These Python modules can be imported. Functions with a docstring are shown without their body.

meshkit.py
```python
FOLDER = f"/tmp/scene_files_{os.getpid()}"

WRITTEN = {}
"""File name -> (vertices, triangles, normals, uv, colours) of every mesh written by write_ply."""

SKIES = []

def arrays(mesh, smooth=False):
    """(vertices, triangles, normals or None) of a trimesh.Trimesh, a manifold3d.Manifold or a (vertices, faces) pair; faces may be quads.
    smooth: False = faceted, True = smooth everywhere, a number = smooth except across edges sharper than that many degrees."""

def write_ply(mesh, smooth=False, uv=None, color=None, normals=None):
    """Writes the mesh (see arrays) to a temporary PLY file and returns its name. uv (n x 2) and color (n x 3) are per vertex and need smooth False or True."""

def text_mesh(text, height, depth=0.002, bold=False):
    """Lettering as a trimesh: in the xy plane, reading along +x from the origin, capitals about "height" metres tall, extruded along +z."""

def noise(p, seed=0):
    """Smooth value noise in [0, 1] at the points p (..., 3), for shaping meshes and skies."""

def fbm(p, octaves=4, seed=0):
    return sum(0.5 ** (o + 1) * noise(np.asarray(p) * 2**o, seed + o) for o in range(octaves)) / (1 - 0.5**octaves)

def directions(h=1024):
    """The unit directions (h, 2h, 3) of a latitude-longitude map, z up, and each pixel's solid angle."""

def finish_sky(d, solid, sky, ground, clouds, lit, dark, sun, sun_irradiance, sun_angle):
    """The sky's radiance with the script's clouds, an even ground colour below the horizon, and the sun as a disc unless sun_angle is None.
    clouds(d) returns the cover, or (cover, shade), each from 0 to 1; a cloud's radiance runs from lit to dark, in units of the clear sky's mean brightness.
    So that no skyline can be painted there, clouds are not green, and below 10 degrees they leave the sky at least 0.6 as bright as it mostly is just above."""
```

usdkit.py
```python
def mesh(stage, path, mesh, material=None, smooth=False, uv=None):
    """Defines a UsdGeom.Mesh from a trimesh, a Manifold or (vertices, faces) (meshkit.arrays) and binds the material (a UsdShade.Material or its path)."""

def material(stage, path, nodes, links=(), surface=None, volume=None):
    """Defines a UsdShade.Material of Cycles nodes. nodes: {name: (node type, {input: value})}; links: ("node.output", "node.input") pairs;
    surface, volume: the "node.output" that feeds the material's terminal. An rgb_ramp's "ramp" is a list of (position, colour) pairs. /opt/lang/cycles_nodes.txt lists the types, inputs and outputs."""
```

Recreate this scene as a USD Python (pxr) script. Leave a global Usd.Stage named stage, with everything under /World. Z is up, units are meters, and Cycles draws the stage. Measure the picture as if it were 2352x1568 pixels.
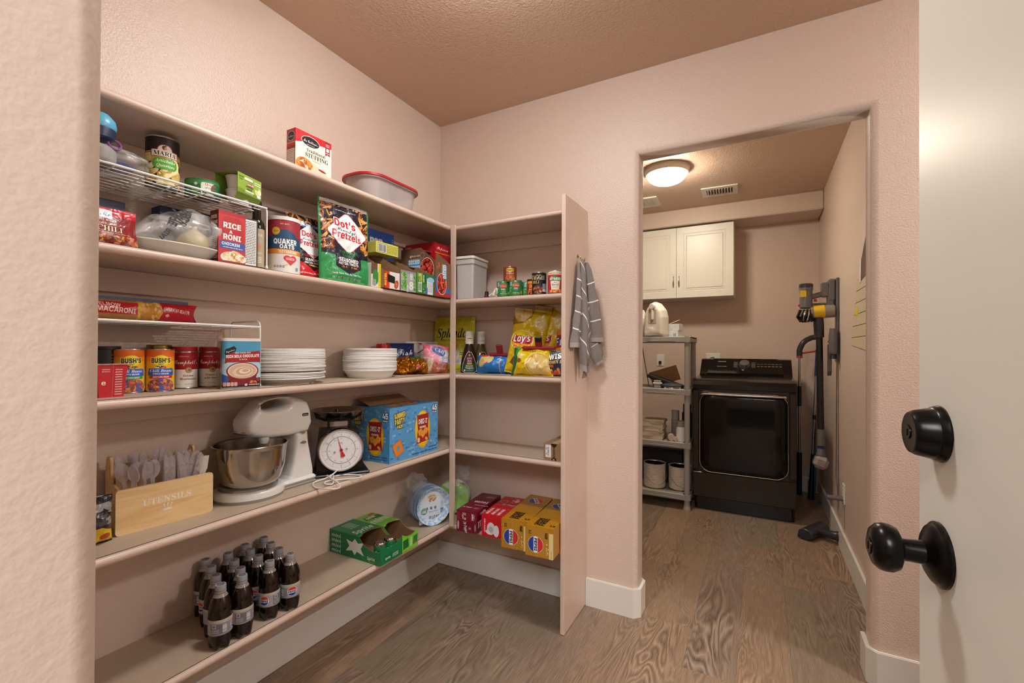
import math, random, glob
import numpy as np, trimesh, shapely, usdkit
from shapely import affinity
from shapely.geometry import Polygon, box as sbox, Point, LineString
from PIL import Image, ImageDraw, ImageFont
from pxr import Usd, UsdGeom, UsdShade, UsdLux, Sdf, Gf, Vt
random.seed(7); np.random.seed(7)
stage = Usd.Stage.CreateInMemory()
UsdGeom.SetStageUpAxis(stage, UsdGeom.Tokens.z); UsdGeom.SetStageMetersPerUnit(stage, 1.0)
UsdGeom.Xform.Define(stage, '/World'); UsdGeom.Scope.Define(stage, '/World/Looks')
PI = math.pi

# ---------------------------------------------------------------- camera
F_PX, YAW, PITCH, ROLL, SHIFT = 1041.68, 28.602, 0.3524, 0.2584, 11.4
CAM = np.array([1.5801, -2.0429, 1.1908])
a_, p_, r_ = map(math.radians, (YAW, PITCH, ROLL))
fw = np.array([-math.sin(a_)*math.cos(p_), math.cos(a_)*math.cos(p_), math.sin(p_)])
rt = np.array([math.cos(a_), math.sin(a_), 0.0]); up = np.cross(rt, fw)
rt2 = rt*math.cos(r_)+up*math.sin(r_); up2 = -rt*math.sin(r_)+up*math.cos(r_)
cam = UsdGeom.Camera.Define(stage, '/World/Camera')
cam.CreateHorizontalApertureAttr(36.0); cam.CreateVerticalApertureAttr(24.0)
cam.CreateFocalLengthAttr(F_PX/2352*36); cam.CreateVerticalApertureOffsetAttr(SHIFT/2352*36)
cam.CreateClippingRangeAttr(Gf.Vec2f(0.02, 60))
cam.AddTransformOp().Set(Gf.Matrix4d(*rt2, 0, *up2, 0, *(-fw), 0, *CAM, 1))
cam.CreateExposureAttr(1.4)
PANTRY_E, HALL_E, LAUNDRY_E, KITCHEN_I = 34.0, 66.0, 40.0, 9.0  # pantry, hall and kitchen lamps are out of view; the laundry lamp is in frame
PANTRY_C, LAUNDRY_C, KITCHEN_C = (.97, .985, 1), (1, .90, .74), (.97, .985, 1)
# unseen ceiling panel behind the camera, placed to light the left jamb and shelves
kl = UsdLux.RectLight.Define(stage, '/World/kitchen_lamp')
kl.CreateWidthAttr(1.2); kl.CreateHeightAttr(1.2); kl.CreateIntensityAttr(KITCHEN_I); kl.CreateColorAttr(Gf.Vec3f(*KITCHEN_C))
kl.AddTranslateOp().Set(Gf.Vec3d(1.9, -3.2, 2.42))

# ---------------------------------------------------------------- helpers
def lin(c):
    if isinstance(c, str):
        c = c.lstrip('#'); c = [int(c[i:i+2], 16)/255 for i in (0, 2, 4)]
    return tuple(((x/12.92) if x <= .04045 else ((x+.055)/1.055)**2.4) for x in c)
names = {}
def numbered(path):
    n = names.get(path, 0); names[path] = n+1
    return path if n == 0 else f'{path}_{n:03d}'
def P_(parent): return '/World' if parent is None else str(parent.GetPath())
def tag(o, label=None, cat=None, group=None, kind=None):
    for k, v in (('label', label), ('category', cat), ('group', group), ('kind', kind)):
        if v: o.SetCustomDataByKey(k, v)
    return o
def thing(name, label, cat, loc=(0, 0, 0), rz=0, group=None, rx=0, ry=0, kind=None):
    x = UsdGeom.Xform.Define(stage, numbered('/World/'+name)); x.AddTranslateOp().Set(Gf.Vec3d(*map(float, loc)))
    if rz: x.AddRotateZOp().Set(float(rz))
    if ry: x.AddRotateYOp().Set(float(ry))
    if rx: x.AddRotateXOp().Set(float(rx))
    return tag(x.GetPrim(), label, cat, group, kind)
def dup(root, loc, rz=0, label=None, rx=0, ry=0, group=None):
    d = root.GetCustomData(); base = root.GetName().rstrip('0123456789').rstrip('_')
    r = thing(base, label or d['label'], d['category'], loc, rz, group or d.get('group'), rx, ry)
    r.GetReferences().AddInternalReference(root.GetPath()); r.SetInstanceable(True)
    return r
def fa(mesh):
    if hasattr(mesh, 'to_mesh'):
        m = mesh.to_mesh(); return np.array(m.vert_properties[:, :3]), np.array(m.tri_verts)
    if isinstance(mesh, tuple): return np.asarray(mesh[0], float), np.asarray(mesh[1], int)
    return np.array(mesh.vertices), np.array(mesh.faces)
def obj(name, mesh, mat, parent=None, smooth=35, label=None):
    path = numbered(P_(parent)+'/'+name)
    m = usdkit.mesh(stage, path, mesh, M(mat) if isinstance(mat, str) else mat, smooth=smooth)
    if label: m.GetPrim().SetCustomDataByKey('label', label)
    return m.GetPrim()
def struct(name, mesh, mat, parent=None, smooth=30, label=None, cat=None):
    o = obj(name, mesh, mat, parent, smooth, label)
    if parent is None: tag(o, label, cat, None, 'structure')
    return o
def T(mesh, x=0, y=0, z=0):
    m = mesh.copy(); m.apply_translation((x, y, z)); return m
def Rm(mesh, ang, axis, pt=(0, 0, 0)):
    m = mesh.copy(); m.apply_transform(trimesh.transformations.rotation_matrix(math.radians(ang), axis, pt)); return m
def cat(*ms): return trimesh.util.concatenate([m for q in ms for m in (q if isinstance(q, list) else [q])])
def B(x0, x1, y0, y1, z0, z1, b=0.0):
    if b <= 0:
        m = trimesh.creation.box((x1-x0, y1-y0, z1-z0)); m.apply_translation(((x0+x1)/2, (y0+y1)/2, (z0+z1)/2)); return m
    b = min(b, (x1-x0)*.49, (y1-y0)*.49, (z1-z0)*.49); pts = []
    for x, sx in ((x0, 1), (x1, -1)):
        for y, sy in ((y0, 1), (y1, -1)):
            for z, sz in ((z0, 1), (z1, -1)):
                pts += [(x, y+sy*b, z+sz*b), (x+sx*b, y, z+sz*b), (x+sx*b, y+sy*b, z)]
    return trimesh.convex.convex_hull(np.array(pts))
def lathe(prof, n=32):
    """profile of (radius, height) from the bottom up, closed at the axis by the caller"""
    V, F = [], []; k = len(prof)
    for i in range(n):
        a = 2*PI*i/n
        V += [(r*math.cos(a), r*math.sin(a), z) for r, z in prof]
    for i in range(n):
        j = (i+1) % n
        for q in range(k-1):
            a, b, c, d = i*k+q, j*k+q, j*k+q+1, i*k+q+1
            if prof[q][0] > 1e-9: F.append((a, b, c))
            if prof[q+1][0] > 1e-9: F.append((a, c, d))
    m = trimesh.Trimesh(V, F, process=False); m.merge_vertices(); return m
def tube(pts, r, n=8, closed=False, cap=True):
    pts = np.asarray(pts, float); k = len(pts); rr = np.broadcast_to(np.asarray(r, float), (k,))
    tg = np.gradient(pts, axis=0) if not closed else np.roll(pts, -1, 0)-np.roll(pts, 1, 0)
    tg /= np.maximum(np.linalg.norm(tg, axis=1, keepdims=True), 1e-12)
    u = np.cross(tg[0], (0, 0, 1.0)); u = u if np.linalg.norm(u) > 1e-3 else np.cross(tg[0], (1.0, 0, 0)); u /= np.linalg.norm(u)
    V, F = [], []
    for i in range(k):
        u = u-tg[i]*np.dot(u, tg[i]); u /= max(np.linalg.norm(u), 1e-12); w = np.cross(tg[i], u)
        for j in range(n):
            a = 2*PI*j/n; V.append(pts[i]+rr[i]*(math.cos(a)*u+math.sin(a)*w))
    for i in range(k if closed else k-1):
        for j in range(n):
            a, b = i*n+j, i*n+(j+1) % n; c, d = ((i+1) % k)*n+(j+1) % n, ((i+1) % k)*n+j
            F += [(a, b, c), (a, c, d)]
    if cap and not closed:
        V += [pts[0], pts[-1]]; c0, c1 = len(V)-2, len(V)-1
        for j in range(n):
            F += [(c0, (j+1) % n, j), (c1, (k-1)*n+j, (k-1)*n+(j+1) % n)]
    return trimesh.Trimesh(V, F, process=False)
def spline(pts, n=8):
    """Catmull-Rom through the points"""
    p = np.asarray(pts, float); p = np.vstack([2*p[0]-p[1], p, 2*p[-1]-p[-2]]); out = []
    for i in range(1, len(p)-2):
        for t in np.linspace(0, 1, n, endpoint=False):
            out.append(.5*((2*p[i])+(-p[i-1]+p[i+1])*t+(2*p[i-1]-5*p[i]+4*p[i+1]-p[i+2])*t*t+(-p[i-1]+3*p[i]-3*p[i+1]+p[i+2])*t**3))
    return np.array(out+[p[-2]])
def ext(poly, d, axis='z', at=0.0):
    """extrude a shapely polygon by d; axis y: polygon in xz; axis x: polygon in yz"""
    m = cat([trimesh.creation.extrude_polygon(g, d, engine='earcut') for g in getattr(poly, 'geoms', [poly])])
    v = np.array(m.vertices); f = np.array(m.faces)
    if axis == 'y': v = np.c_[v[:, 0], v[:, 2]+at, v[:, 1]]; f = f[:, ::-1]
    elif axis == 'x': v = np.c_[v[:, 2]+at, v[:, 0], v[:, 1]]
    else: v[:, 2] += at
    return trimesh.Trimesh(v, f, process=False)
def rrect(x0, y0, x1, y1, r, q=5): return sbox(x0+r, y0+r, x1-r, y1-r).buffer(r, quad_segs=q) if r > 0 else sbox(x0, y0, x1, y1)
def ell(cx, cy, rx, ry, rot=0, n=28):
    t = np.linspace(0, 2*PI, n, endpoint=False); p = Polygon(np.c_[cx+rx*np.cos(t), cy+ry*np.sin(t)])
    return affinity.rotate(p, rot, origin=(cx, cy)) if rot else p
def nz(p, seed=0):
    import meshkit
    return meshkit.noise(np.asarray(p, float), seed)

# ---------------------------------------------------------------- materials
MATS = {}
def M(name):
    if name not in MATS: MATS[name] = DEFS[name](name)
    return MATS[name]
def simple(col, rough=.5, metal=0., **kw):
    def make(name):
        c = lin(col)
        return usdkit.material(stage, '/World/Looks/'+name, {'p': ('principled_bsdf', dict(base_color=c, roughness=rough, metallic=metal, **kw))}, surface='p.BSDF')
    return make
def bumpy(col, col2, rough=.5, scale=60., dist=.002, strength=.5, detail=3., mixscale=None, stretch=(1, 1, 1), lo=.35, hi=.65, **kw):
    """two tones by noise, with a noise bump"""
    def make(name):
        return usdkit.material(stage, '/World/Looks/'+name, {
            't': ('texture_coordinate', {}), 'mp': ('mapping', {'scale': stretch}),
            'n': ('noise_texture', {'scale': scale, 'detail': detail}), 'n2': ('noise_texture', {'scale': mixscale or scale, 'detail': 4.}),
            'r': ('rgb_ramp', {'ramp': [(lo, lin(col)), (hi, lin(col2))]}), 'b': ('bump', {'strength': strength, 'distance': dist}),
            'p': ('principled_bsdf', dict(roughness=rough, **kw))},
            [('t.object', 'mp.vector'), ('mp.vector', 'n.vector'), ('mp.vector', 'n2.vector'), ('n2.fac', 'r.fac'), ('r.color', 'p.base_color'), ('n.fac', 'b.height'), ('b.normal', 'p.normal')], surface='p.BSDF')
    return make
def art_mat(rough, metal=0., bump=0., **kw):
    def make(name):
        nodes = {'a': ('attribute', {'attribute': 'col'}), 'p': ('principled_bsdf', dict(roughness=rough, metallic=metal, **kw))}
        links = [('a.color', 'p.base_color')]
        if bump:
            nodes |= {'t': ('texture_coordinate', {}), 'n': ('noise_texture', {'scale': 38., 'detail': 2., 'distortion': 1.2}), 'b': ('bump', {'strength': bump, 'distance': .006})}
            links += [('t.object', 'n.vector'), ('n.fac', 'b.height'), ('b.normal', 'p.normal')]
        return usdkit.material(stage, '/World/Looks/'+name, nodes, links, surface='p.BSDF')
    return make
def film(col, lo=.12, rough=.12, tint=(1, 1, 1), scale=30., hi=.55):
    """thin clear film: mostly see-through, with a cloudy glossy share"""
    def make(name):
        return usdkit.material(stage, '/World/Looks/'+name, {
            'tr': ('transparent_bsdf', {'color': tint}), 'g': ('principled_bsdf', {'base_color': lin(col), 'roughness': rough}),
            't': ('texture_coordinate', {}), 'n': ('noise_texture', {'scale': scale, 'detail': 4., 'distortion': 1.5}), 'm': ('map_range', {'from_min': .35, 'from_max': .7, 'to_min': lo, 'to_max': hi}),
            'b': ('bump', {'strength': .6, 'distance': .004}), 'x': ('mix_closure', {})},
            [('t.object', 'n.vector'), ('n.fac', 'm.value'), ('n.fac', 'b.height'), ('b.normal', 'g.normal'), ('m.result', 'x.fac'), ('tr.BSDF', 'x.closure1'), ('g.BSDF', 'x.closure2')], surface='x.closure')
    return make
def paint(col, rough=.38, scale=170., dist=.0008, strength=.45):
    def make(name):
        return usdkit.material(stage, '/World/Looks/'+name, {
            'g': ('geometry', {}), 'n': ('noise_texture', {'scale': scale, 'detail': 2.5, 'roughness': .55}), 'mr': ('map_range', {'from_min': .42, 'from_max': .62}),
            'b': ('bump', {'strength': strength, 'distance': dist}), 'p': ('principled_bsdf', {'base_color': lin(col), 'roughness': rough})},
            [('g.position', 'n.vector'), ('n.fac', 'mr.value'), ('mr.result', 'b.height'), ('b.normal', 'p.normal')], surface='p.BSDF')
    return make
def emit(col, e):
    def make(name):
        return usdkit.material(stage, '/World/Looks/'+name, {'e': ('emission', {'color': col, 'strength': e})}, surface='e.emission')
    return make
def plank_mat(i):
    pal = [('#4f3b2c', '#866e58', '#b0967b'), ('#4a3a2e', '#806c5a', '#aa947e'), ('#553f2d', '#8d725a', '#b89c7f'), ('#4c3d32', '#7d6c58', '#a4917b')][i]
    def make(name):
        return usdkit.material(stage, '/World/Looks/'+name, {
            'g': ('geometry', {}), 'o': ('object_info', {}), 'mu': ('math', {'math_type': 'multiply', 'value2': 37.}), 'cx': ('combine_xyz', {}),
            'ad': ('vector_math', {'math_type': 'add'}), 'mp': ('mapping', {'scale': (9., 1.6, 1.)}), 'mf': ('mapping', {'scale': (330., 12., 1.)}), 'mb': ('mapping', {'scale': (7., 1.1, 1.)}),
            'n': ('noise_texture', {'scale': 1., 'detail': 2.2, 'roughness': .42, 'distortion': .9}), 'k': ('math', {'math_type': 'multiply', 'value2': 30.}), 'fr': ('math', {'math_type': 'pingpong', 'value2': 1.}),
            'f': ('noise_texture', {'scale': 1., 'detail': 3.}), 'big': ('noise_texture', {'scale': 1., 'detail': 2.5, 'distortion': .4}),
            'mask': ('map_range', {'from_min': .44, 'from_max': .60}), 'ring': ('math', {'math_type': 'multiply'}),
            's1': ('math', {'math_type': 'multiply_add', 'value2': .34, 'value3': -.62}), 's2': ('math', {'math_type': 'multiply_add', 'value2': .62}), 's3': ('math', {'math_type': 'multiply_add', 'value2': -1.25}), 'sub': ('math', {'math_type': 'add', 'value2': 1.42}),
            'r': ('rgb_ramp', {'ramp': [(.10, lin(pal[0])), (.50, lin(pal[1])), (.92, lin(pal[2]))]}),
            'b': ('bump', {'strength': .25, 'distance': .0008}), 'p': ('principled_bsdf', {'roughness': .40})},
            [('o.random', 'mu.value1'), ('mu.value', 'cx.x'), ('mu.value', 'cx.y'), ('g.position', 'ad.vector1'), ('cx.vector', 'ad.vector2'),
             ('ad.vector', 'mp.vector'), ('ad.vector', 'mf.vector'), ('ad.vector', 'mb.vector'), ('mp.vector', 'n.vector'), ('n.fac', 'k.value1'), ('k.value', 'fr.value1'),
             ('mf.vector', 'f.vector'), ('mb.vector', 'big.vector'), ('big.fac', 'mask.value'), ('fr.value', 'ring.value1'), ('mask.result', 'ring.value2'),
             ('ring.value', 's1.value1'), ('f.fac', 's2.value1'), ('s1.value', 's2.value3'), ('big.fac', 's3.value1'), ('s2.value', 's3.value3'), ('s3.value', 'sub.value1'), ('sub.value', 'r.fac'), ('r.color', 'p.base_color'),
             ('f.fac', 'b.height'), ('b.normal', 'p.normal')], surface='p.BSDF')
    return make
def wood_mat(c1, c2, rough=.5, scale=(3., 40., 40.)):
    def make(name):
        return usdkit.material(stage, '/World/Looks/'+name, {
            't': ('texture_coordinate', {}), 'mp': ('mapping', {'scale': scale}), 'n': ('noise_texture', {'scale': 1., 'detail': 3., 'distortion': .6}),
            'k': ('math', {'math_type': 'multiply', 'value2': 6.}), 'f': ('math', {'math_type': 'pingpong', 'value2': 1.}),
            'r': ('rgb_ramp', {'ramp': [(0., lin(c1)), (1., lin(c2))]}), 'p': ('principled_bsdf', {'roughness': rough})},
            [('t.object', 'mp.vector'), ('mp.vector', 'n.vector'), ('n.fac', 'k.value1'), ('k.value', 'f.value1'), ('f.value', 'r.fac'), ('r.color', 'p.base_color')], surface='p.BSDF')
    return make
WALL = '#d3bdad'
DEFS = dict(
    wall_paint=paint(WALL), ceiling_paint=paint('#ccae97', .45, 110., .0014, .5), shelf_paint=bumpy(WALL, '#ceb3a1', .36, 55., .0006, .3, mixscale=5.), jamb_paint=paint(WALL, .4, 130., .0003, .3),
    cleat_paint=simple(WALL, .45), liner=bumpy('#b3a08a', '#bba892', .6, 1., .0004, .4, stretch=(700, 20, 20)), liner_edge=simple('#4a3a2c', .8),
    trim_white=simple('#ddd8ce', .4), door_paint=bumpy('#e2ddd0', '#dfd9cb', .38, 20., .001, .12, mixscale=2.), bronze=simple('#1c1a19', .26, .75), bronze_dark=simple('#0c0b0b', .4, .5),
    floor_base=simple('#3c2f25', .8), plank_a=plank_mat(0), plank_b=plank_mat(1), plank_c=plank_mat(2), plank_d=plank_mat(3), kitchen_wall=simple('#d3c0ae', .6),
    white_wire=simple('#e9e7e2', .35), white_plastic=simple('#e6e3dc', .32), white_gloss=simple('#e4e3de', .16, coat_weight=.4), grey_plastic=simple('#9b9892', .45), chrome=simple('#c9c6c0', .12, 1.), steel=simple('#b8b4ae', .16, 1.), tin=simple('#c3c0b9', .22, 1.), gold_tin=simple('#8d7a3e', .28, 1.),
    brushed=simple('#a6a6a4', .3, .9), black_plastic=simple('#131211', .4), black_gloss=simple('#0b0b0b', .08, coat_weight=.6), black_metal=simple('#171513', .3, .3), dark_steel=simple('#2e2b28', .28, .7), red_plastic=simple('#b5131c', .35), dark_red=simple('#8d1420', .38),
    art_paper=art_mat(.5), art_card=art_mat(.38), art_gloss=art_mat(.2), art_foil=art_mat(.26, bump=.35), art_foil2=art_mat(.3, .0, .25), art_gold=art_mat(.14, .8, .9),
    cardboard=bumpy('#9a7653', '#8d6a48', .8, 90., .0006, .3, mixscale=12.), paper_white=bumpy('#e8e6e1', '#e2dfd8', .75, 240., .0006, .5),
    cola=simple('#180a05', .05, specular_ior_level=.6), cola_clear=simple('#a7a098', .03, transmission_weight=.9, ior=1.33), cap_grey=simple('#9b9ba1', .4), clear=simple('#f4f2f0', .04, transmission_weight=1., ior=1.45), clear_thin=film('#f0ece6', .1, .1, hi=.42), bag_film=film('#e6e2dc', .12, .16, hi=.62, scale=16.), wrap_film=film('#eef0f2', .04, .1, hi=.3, scale=22.),
    frosted=simple('#dcdad6', .25, transmission_weight=.6, ior=1.2), frosted_tub=film('#d9d6d0', .62, .22, hi=.75, scale=3.), onion=bumpy('#e9dcb0', '#d9c88e', .4, 30., .001, .3, stretch=(1, 1, .1)), bean=simple('#a2603c', .4),
    pine=wood_mat('#d9b077', '#e7c893', .5, (3., 40., 26.)), pine_edge=simple('#caa067', .5), glass_bottle=simple('#1d1a0c', .06), oil_label=simple('#b6a48a', .6),
    towel=bumpy('#6f6762', '#8b827b', .9, 900., .0012, .8, mixscale=500.), towel_stripe=simple('#e2e2e0', .85), brass=simple('#b48f4e', .25, 1.),
    cab_white=simple('#e2ddd0', .35), lamp_trim=simple('#e7e0d2', .4), vac_grey=simple('#6d6a6a', .35, .3), vac_dark=simple('#37353a', .3, .2), vac_purple=simple('#3d3553', .3, .3), vac_yellow=simple('#e0b81c', .5), vac_clear=simple('#8f857d', .15, .1, coat_weight=.5), pole_silver=simple('#b9bcbf', .25, .9), pole_red=simple('#b0323a', .45), teal=simple('#2a93a5', .4), navy=simple('#2a2a66', .4), vac_red=simple('#c01a1f', .4),
    cream_jug=simple('#ddd6c8', .4), rag=bumpy('#c9bba6', '#b5a58e', .95, 160., .002, .6), paint_label=bumpy('#b9b0a0', '#d8d0c2', .6, 60., .0004, .2, stretch=(.4, .4, 3.)), black_paper=simple('#1d1a19', .6),
    unseen_pantry_bulb=emit(PANTRY_C, PANTRY_E), unseen_hall_bulb=emit(PANTRY_C, HALL_E), laundry_bulb=emit(LAUNDRY_C, LAUNDRY_E), vent_dark=simple('#2c221a', .9), vent_white=simple('#dcd4c6', .5), outlet_dark=simple('#3b3631', .5))

# ---------------------------------------------------------------- printed artwork: flat coloured shapes laid on a surface
FD = glob.glob('/opt/blender-*/*/datafiles/fonts/')[0]
_fonts, _gl = {}, {}
def font(kind, wt):
    if (kind, wt) not in _fonts:
        if kind == 'sans':
            f = ImageFont.truetype(FD+'Inter.woff2', 64); f.set_variation_by_axes([20, wt])
        else:
            f = ImageFont.truetype(glob.glob(FD+'NotoSansMath*')[0], 64)
        _fonts[kind, wt] = f
    return _fonts[kind, wt]
MAPS = {'serif': (0x1d400, 0x1d41a, 0x1d7ce), 'serifi': (0x1d468, 0x1d482, 0x1d7ce), 'script': (0x1d4d0, 0x1d4ea, None), 'sansi': (0x1d63c, 0x1d656, 0x1d7ec), 'round': (0x1d5d4, 0x1d5ee, 0x1d7ec)}
def glyphs(s, kind='sans', wt=700):
    """lettering as a shapely shape, capitals 1 high, starting at the origin"""
    key = (s, kind, wt)
    if key in _gl: return _gl[key]
    t = s
    if kind in MAPS:
        u, l, d = MAPS[kind]
        t = ''.join(chr(u+ord(c)-65) if 'A' <= c <= 'Z' else chr(l+ord(c)-97) if 'a' <= c <= 'z' else chr(d+ord(c)-48) if d and c.isdigit() else c for c in s)
    f = font(kind if kind == 'sans' else 'math', wt); x0, y0, x1, y1 = f.getbbox(t, anchor='ls')
    im = Image.new('L', (x1-x0+8, y1-y0+8)); ImageDraw.Draw(im).text((4-x0, 4-y0), t, 255, f, anchor='ls')
    on = np.pad(np.asarray(im) > 127, ((0, 0), (1, 1))).astype(np.int8); d = np.diff(on, axis=1)
    rows, st = np.nonzero(d == 1); en = np.nonzero(d == -1)[1]
    g = shapely.union_all(shapely.box(st, -rows-1, en, -rows)).buffer(.6).buffer(-.6).simplify(.75)
    s_ = 1/46.5; g = affinity.affine_transform(g, [s_, 0, 0, s_, 0, (4-y0)*s_])
    b = g.bounds; _gl[key] = affinity.translate(g, -b[0], 0); return _gl[key]
def arcbend(g, R):
    """bend lettering centred on x = 0 along a circle of radius R (positive: crest up)"""
    def f(p):
        a = p[:, 0]/R; r = R+p[:, 1]; return np.c_[r*np.sin(a), r*np.cos(a)-R]
    return shapely.transform(shapely.segmentize(g, max(abs(R)*.12, .002)), f)
class Art:
    def __init__(s, bg=None, w=0, h=0, x0=None):
        s.L = []; s.w, s.h = w, h; x0 = -w/2 if x0 is None else x0
        if bg: s.add(sbox(x0, 0, x0+w, h), bg)
    def add(s, g, c, step=1.):
        g = g if g.is_valid else g.buffer(0)
        if not g.is_empty: s.L.append((g, lin(c), step))
        return s
    def rect(s, x0, y0, x1, y1, c, r=0.): return s.add(rrect(x0, y0, x1, y1, r), c)
    def ell(s, cx, cy, rx, ry, c, rot=0): return s.add(ell(cx, cy, rx, ry, rot), c)
    def poly(s, pts, c): return s.add(Polygon(pts), c)
    def text(s, t, x, y, h, c, kind='sans', wt=750, w=None, shear=0, rot=0, anchor='m', out=None, ow=.0, arc=None):
        """t centred at x with its baseline at y; h: height of capitals; w: squeeze to this width; out: outline colour"""
        g = affinity.scale(glyphs(t, kind, wt), h, h, origin=(0, 0))
        if shear: g = affinity.skew(g, shear, 0, origin=(0, 0))
        b = g.bounds
        if w: g = affinity.scale(g, w/(b[2]-b[0]), 1, origin=(0, 0)); b = g.bounds
        dx = -(b[0]+b[2])/2 if anchor == 'm' else -b[0] if anchor == 'l' else -b[2]
        g = affinity.translate(g, dx, 0)
        if arc: g = arcbend(g, arc)
        if rot: g = affinity.rotate(g, rot, origin=(0, 0))
        g = affinity.translate(g, x, y)
        if out: s.add(g.buffer(ow or h*.14, quad_segs=2), out)
        return s.add(g, c)
    def lines(s, x0, y0, x1, y1, n, c, frac=.45, seed=1):
        """rows too small to read, as broken strokes"""
        rg = random.Random(seed); gs = []; dy = (y1-y0)/n
        for i in range(n):
            x = x0; y = y1-(i+1)*dy+dy*(1-frac)/2
            while x < x1:
                w = rg.uniform(.06, .2)*(x1-x0); gs.append(sbox(x, y, min(x+w, x1), y+dy*frac)); x += w+(x1-x0)*.025
        return s.add(shapely.union_all(gs), c)
    def bars(s, x0, y0, x1, y1, n=22, c='#1a1a1a', vert=False, seed=3):
        rg = random.Random(seed); gs = []; L = (y1-y0) if vert else (x1-x0); q = 0
        while q < L:
            w = L/n*rg.choice((.4, .7, 1.1))
            gs.append(sbox(x0, y0+q, x1, y0+min(q+w, L)) if vert else sbox(x0+q, y0, x0+min(q+w, L), y1)); q += w+L/n*rg.choice((.4, .6, .9))
        return s.add(shapely.union_all(gs), c)
    def blobs(s, area, n, size, cols, asp=(1., 1.), seed=1, hl=None, k=9, ang=(0, 180)):
        """a printed picture of many small pieces inside the area"""
        rg = random.Random(seed); x0, y0, x1, y1 = area.bounds
        for i in range(n):
            cx, cy, r = rg.uniform(x0, x1), rg.uniform(y0, y1), rg.uniform(*size); a = rg.uniform(*asp); ro = rg.uniform(*ang)
            g = ell(cx, cy, r*a, r, ro, k)
            if not area.covers(g):
                g = g.intersection(area)
                if g.is_empty: continue
            s.add(g, rg.choice(cols), .06)
            if hl and i % 2 == 0:
                q = ell(cx-r*.2, cy+r*.35, r*a*.45, r*.28, ro, 6).intersection(area)
                s.add(q, hl, .06)
        return s
E0, ES = .00022, .00003
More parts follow.
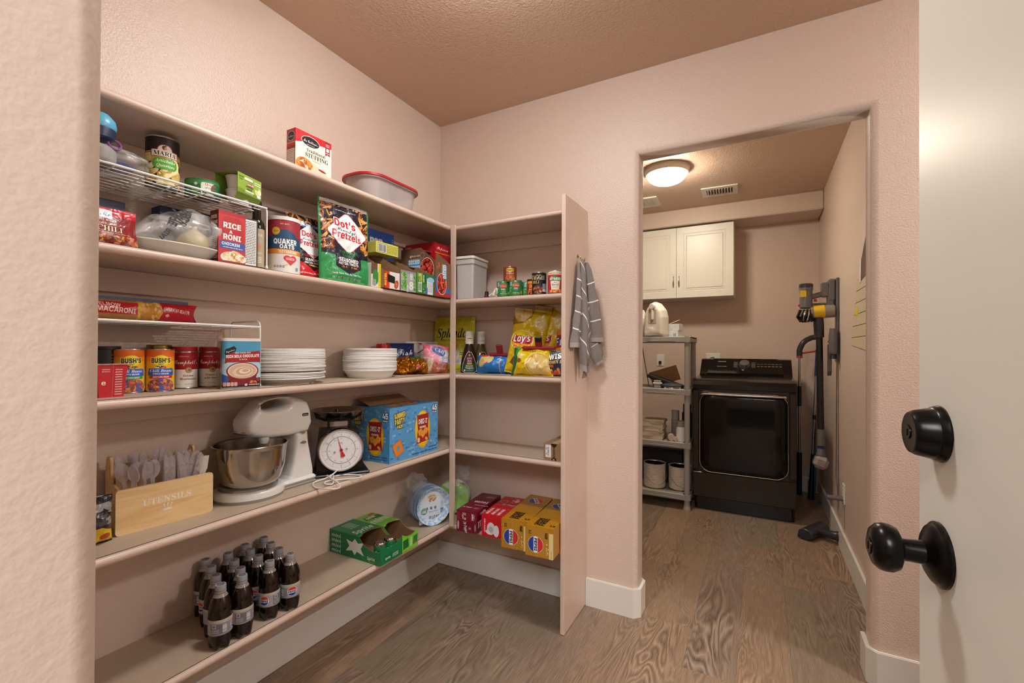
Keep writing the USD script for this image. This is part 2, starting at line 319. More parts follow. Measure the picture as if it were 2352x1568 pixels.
def art_arrays(art, surf=None, xs=None, ys=None, tri=True):
    """(V, F, C, N) of the artwork. surf(u, v) -> (points, normals) of the surface; xs, ys: grid lines between which the surface counts as flat"""
    V, F, C, N = [], [], [], []; nv = 0; z = E0
    if xs is not None:
        xs = np.asarray(xs, float)
        if ys is not None:
            ys = np.asarray(ys, float); cells = []
            for i in range(len(xs)-1):
                for j in range(len(ys)-1):
                    a, b, c, d = (xs[i], ys[j]), (xs[i+1], ys[j]), (xs[i+1], ys[j+1]), (xs[i], ys[j+1])
                    cells += [np.array((a, b, c)), np.array((a, c, d))]
            gx, gy = np.meshgrid(xs, ys, indexing='ij')
        else: cells = [np.array(((xs[i], -9), (xs[i+1], -9), (xs[i+1], 9))) for i in range(len(xs)-1)]
        geo = np.array([Polygon(c) if ys is not None else sbox(c[0][0], -9, c[1][0], 9) for c in cells])
        tree = shapely.STRtree(geo); cs = np.array(cells); nc = len(cs)
        if ys is None: cs = np.stack([np.c_[cs[:, 0, 0], np.zeros(nc)], np.c_[cs[:, 1, 0], np.zeros(nc)], np.c_[cs[:, 1, 0], np.full(nc, .1)]], 1)
        p, n = surf(cs[:, :, 0].ravel(), cs[:, :, 1].ravel()); Ai = np.linalg.inv(np.concatenate([cs, np.ones((nc, 3, 1))], 2)); cp, cn = Ai@p.reshape(nc, 3, 3), Ai@n.reshape(nc, 3, 3)
    for g, col, step in art.L:
        z += ES*step; parts = []
        if xs is None: parts = [(g, None)]
        else:
            idx = tree.query(g)
            for k, q in zip(idx, shapely.intersection(geo[idx], g) if len(idx) else ()):
                parts.append((q, k))
        for q, k in parts:
            for pg in getattr(q, 'geoms', [q]):
                if pg.geom_type != 'Polygon' or pg.area < 1e-9: continue
                if len(pg.interiors) == 0 and len(pg.exterior.coords) == 4: v2, f2 = np.array(pg.exterior.coords)[:3], np.array([[0, 1, 2]])
                else:
                    try: v2, f2 = trimesh.creation.triangulate_polygon(pg, engine='earcut')
                    except Exception: continue
                v2 = np.asarray(v2, float); f2 = np.asarray(f2, int)
                if not len(f2): continue
                if k is None:
                    P3 = np.c_[v2[:, 0], np.zeros(len(v2)), v2[:, 1]]; N3 = np.tile((0., -1., 0.), (len(v2), 1))
                    if surf is not None: P3, N3 = surf(v2[:, 0], v2[:, 1])
                else:
                    h = np.c_[v2, np.ones(len(v2))]; P3 = h@cp[k]; N3 = h@cn[k]; N3 = N3/np.maximum(np.linalg.norm(N3, axis=1, keepdims=True), 1e-9)
                V.append(P3+N3*z); N.append(N3); C.append(np.tile(col, (len(v2), 1))); F.append(f2+nv); nv += len(v2)
    return np.vstack(V), np.vstack(F), np.vstack(C), np.vstack(N)
def art_obj(name, arrs, mat, parent, label=None):
    V, F, C, N = arrs
    u_, F = np.unique(F, return_inverse=True); F = F.reshape(-1, 3); V, C, N = V[u_], C[u_], N[u_]
    a, b, c = V[F[:, 0]], V[F[:, 1]], V[F[:, 2]]; flip = np.einsum('ij,ij->i', np.cross(b-a, c-a), N[F[:, 0]]) < 0
    F = F.copy(); F[flip] = F[flip][:, ::-1]
    m = usdkit.mesh(stage, numbered(P_(parent)+'/'+name), (V, F), M(mat), smooth=False)
    m.CreateNormalsAttr(Vt.Vec3fArray.FromNumpy(N.astype(np.float32))); m.SetNormalsInterpolation('vertex')
    UsdGeom.PrimvarsAPI(m).CreatePrimvar('col', Sdf.ValueTypeNames.Color3fArray, 'vertex').Set(Vt.Vec3fArray.FromNumpy(C.astype(np.float32)))
    if label: m.GetPrim().SetCustomDataByKey('label', label)
    return m.GetPrim()
def join_arr(*arrs):
    V, F, C, N = [], [], [], []; n = 0
    for v, f, c, nn in arrs: V.append(v); F.append(f+n); C.append(c); N.append(nn); n += len(v)
    return np.vstack(V), np.vstack(F), np.vstack(C), np.vstack(N)
def plane(o, u, v):
    """surf mapping art (x, y) to o + x u + y v"""
    o, u, v = (np.asarray(q, float) for q in (o, u, v)); n = np.cross(u, v); n /= np.linalg.norm(n)
    return lambda x, y: (o+np.outer(x, u)+np.outer(y, v), np.tile(n, (len(x), 1)))
def cyl_surf(r, z0=0.):
    def s(x, y):
        a = np.asarray(x)/r; n = np.c_[np.sin(a), -np.cos(a), np.zeros(len(a))]; return n*r+np.c_[np.zeros((len(a), 2)), np.asarray(y)+z0], n
    return s
def label_wrap(parent, art, r, z0, mat='art_paper', half=None, name='label', seg=7.5):
    half = half or PI*r; k = max(2, int(round(2*half/(math.radians(seg)*r))))
    return art_obj(name, art_arrays(art, cyl_surf(r, z0), np.linspace(-half, half, k+1)), mat, parent)

# ---------------------------------------------------------------- builders for packages (front towards local -y)
def can(label, cat_, loc, rz, D, H, art, group=None, name='food_can', mat='art_paper', tin='tin', lid=None):
    """tin can with a paper label wrapped round it; art spans x = -pi r .. pi r, y = 0 .. H-2e"""
    t = thing(name, label, cat_, loc, rz, group); R = D/2; e = H*.035
    obj('body', lathe([(0, .002), (R*.9, .002), (R*.93, 0), (R, .0015), (R, e*.6), (R*.965, e), (R*.965, H-e), (R, H-e*.6), (R, H-.001), (R*.985, H), (R*.94, H-.001), (R*.93, H-.005), (0, H-.005)], 36), tin, t)
    label_wrap(t, art, R*.972, e, mat)
    if lid: obj('lid', lathe([(R*1.0, H-.012), (R*1.02, H-.012), (R*1.02, H+.003), (R*.98, H+.005), (R*.9, H+.003), (0, H+.003)], 36), lid, t)
    return t
def carton(label, cat_, loc, rz, W, Dp, H, faces, name='food_box', body='art_body', group=None, edge='#c9c4ba', rx=0, ry=0, mat='art_card', open_=None):
    """closed box, front face at y = -Dp/2; faces: {'f'|'r'|'l'|'t'|'b': Art}. The front art has x = -W/2..W/2, y = 0..H"""
    t = thing(name, label, cat_, loc, rz, group, rx, ry)
    key = 'card_'+edge.strip('#')
    if key not in DEFS: DEFS[key] = simple(edge, .5)
    obj('box', B(-W/2, W/2, -Dp/2, Dp/2, 0, H, .0012), key, t, smooth=False)
    add_faces(t, W, Dp, H, faces, mat); return t
def face_surf(k, W, Dp, H):
    return {'f': plane((0, -Dp/2, 0), (1, 0, 0), (0, 0, 1)), 'r': plane((W/2, 0, 0), (0, 1, 0), (0, 0, 1)), 'l': plane((-W/2, 0, 0), (0, -1, 0), (0, 0, 1)),
            't': plane((0, 0, H), (1, 0, 0), (0, 1, 0)), 'b': plane((0, 0, 0), (1, 0, 0), (0, -1, 0)), 'k': plane((0, Dp/2, 0), (-1, 0, 0), (0, 0, 1))}[k]
def add_faces(t, W, Dp, H, faces, mat='art_card', name='print'):
    arrs = [art_arrays(a, face_surf(k, W, Dp, H)) for k, a in faces.items() if a.L]
    if arrs: art_obj(name, join_arr(*arrs), mat, t)
def bag(label, cat_, loc, rz, W, H, dep, art, name='snack_bag', mat='art_foil', rx=0, ry=0, group=None, stand=False, wr=.004, seed=1, nx=14, ny=18, back='#b9b4ab', taper=0., pinch=.5, seal=.035, foot=.0, t=None):
    """soft bag: a puffed front that carries the artwork and a puffed back. stand: gusseted foot, fullest near the bottom. taper: how far the top narrows"""
    t = t or thing(name, label, cat_, loc, rz, group, rx, ry)
    xs = np.linspace(-W/2, W/2, nx+1); ys = H*np.array([0, seal*.5, seal]+list(np.linspace(seal, 1-seal, ny)[1:-1])+[1-seal, 1-seal*.5, 1])
    def prof(v):
        q = np.clip(v/H, 0, 1)
        if stand: return np.maximum(dep*(1-q)**.6*np.minimum(1, .55+q*6), .0015)
        m = np.clip((q-seal)/(1-2*seal), 0, 1); return .0012+dep*np.sin(PI*m)**.55
    def pos(u, v, sgn):
        u = np.asarray(u, float); v = np.asarray(v, float); q = v/H; s = np.abs(2*u/W)
        b = (1-np.clip(s, 0, 1)**2.4)**pinch; d = prof(v)*b
        w = (nz(np.c_[u*34+seed*7, v*34, np.full(len(u), sgn*3.)], seed)-.5)*2*wr*b+(nz(np.c_[u*90, v*90, np.full(len(u), seed*5.)], seed+3)-.5)*wr*.9*b
        x = u*(1-taper*q-.05*np.sin(PI*np.clip(q, 0, 1))*(0 if stand else 1)); zz = v*1.0
        return np.c_[x, sgn*(d+w*(q > .02))-.0006*(sgn < 0)+(.0006 if sgn > 0 else 0), zz]
    def surf(sgn):
        def s(u, v):
            u = np.asarray(u, float); v = np.asarray(v, float); e = 1e-3
            p = pos(u, v, sgn); du = pos(u+e, v, sgn)-pos(u-e, v, sgn); dv = pos(u, v+e, sgn)-pos(u, v-e, sgn)
            n = np.cross(du, dv)*(-sgn); n /= np.maximum(np.linalg.norm(n, axis=1, keepdims=True), 1e-12); return p, n
        return s
    art_obj('front', art_arrays(art, surf(-1), xs, ys), mat, t)
    bk = Art(back, W, H); art_obj('back', art_arrays(bk, surf(1), xs, ys), mat, t)
    return t
def cam_rz(x, y, off=0.):
    """rz that turns a thing's front (local -y) at (x, y) to the camera, plus off degrees"""
    d = CAM[:2]-np.array((x, y)); return math.degrees(math.atan2(d[1], d[0]))+90+off

# ---------------------------------------------------------------- the room
H = 2.44; XR, XLR = 2.02, -.55; YB = 2.515; WT = .115
OX0, OX1, OZ = 1.105, 1.932, 2.068
DEFS['wall_laundry'] = paint(WALL, .42, 170., .0008, .45)
fl = struct('floor', B(-1.6, 4.4, -5.2, 2.7, -.05, -.004), 'floor_base')
pw = .1815; rg = random.Random(11)
x_edge = 1.3255  # a seam seen in the photograph
joints = {0: -.24, 1: -.52}
for k in range(-8, 5):
    x0 = x_edge+k*pw; x1 = x0+pw
    y = {-8: -2.2, -7: -1.72, -6: -2.05, -5: -1.6, -4: -.98, -3: -1.9, -2: -.62, -1: -1.18, 0: -1.45, 1: -1.36, 2: -1.8, 3: -.38, 4: -1.0}[k]-2.44
    while y < 2.52:
        y1 = y+1.22
        a, b = max(x0, .0), min(x1, XR); c, d = max(y, -2.6), min(y1, YB)
        if b-a > .01 and d-c > .01 and (d > -1.95 or a > 1.0):
            obj('plank', B(a+.0001, b-.0001, c+.0001, d-.0001, -.004, 0, .0005), 'plank_'+rg.choice('aabbcd'), fl, smooth=False)
        y = y1
def slab_prof(pts, z0, z1): return ext(Polygon(pts), z1-z0, 'z', z0)
struct('ceiling', cat(B(-1.6, 4.4, -5.2, YB+.1, H, H+.06)), 'ceiling_paint')
struct('wall_left', B(-.1, 0, -1.9, .0, 0, H), 'wall_paint')
# back wall with the cased opening, its arrises rounded like bullnose drywall
def bull_wall(X0, X1, z1, o, th, r=.022, n=5):
    x0, x1, zt = o; ts = [0]+[r*(1-math.cos(PI/2*i/n)) for i in range(1, n+1)]; V, F = [], []
    prof = [(y, r-math.sqrt(max(r*r-(r-y)**2, 0))) for y in ts]+[(r+.0015, 0)]; prof = prof+[(th-y, q) for y, q in reversed(prof)]
    for y, q in prof: V += [(x0-q, y, 0), (x0-q, y, zt+q), (x1+q, y, zt+q), (x1+q, y, 0)]
    for i in range(len(prof)-1):
        for j in range(3):
            a, b, c, d = i*4+j, i*4+j+1, (i+1)*4+j+1, (i+1)*4+j; F += [(a, c, b), (a, d, c)]
    ms = [trimesh.Trimesh(V, F, process=False)]
    for y, s in ((0, 1), (th, -1)):
        q = r; pg = Polygon([(X0, 0), (x0-q, 0), (x0-q, zt+q), (x1+q, zt+q), (x1+q, 0), (X1, 0), (X1, z1), (X0, z1)])
        v, f = trimesh.creation.triangulate_polygon(pg, engine='earcut'); f = np.asarray(f)
        ms.append(trimesh.Trimesh(np.c_[v[:, 0], np.full(len(v), y), v[:, 1]], f if s > 0 else f[:, ::-1], process=False))
    return cat(ms)
struct('wall_back', bull_wall(-.1, 3.7, H, (OX0, OX1, OZ), WT), 'wall_paint')
struct('wall_right', B(3.6, 3.7, -2.02, .1, 0, H), 'wall_paint')  # unseen wall, set far out to leave room for the hall lamp
# front wall: the doorway the camera looks through; the left jamb is drywall with rounded corners
def pier(x0, x1, y0, y1, r, z0=0, z1=H, side=1):
    g = sbox(x0, y0, x1, y1); g = shapely.union_all([rrect(x0, y0, x1, y1, r, 6), sbox(x0, y0, (x0+x1)/2, y1) if side > 0 else sbox((x0+x1)/2, y0, x1, y1)])
    return ext(g, z1-z0, 'z', z0)
struct('wall_front', cat(pier(-.1, 1.18, -2.02, -1.9, .018), pier(1.83, 3.7, -2.02, -1.9, .018, side=-1), B(1.18, 1.83, -2.02, -1.9, 2.06, H)), 'jamb_paint')
# laundry room
struct('wall_laundry_back', B(XLR, XR, YB, YB+.1, 0, H), 'wall_laundry'); struct('wall_laundry_right', B(XR, XR+.1, WT, YB+.1, 0, H), 'wall_laundry')
struct('wall_laundry_left', B(XLR-.1, XLR, WT, YB+.1, 0, H), 'wall_laundry')
struct('soffit', B(XLR, XR, 2.19, YB, 2.292, H, .008), 'wall_laundry')
# unseen kitchen shell behind the camera, closing the space round its lamp
struct('wall_kitchen', cat(B(-1.6, -1.5, -5.2, -2.02, 0, H), B(4.3, 4.4, -5.2, -2.02, 0, H), B(-1.6, 4.4, -5.3, -5.2, 0, H), B(-1.6, -.1, -2.02, -1.9, 0, H), B(3.7, 4.4, -2.02, -1.9, 0, H)), 'kitchen_wall')
# baseboards: square edge with an eased top, wrapping the rounded corners with a 45 degree piece
BH, BT = .128, .014
def bb(pts, name, closed=False):
    """pts: wall line, the board stands to the left of it"""
    g = LineString(pts).buffer(BT, single_sided=True, join_style='bevel'); lo = ext(g, BH-.004, 'z', 0)
    g2 = LineString(pts).buffer(BT-.004, single_sided=True, join_style='bevel'); return struct(name, cat(lo, ext(g2, .004, 'z', BH-.004)), 'trim_white', smooth=False)
bb([(0, 0), (0, -1.9)][::-1][::1], 'baseboard_left') if False else struct('baseboard_left', B(0, BT, -1.9, -BT, 0, BH, .003), 'trim_white', smooth=False)
struct('baseboard_back', B(0, .851, -BT, 0, 0, BH, .003), 'trim_white', smooth=False)
def bb_poly(pts, name):
    lo = ext(Polygon(pts), BH-.003, 'z', 0); hi = ext(Polygon(pts).buffer(-.003, join_style='mitre'), .003, 'z', BH-.003); return struct(name, cat(lo, hi), 'trim_white', smooth=False)
c = .02; t_ = BT
x = OX0
bb_poly([(.87, 0), (x-c, 0), (x, c), (x, WT-c), (x-c, WT), (x-c, WT+t_), (x+.006-c, WT+t_), (x+t_, WT-c+.006), (x+t_, c-.006), (x-c+.006, -t_), (.87, -t_)], 'baseboard_jamb_left')
x = OX1
bb_poly([(3.6, 0), (x+c, 0), (x, c), (x, WT), (x-t_, WT), (x-t_, c-.006), (x+c-.006, -t_), (3.6, -t_)], 'baseboard_jamb_right')
struct('baseboard_laundry_right', B(XR-BT, XR, WT, YB-BT, 0, BH, .003), 'trim_white', smooth=False)
struct('baseboard_laundry_back', B(XLR, XR, YB-BT, YB, 0, BH, .003), 'trim_white', smooth=False)

# the cream door, swung open on the right
dr = thing('door_1', 'smooth cream painted door standing open at the right with dark bronze knob and deadbolt', 'door', (1.8125, -1.889, 0), 94.9, kind='structure')
# local x runs from the hinge to the latch, local +y faces the shelves (room left)
obj('leaf', B(0, .612, -.035, 0, .012, 2.035, .0025), 'door_paint', dr, smooth=False)
LX = .612-.0603
def turn(prof, n=40):  # lathe about local +y
    m = lathe(prof, n); v = np.array(m.vertices); return trimesh.Trimesh(np.c_[v[:, 0], v[:, 2], -v[:, 1]], m.faces, process=False)
kz, dz = .954, 1.0945
ks = obj('knob', T(turn([(0, .0), (.037, 0), (.0372, .003), (.0345, .0055), (.0335, .006), (.032, .0085), (.026, .012), (.0165, .015), (.0135, .0165), (.0125, .03), (.0128, .036), (.0165, .037), (.0245, .041), (.0275, .047), (.0278, .053), (.0265, .059), (.0215, .0645), (.014, .067), (.0105, .0672), (.0104, .0665), (.0098, .0665), (.0097, .0685), (0, .0685)]), LX, 0, kz), 'bronze', dr)
obj('keyhole', T(B(-.0012, .0012, 0, .0006, -.0045, .0045), LX, .0686, kz), 'bronze_dark', ks)
obj('latch_plate', B(.6118, .6128, -.028, -.006, kz-.028, kz+.028), 'bronze', dr)
db = obj('deadbolt', T(turn([(0, 0), (.0325, 0), (.033, .002), (.031, .007), (.0295, .0085), (.029, .012), (.0262, .024), (.0235, .0285), (.021, .0295), (.0085, .0293), (.0084, .0285), (.0078, .0285), (.0076, .0305), (0, .0305)]), LX, 0, dz), 'bronze', dr)
obj('keyhole', T(B(-.001, .001, 0, .0006, -.004, .004), LX, .0306, dz), 'bronze_dark', db)

# ---------------------------------------------------------------- built-in shelving
DL, DR_, XP, YP = .267, .251, .851, -.277
ZS = [1.788, 1.432, 1.069, .709, .343]; TH = .023
wordL = ['topmost shelf on the left wall, under the stuffing box', 'second shelf down on the left wall, holding pretzels and oats', 'middle shelf on the left wall, holding cans and paper plates', 'fourth shelf down on the left wall, holding the mixer and scale', 'lowest shelf on the left wall, holding the cola bottles']
wordR = ['topmost empty shelf of the narrow bay beside the end panel', 'second shelf of the narrow bay, holding a row of small cans', 'middle shelf of the narrow bay, holding chip bags', 'fourth shelf of the narrow bay, holding one cardboard box', 'lowest shelf of the narrow bay, holding soda cartons']
def nosed(L0, L1, d, th, axis):
    """board with a bullnose front edge: profile in depth and height, extruded along the wall"""
    r = th/2; pts = [(0, -th), (0, 0)]+[(d-r+r*math.sin(a), -r+r*math.cos(a)) for a in np.linspace(0, PI, 10)]
    return pts
def board(pts, a, b, axis):
    if axis == 'y': g = ext(Polygon(pts), b-a, 'y', a); return g
    v = ext(Polygon([(-p, q) for p, q in pts]), b-a, 'x', a); return v
for i, z in enumerate(ZS):
    s = thing('wall_shelf', 'beige painted '+wordL[i], 'shelf', (0, 0, z), 0, 'shelves along the left wall')
    obj('board', board(nosed(0, 0, DL, TH, 'y'), -1.9, 0, 'y'), 'shelf_paint', s)
    obj('liner', B(.001, DL-.0125, -1.898, -.001, 0, .0009), 'liner', s, smooth=False); obj('liner_edge', B(DL-.0125, DL-.0117, -1.898, -DR_-.002, 0, .0012), 'liner_edge', s, smooth=False)
    obj('cleat', B(0, .018, -1.9, -.0, -TH-.066, -TH, .002), 'cleat_paint', s, smooth=False)
    s = thing('wall_shelf', 'beige painted '+wordR[i], 'shelf', (0, 0, z), 0, 'shelves of the narrow bay')
    obj('board', board(nosed(0, 0, DR_, TH, 'x'), DL, XP, 'x'), 'shelf_paint', s)
    obj('liner', B(DL-.0115, XP-.001, -DR_+.0125, -.001, 0, .0009), 'liner', s, smooth=False); obj('liner_edge', B(DL, XP-.001, -DR_+.0117, -DR_+.0125, 0, .0012), 'liner_edge', s, smooth=False)
    obj('cleat', B(.018, XP, -.018, 0, -TH-.066, -TH, .002), 'cleat_paint', s, smooth=False)
tag(obj('bay_divider', B(XP, XP+.018, YP, 0, .002, 1.842, .0015), 'shelf_paint', None, False), 'tall beige painted end panel closing the narrow shelf bay', 'panel')
tag(obj('shelf_post', B(DL+.002, DL+.028, -DR_-.013, -DR_-.001, .338, 1.789, .001), 'shelf_paint', None, False), 'slim beige vertical strip where both runs of shelves meet', 'post')

# lamps and ceiling registers
def ceiling_lamp(loc, label, bulb, group=None):
    t = thing('ceiling_lamp', label, 'ceiling lamp', loc, 0, group)
    obj('pan', lathe([(.0, 0), (.150, 0), (.150, -.006), (.144, -.010), (.146, -.024), (.139, -.038), (.128, -.040), (.127, -.030), (0, -.030)][::-1], 48), 'lamp_trim', t)
    R = .126; obj('glass_bowl', lathe([(0, -.104)]+[(R*math.sin(a), -.038-.066*math.cos(a)**.85) for a in np.linspace(.12, PI/2, 14)], 48), bulb, t)
    obj('finial', lathe([(0, -.122), (.004, -.121), (.005, -.117), (.003, -.113), (.010, -.108), (.012, -.105), (.011, -.102), (0, -.102)], 20), 'lamp_trim', t)
    return t
ceiling_lamp((1.016, 1.22, H), 'lit white glass bowl ceiling lamp in the laundry room', 'laundry_bulb')
ceiling_lamp((.9, -1.0, H), 'unseen glass bowl ceiling lamp lighting the pantry shelves and door', 'unseen_pantry_bulb')  # out of view above the frame, placed to light shelves and door
ceiling_lamp((3.05, -.5, H), 'unseen glass bowl ceiling lamp lighting the left shelves from behind the open door', 'unseen_hall_bulb')  # out of view past the door, placed to light the left shelves at a slant
v = thing('ceiling_vent', 'white louvred ceiling register right of the laundry lamp', 'vent', (1.305, 1.842, H), 2)
fr = Polygon(sbox(-.128, -.108, .128, .108).exterior.coords, [sbox(-.092, -.062, .092, .062).exterior.coords])
obj('frame', ext(fr, .008, 'z', -.008), 'vent_white', v, False); obj('backing', B(-.095, .095, -.065, .065, -.001, 0), 'vent_dark', v, False)
for k in range(9): obj('louver', T(Rm(B(-.0012, .0012, -.062, .062, -.009, .009), 28, (0, 1, 0)), -.08+k*.02, 0, -.008), 'vent_white', v, False)
v = thing('ceiling_vent', 'white ceiling exhaust grille left of the laundry lamp, cut by the jamb', 'vent', (.70, 1.86, H), 2)
fr = Polygon(sbox(-.14, -.125, .14, .125).exterior.coords, [sbox(-.1, -.085, .1, .085).exterior.coords])
obj('frame', ext(fr, .010, 'z', -.010), 'vent_white', v, False); obj('backing', B(-.1, .1, -.085, .085, -.002, 0), 'vent_dark', v, False)
for k in range(8): obj('louver', B(-.1, .1, -.078+k*.0205, -.068+k*.0205, -.009, -.004), 'vent_white', v, False)
for k in range(7): obj('bar', B(-.09+k*.03-.002, -.09+k*.03+.002, -.085, .085, -.0095, -.0035), 'vent_white', v, False)

# ---------------------------------------------------------------- left wall, top shelf
Z1, Z2, Z3, Z4, Z5 = [z+.001 for z in ZS]
W, D, HH = .146, .046, .150
a = Art('#f0ead2', W, HH); a.poly([(-W/2, HH), (-W/2, HH*.70), (-.02, HH*.80), (W/2, HH*.86), (W/2, HH)], '#c8202a')
a.poly([(-W/2, 0), (-W/2, .04), (0, .052), (W/2, .02), (W/2, 0)], '#e6c9a4'); a.blobs(ell(-.038, .035, .034, .026), 26, (.004, .011), ['#c8782c', '#b5611f', '#d88f3c', '#a5521c'], (1, 1.6), 5, '#e8b468')
a.blobs(ell(.03, .012, .03, .009), 22, (.002, .005), ['#d9b071', '#c89a55', '#e3c38c'], (1, 1.5), 6); a.ell(.034, .034, .022, .006, '#e9dfc8', -8); a.ell(.034, .036, .017, .004, '#a8202a', -8)
a.ell(-.014, .122, .037, .019, '#e9e4d8'); a.ell(-.014, .122, .035, .017, '#141210'); a.text("Mrs Cubbison's", -.014, .1175, .0105, '#f2efe8', 'script', w=.058); a.lines(-.03, .109, .002, .112, 1, '#f2efe8')
a.text('Traditional', .008, .086, .0115, '#3a3a2a', 'serif'); a.text('STUFFING', .012, .067, .0155, '#2b2a20', 'serif', w=.094); a.text('SEASONED', .012, .058, .005, '#9a8c6a', 'serif')
a.poly([(.047, HH-.001), (.066, HH-.001), (.066, .098), (.0565, .104), (.047, .098)], '#a3131f'); a.rect(.051, .113, .062, .126, '#f3e9e0', .003); a.lines(.049, .13, .064, .142, 2, '#f3e9e0'); a.lines(.049, .105, .064, .111, 1, '#f3e9e0')
l = Art('#c2242c', D, HH); l.ell(0, .126, .019, .017, '#e9e4d8'); l.ell(0, .126, .0175, .0155, '#141210'); l.text("Mrs Cubbison's", 0, .1225, .006, '#f2efe8', 'script', w=.03); l.text('a family tradition', 0, .101, .006, '#f2e4d0', 'serifi', w=.042); l.rect(-.02, .006, .02, .082, '#e8dccb'); l.rect(-.02, .082, .02, .09, '#8d1620'); l.lines(-.018, .012, .018, .08, 13, '#8a7a70', .4)
carton('red and cream stuffing mix box on the topmost shelf', 'box', (.1775, -.978, Z1), 90, W, D, HH, {'f': a, 'l': l}, edge='#c2242c')
t = thing('food_container', 'clear food storage tub with red lid on the topmost shelf', 'container', (.135, -.585, Z1), 90)
def tub(x0, y0, x1, y1, r, z0, z1, tp, th=.0018):
    def ring(ins, z): g = rrect(x0+ins, y0+ins, x1-ins, y1-ins, max(r-ins, .004), 8); return np.array(g.exterior.coords)[:-1], z
    rs = [ring(tp, z0), ring(0, z1), ring(th, z1), ring(tp+th, z0+th)]; n = min(len(q[0]) for q in rs); V, F = [], []
    for p, z in rs: V += [(x, y, z) for x, y in p[:n]]
    for k in range(3):
        for i in range(n): j = (i+1) % n; F += [(k*n+i, k*n+j, (k+1)*n+j), (k*n+i, (k+1)*n+j, (k+1)*n+i)]
    for b, s in ((0, -1), (3, 1)):
        c = len(V); V.append(((x0+x1)/2, (y0+y1)/2, rs[b][1]))
        for i in range(n): j = (i+1) % n; F.append((c, b*n+i, b*n+j) if s > 0 else (c, b*n+j, b*n+i))
    return trimesh.Trimesh(V, F, process=False)
DEFS['tub_film'] = film('#d9cfc9', .35, .2, hi=.5, scale=4.)
obj('tub', tub(-.158, -.092, .158, .092, .075, .001, .098, .018), 'tub_film', t); obj('rim', ext(Polygon(rrect(-.166, -.1, .166, .1, .08, 8).exterior.coords, [rrect(-.154, -.088, .154, .088, .07, 8).exterior.coords]), .006, 'z', .094), 'tub_film', t)
obj('lid', cat(ext(rrect(-.170, -.104, .170, .104, .084, 8), .009, 'z', .1), ext(rrect(-.158, -.092, .158, .092, .074, 8), .003, 'z', .109)), 'red_plastic', t)

# ---------------------------------------------------------------- wire racks
def wire_rack(label, x0, x1, y0, y1, z, h, n, m, hoop=.02):
    """x: back to front, y: left to right end; z: shelf, h: deck height"""
    t = thing('wire_rack', label, 'rack', (0, 0, z)); r = .0026
    for i, x in enumerate((x0, x1)): obj('rail', tube([(x, y0, h), (x, y1, h)], r+.0006, 8), 'white_wire', t)
    for k in range(1, n): x = x0+(x1-x0)*k/n; obj('wire', tube([(x, y0, h-.0015), (x, y1, h-.0015)], .0014, 6), 'white_wire', t, True)
    for k in range(m+1): y = y0+(y1-y0)*(k+.5)/(m+1); obj('cross_wire', tube([(x0, y, h-.0042), (x1, y, h-.0042)], .0016, 6), 'white_wire', t, True)
    for y in (y0, y1):
        c = .014; p = [(x1, y, .003), (x1, y, h-.02), (x1, y, h+hoop-c), (x1-c*.3, y, h+hoop-c*.3), (x1-c, y, h+hoop), (x0+c, y, h+hoop), (x0+c*.3, y, h+hoop-c*.3), (x0, y, h+hoop-c), (x0, y, h-.02), (x0, y, .003)]
        f = obj('leg_frame', tube(p, r, 8), 'white_wire', t)
        for x in (x0, x1): obj('foot_cap', T(lathe([(0, 0), (.0045, 0), (.005, .003), (.003, .009), (0, .009)], 12), x, y, 0), 'white_plastic', f)
    return t
wire_rack('upper white wire rack holding the artichoke can, on the second shelf', .02, .262, -1.80, -1.19, Z2, .183, 9, 8, .004)
wire_rack('lower white wire rack holding pasta, on the middle shelf', .03, .19, -1.80, -1.163, Z3, .1876, 8, 10, .018)
RZ = Z2+.183+.0028; RZ2 = Z3+.1876+.0028

# things on the upper rack
H_ = .1335; R = .0764/2*.972; C = PI*R
a = Art('#161413', 2*C, H_*.93); a.blobs(sbox(-C, 0, C, .082), 130, (.006, .013), ['#e2c980', '#d7b763', '#efdfa8', '#c9a24e', '#b98f3e'], (1, 1.9), 3, '#f5ebc6', 10)
a.poly([(-C, .086), (C, .086), (C, .0835), (-C, .0835)], '#caa23a'); a.rect(-.031, .072, .031, .091, '#b5232b'); a.ell(0, .09, .0175, .0155, '#b5232b'); a.rect(-.0295, .0735, .0295, .0895, '#f2ece0'); a.ell(0, .09, .0155, .0138, '#f2ece0'); a.text('MARIA', 0, .0755, .0115, '#1a1716', 'serif', w=.05)
a.ell(-.002, .0965, .0045, .0058, '#7c2a20'); a.ell(.001, .095, .003, .004, '#e0a98a'); a.poly([(-.001, .101), (.002, .106), (.004, .101)], '#2d6a2a')
a.add(rrect(-.027, .039, .029, .07, .014), '#57a02e'); a.text('Artichoke', .001, .0578, .0085, '#eef3d0', 'serifi', w=.045); a.text('Quarters', .002, .0455, .0085, '#eef3d0', 'serifi', w=.04)
can('artichoke quarters can with black and gold label on the upper wire rack', 'can', (.16, -1.421, RZ), cam_rz(.16, -1.421, 8), .0764, H_, a)
H_ = .046; R = .0876/2*.972; C = PI*R
a = Art('#1d6a3c', 2*C, H_*.93); a.rect(-C, .03, C, H_, '#3a8b50'); a.add(rrect(-.012, .004, .036, .036, .006), '#e8efe0'); a.add(ell(.03, .02, .018, .018), '#1d6a3c')
a.text('Chicken', .013, .0275, .0072, '#c2323c', 'round', w=.03); a.text('of the Sea', .013, .0185, .0062, '#c2323c', 'round', w=.028); a.rect(-.008, .006, .034, .015, '#11291c'); a.text('CHUNK LIGHT', .013, .0085, .0042, '#e8efe0', wt=800, w=.036)
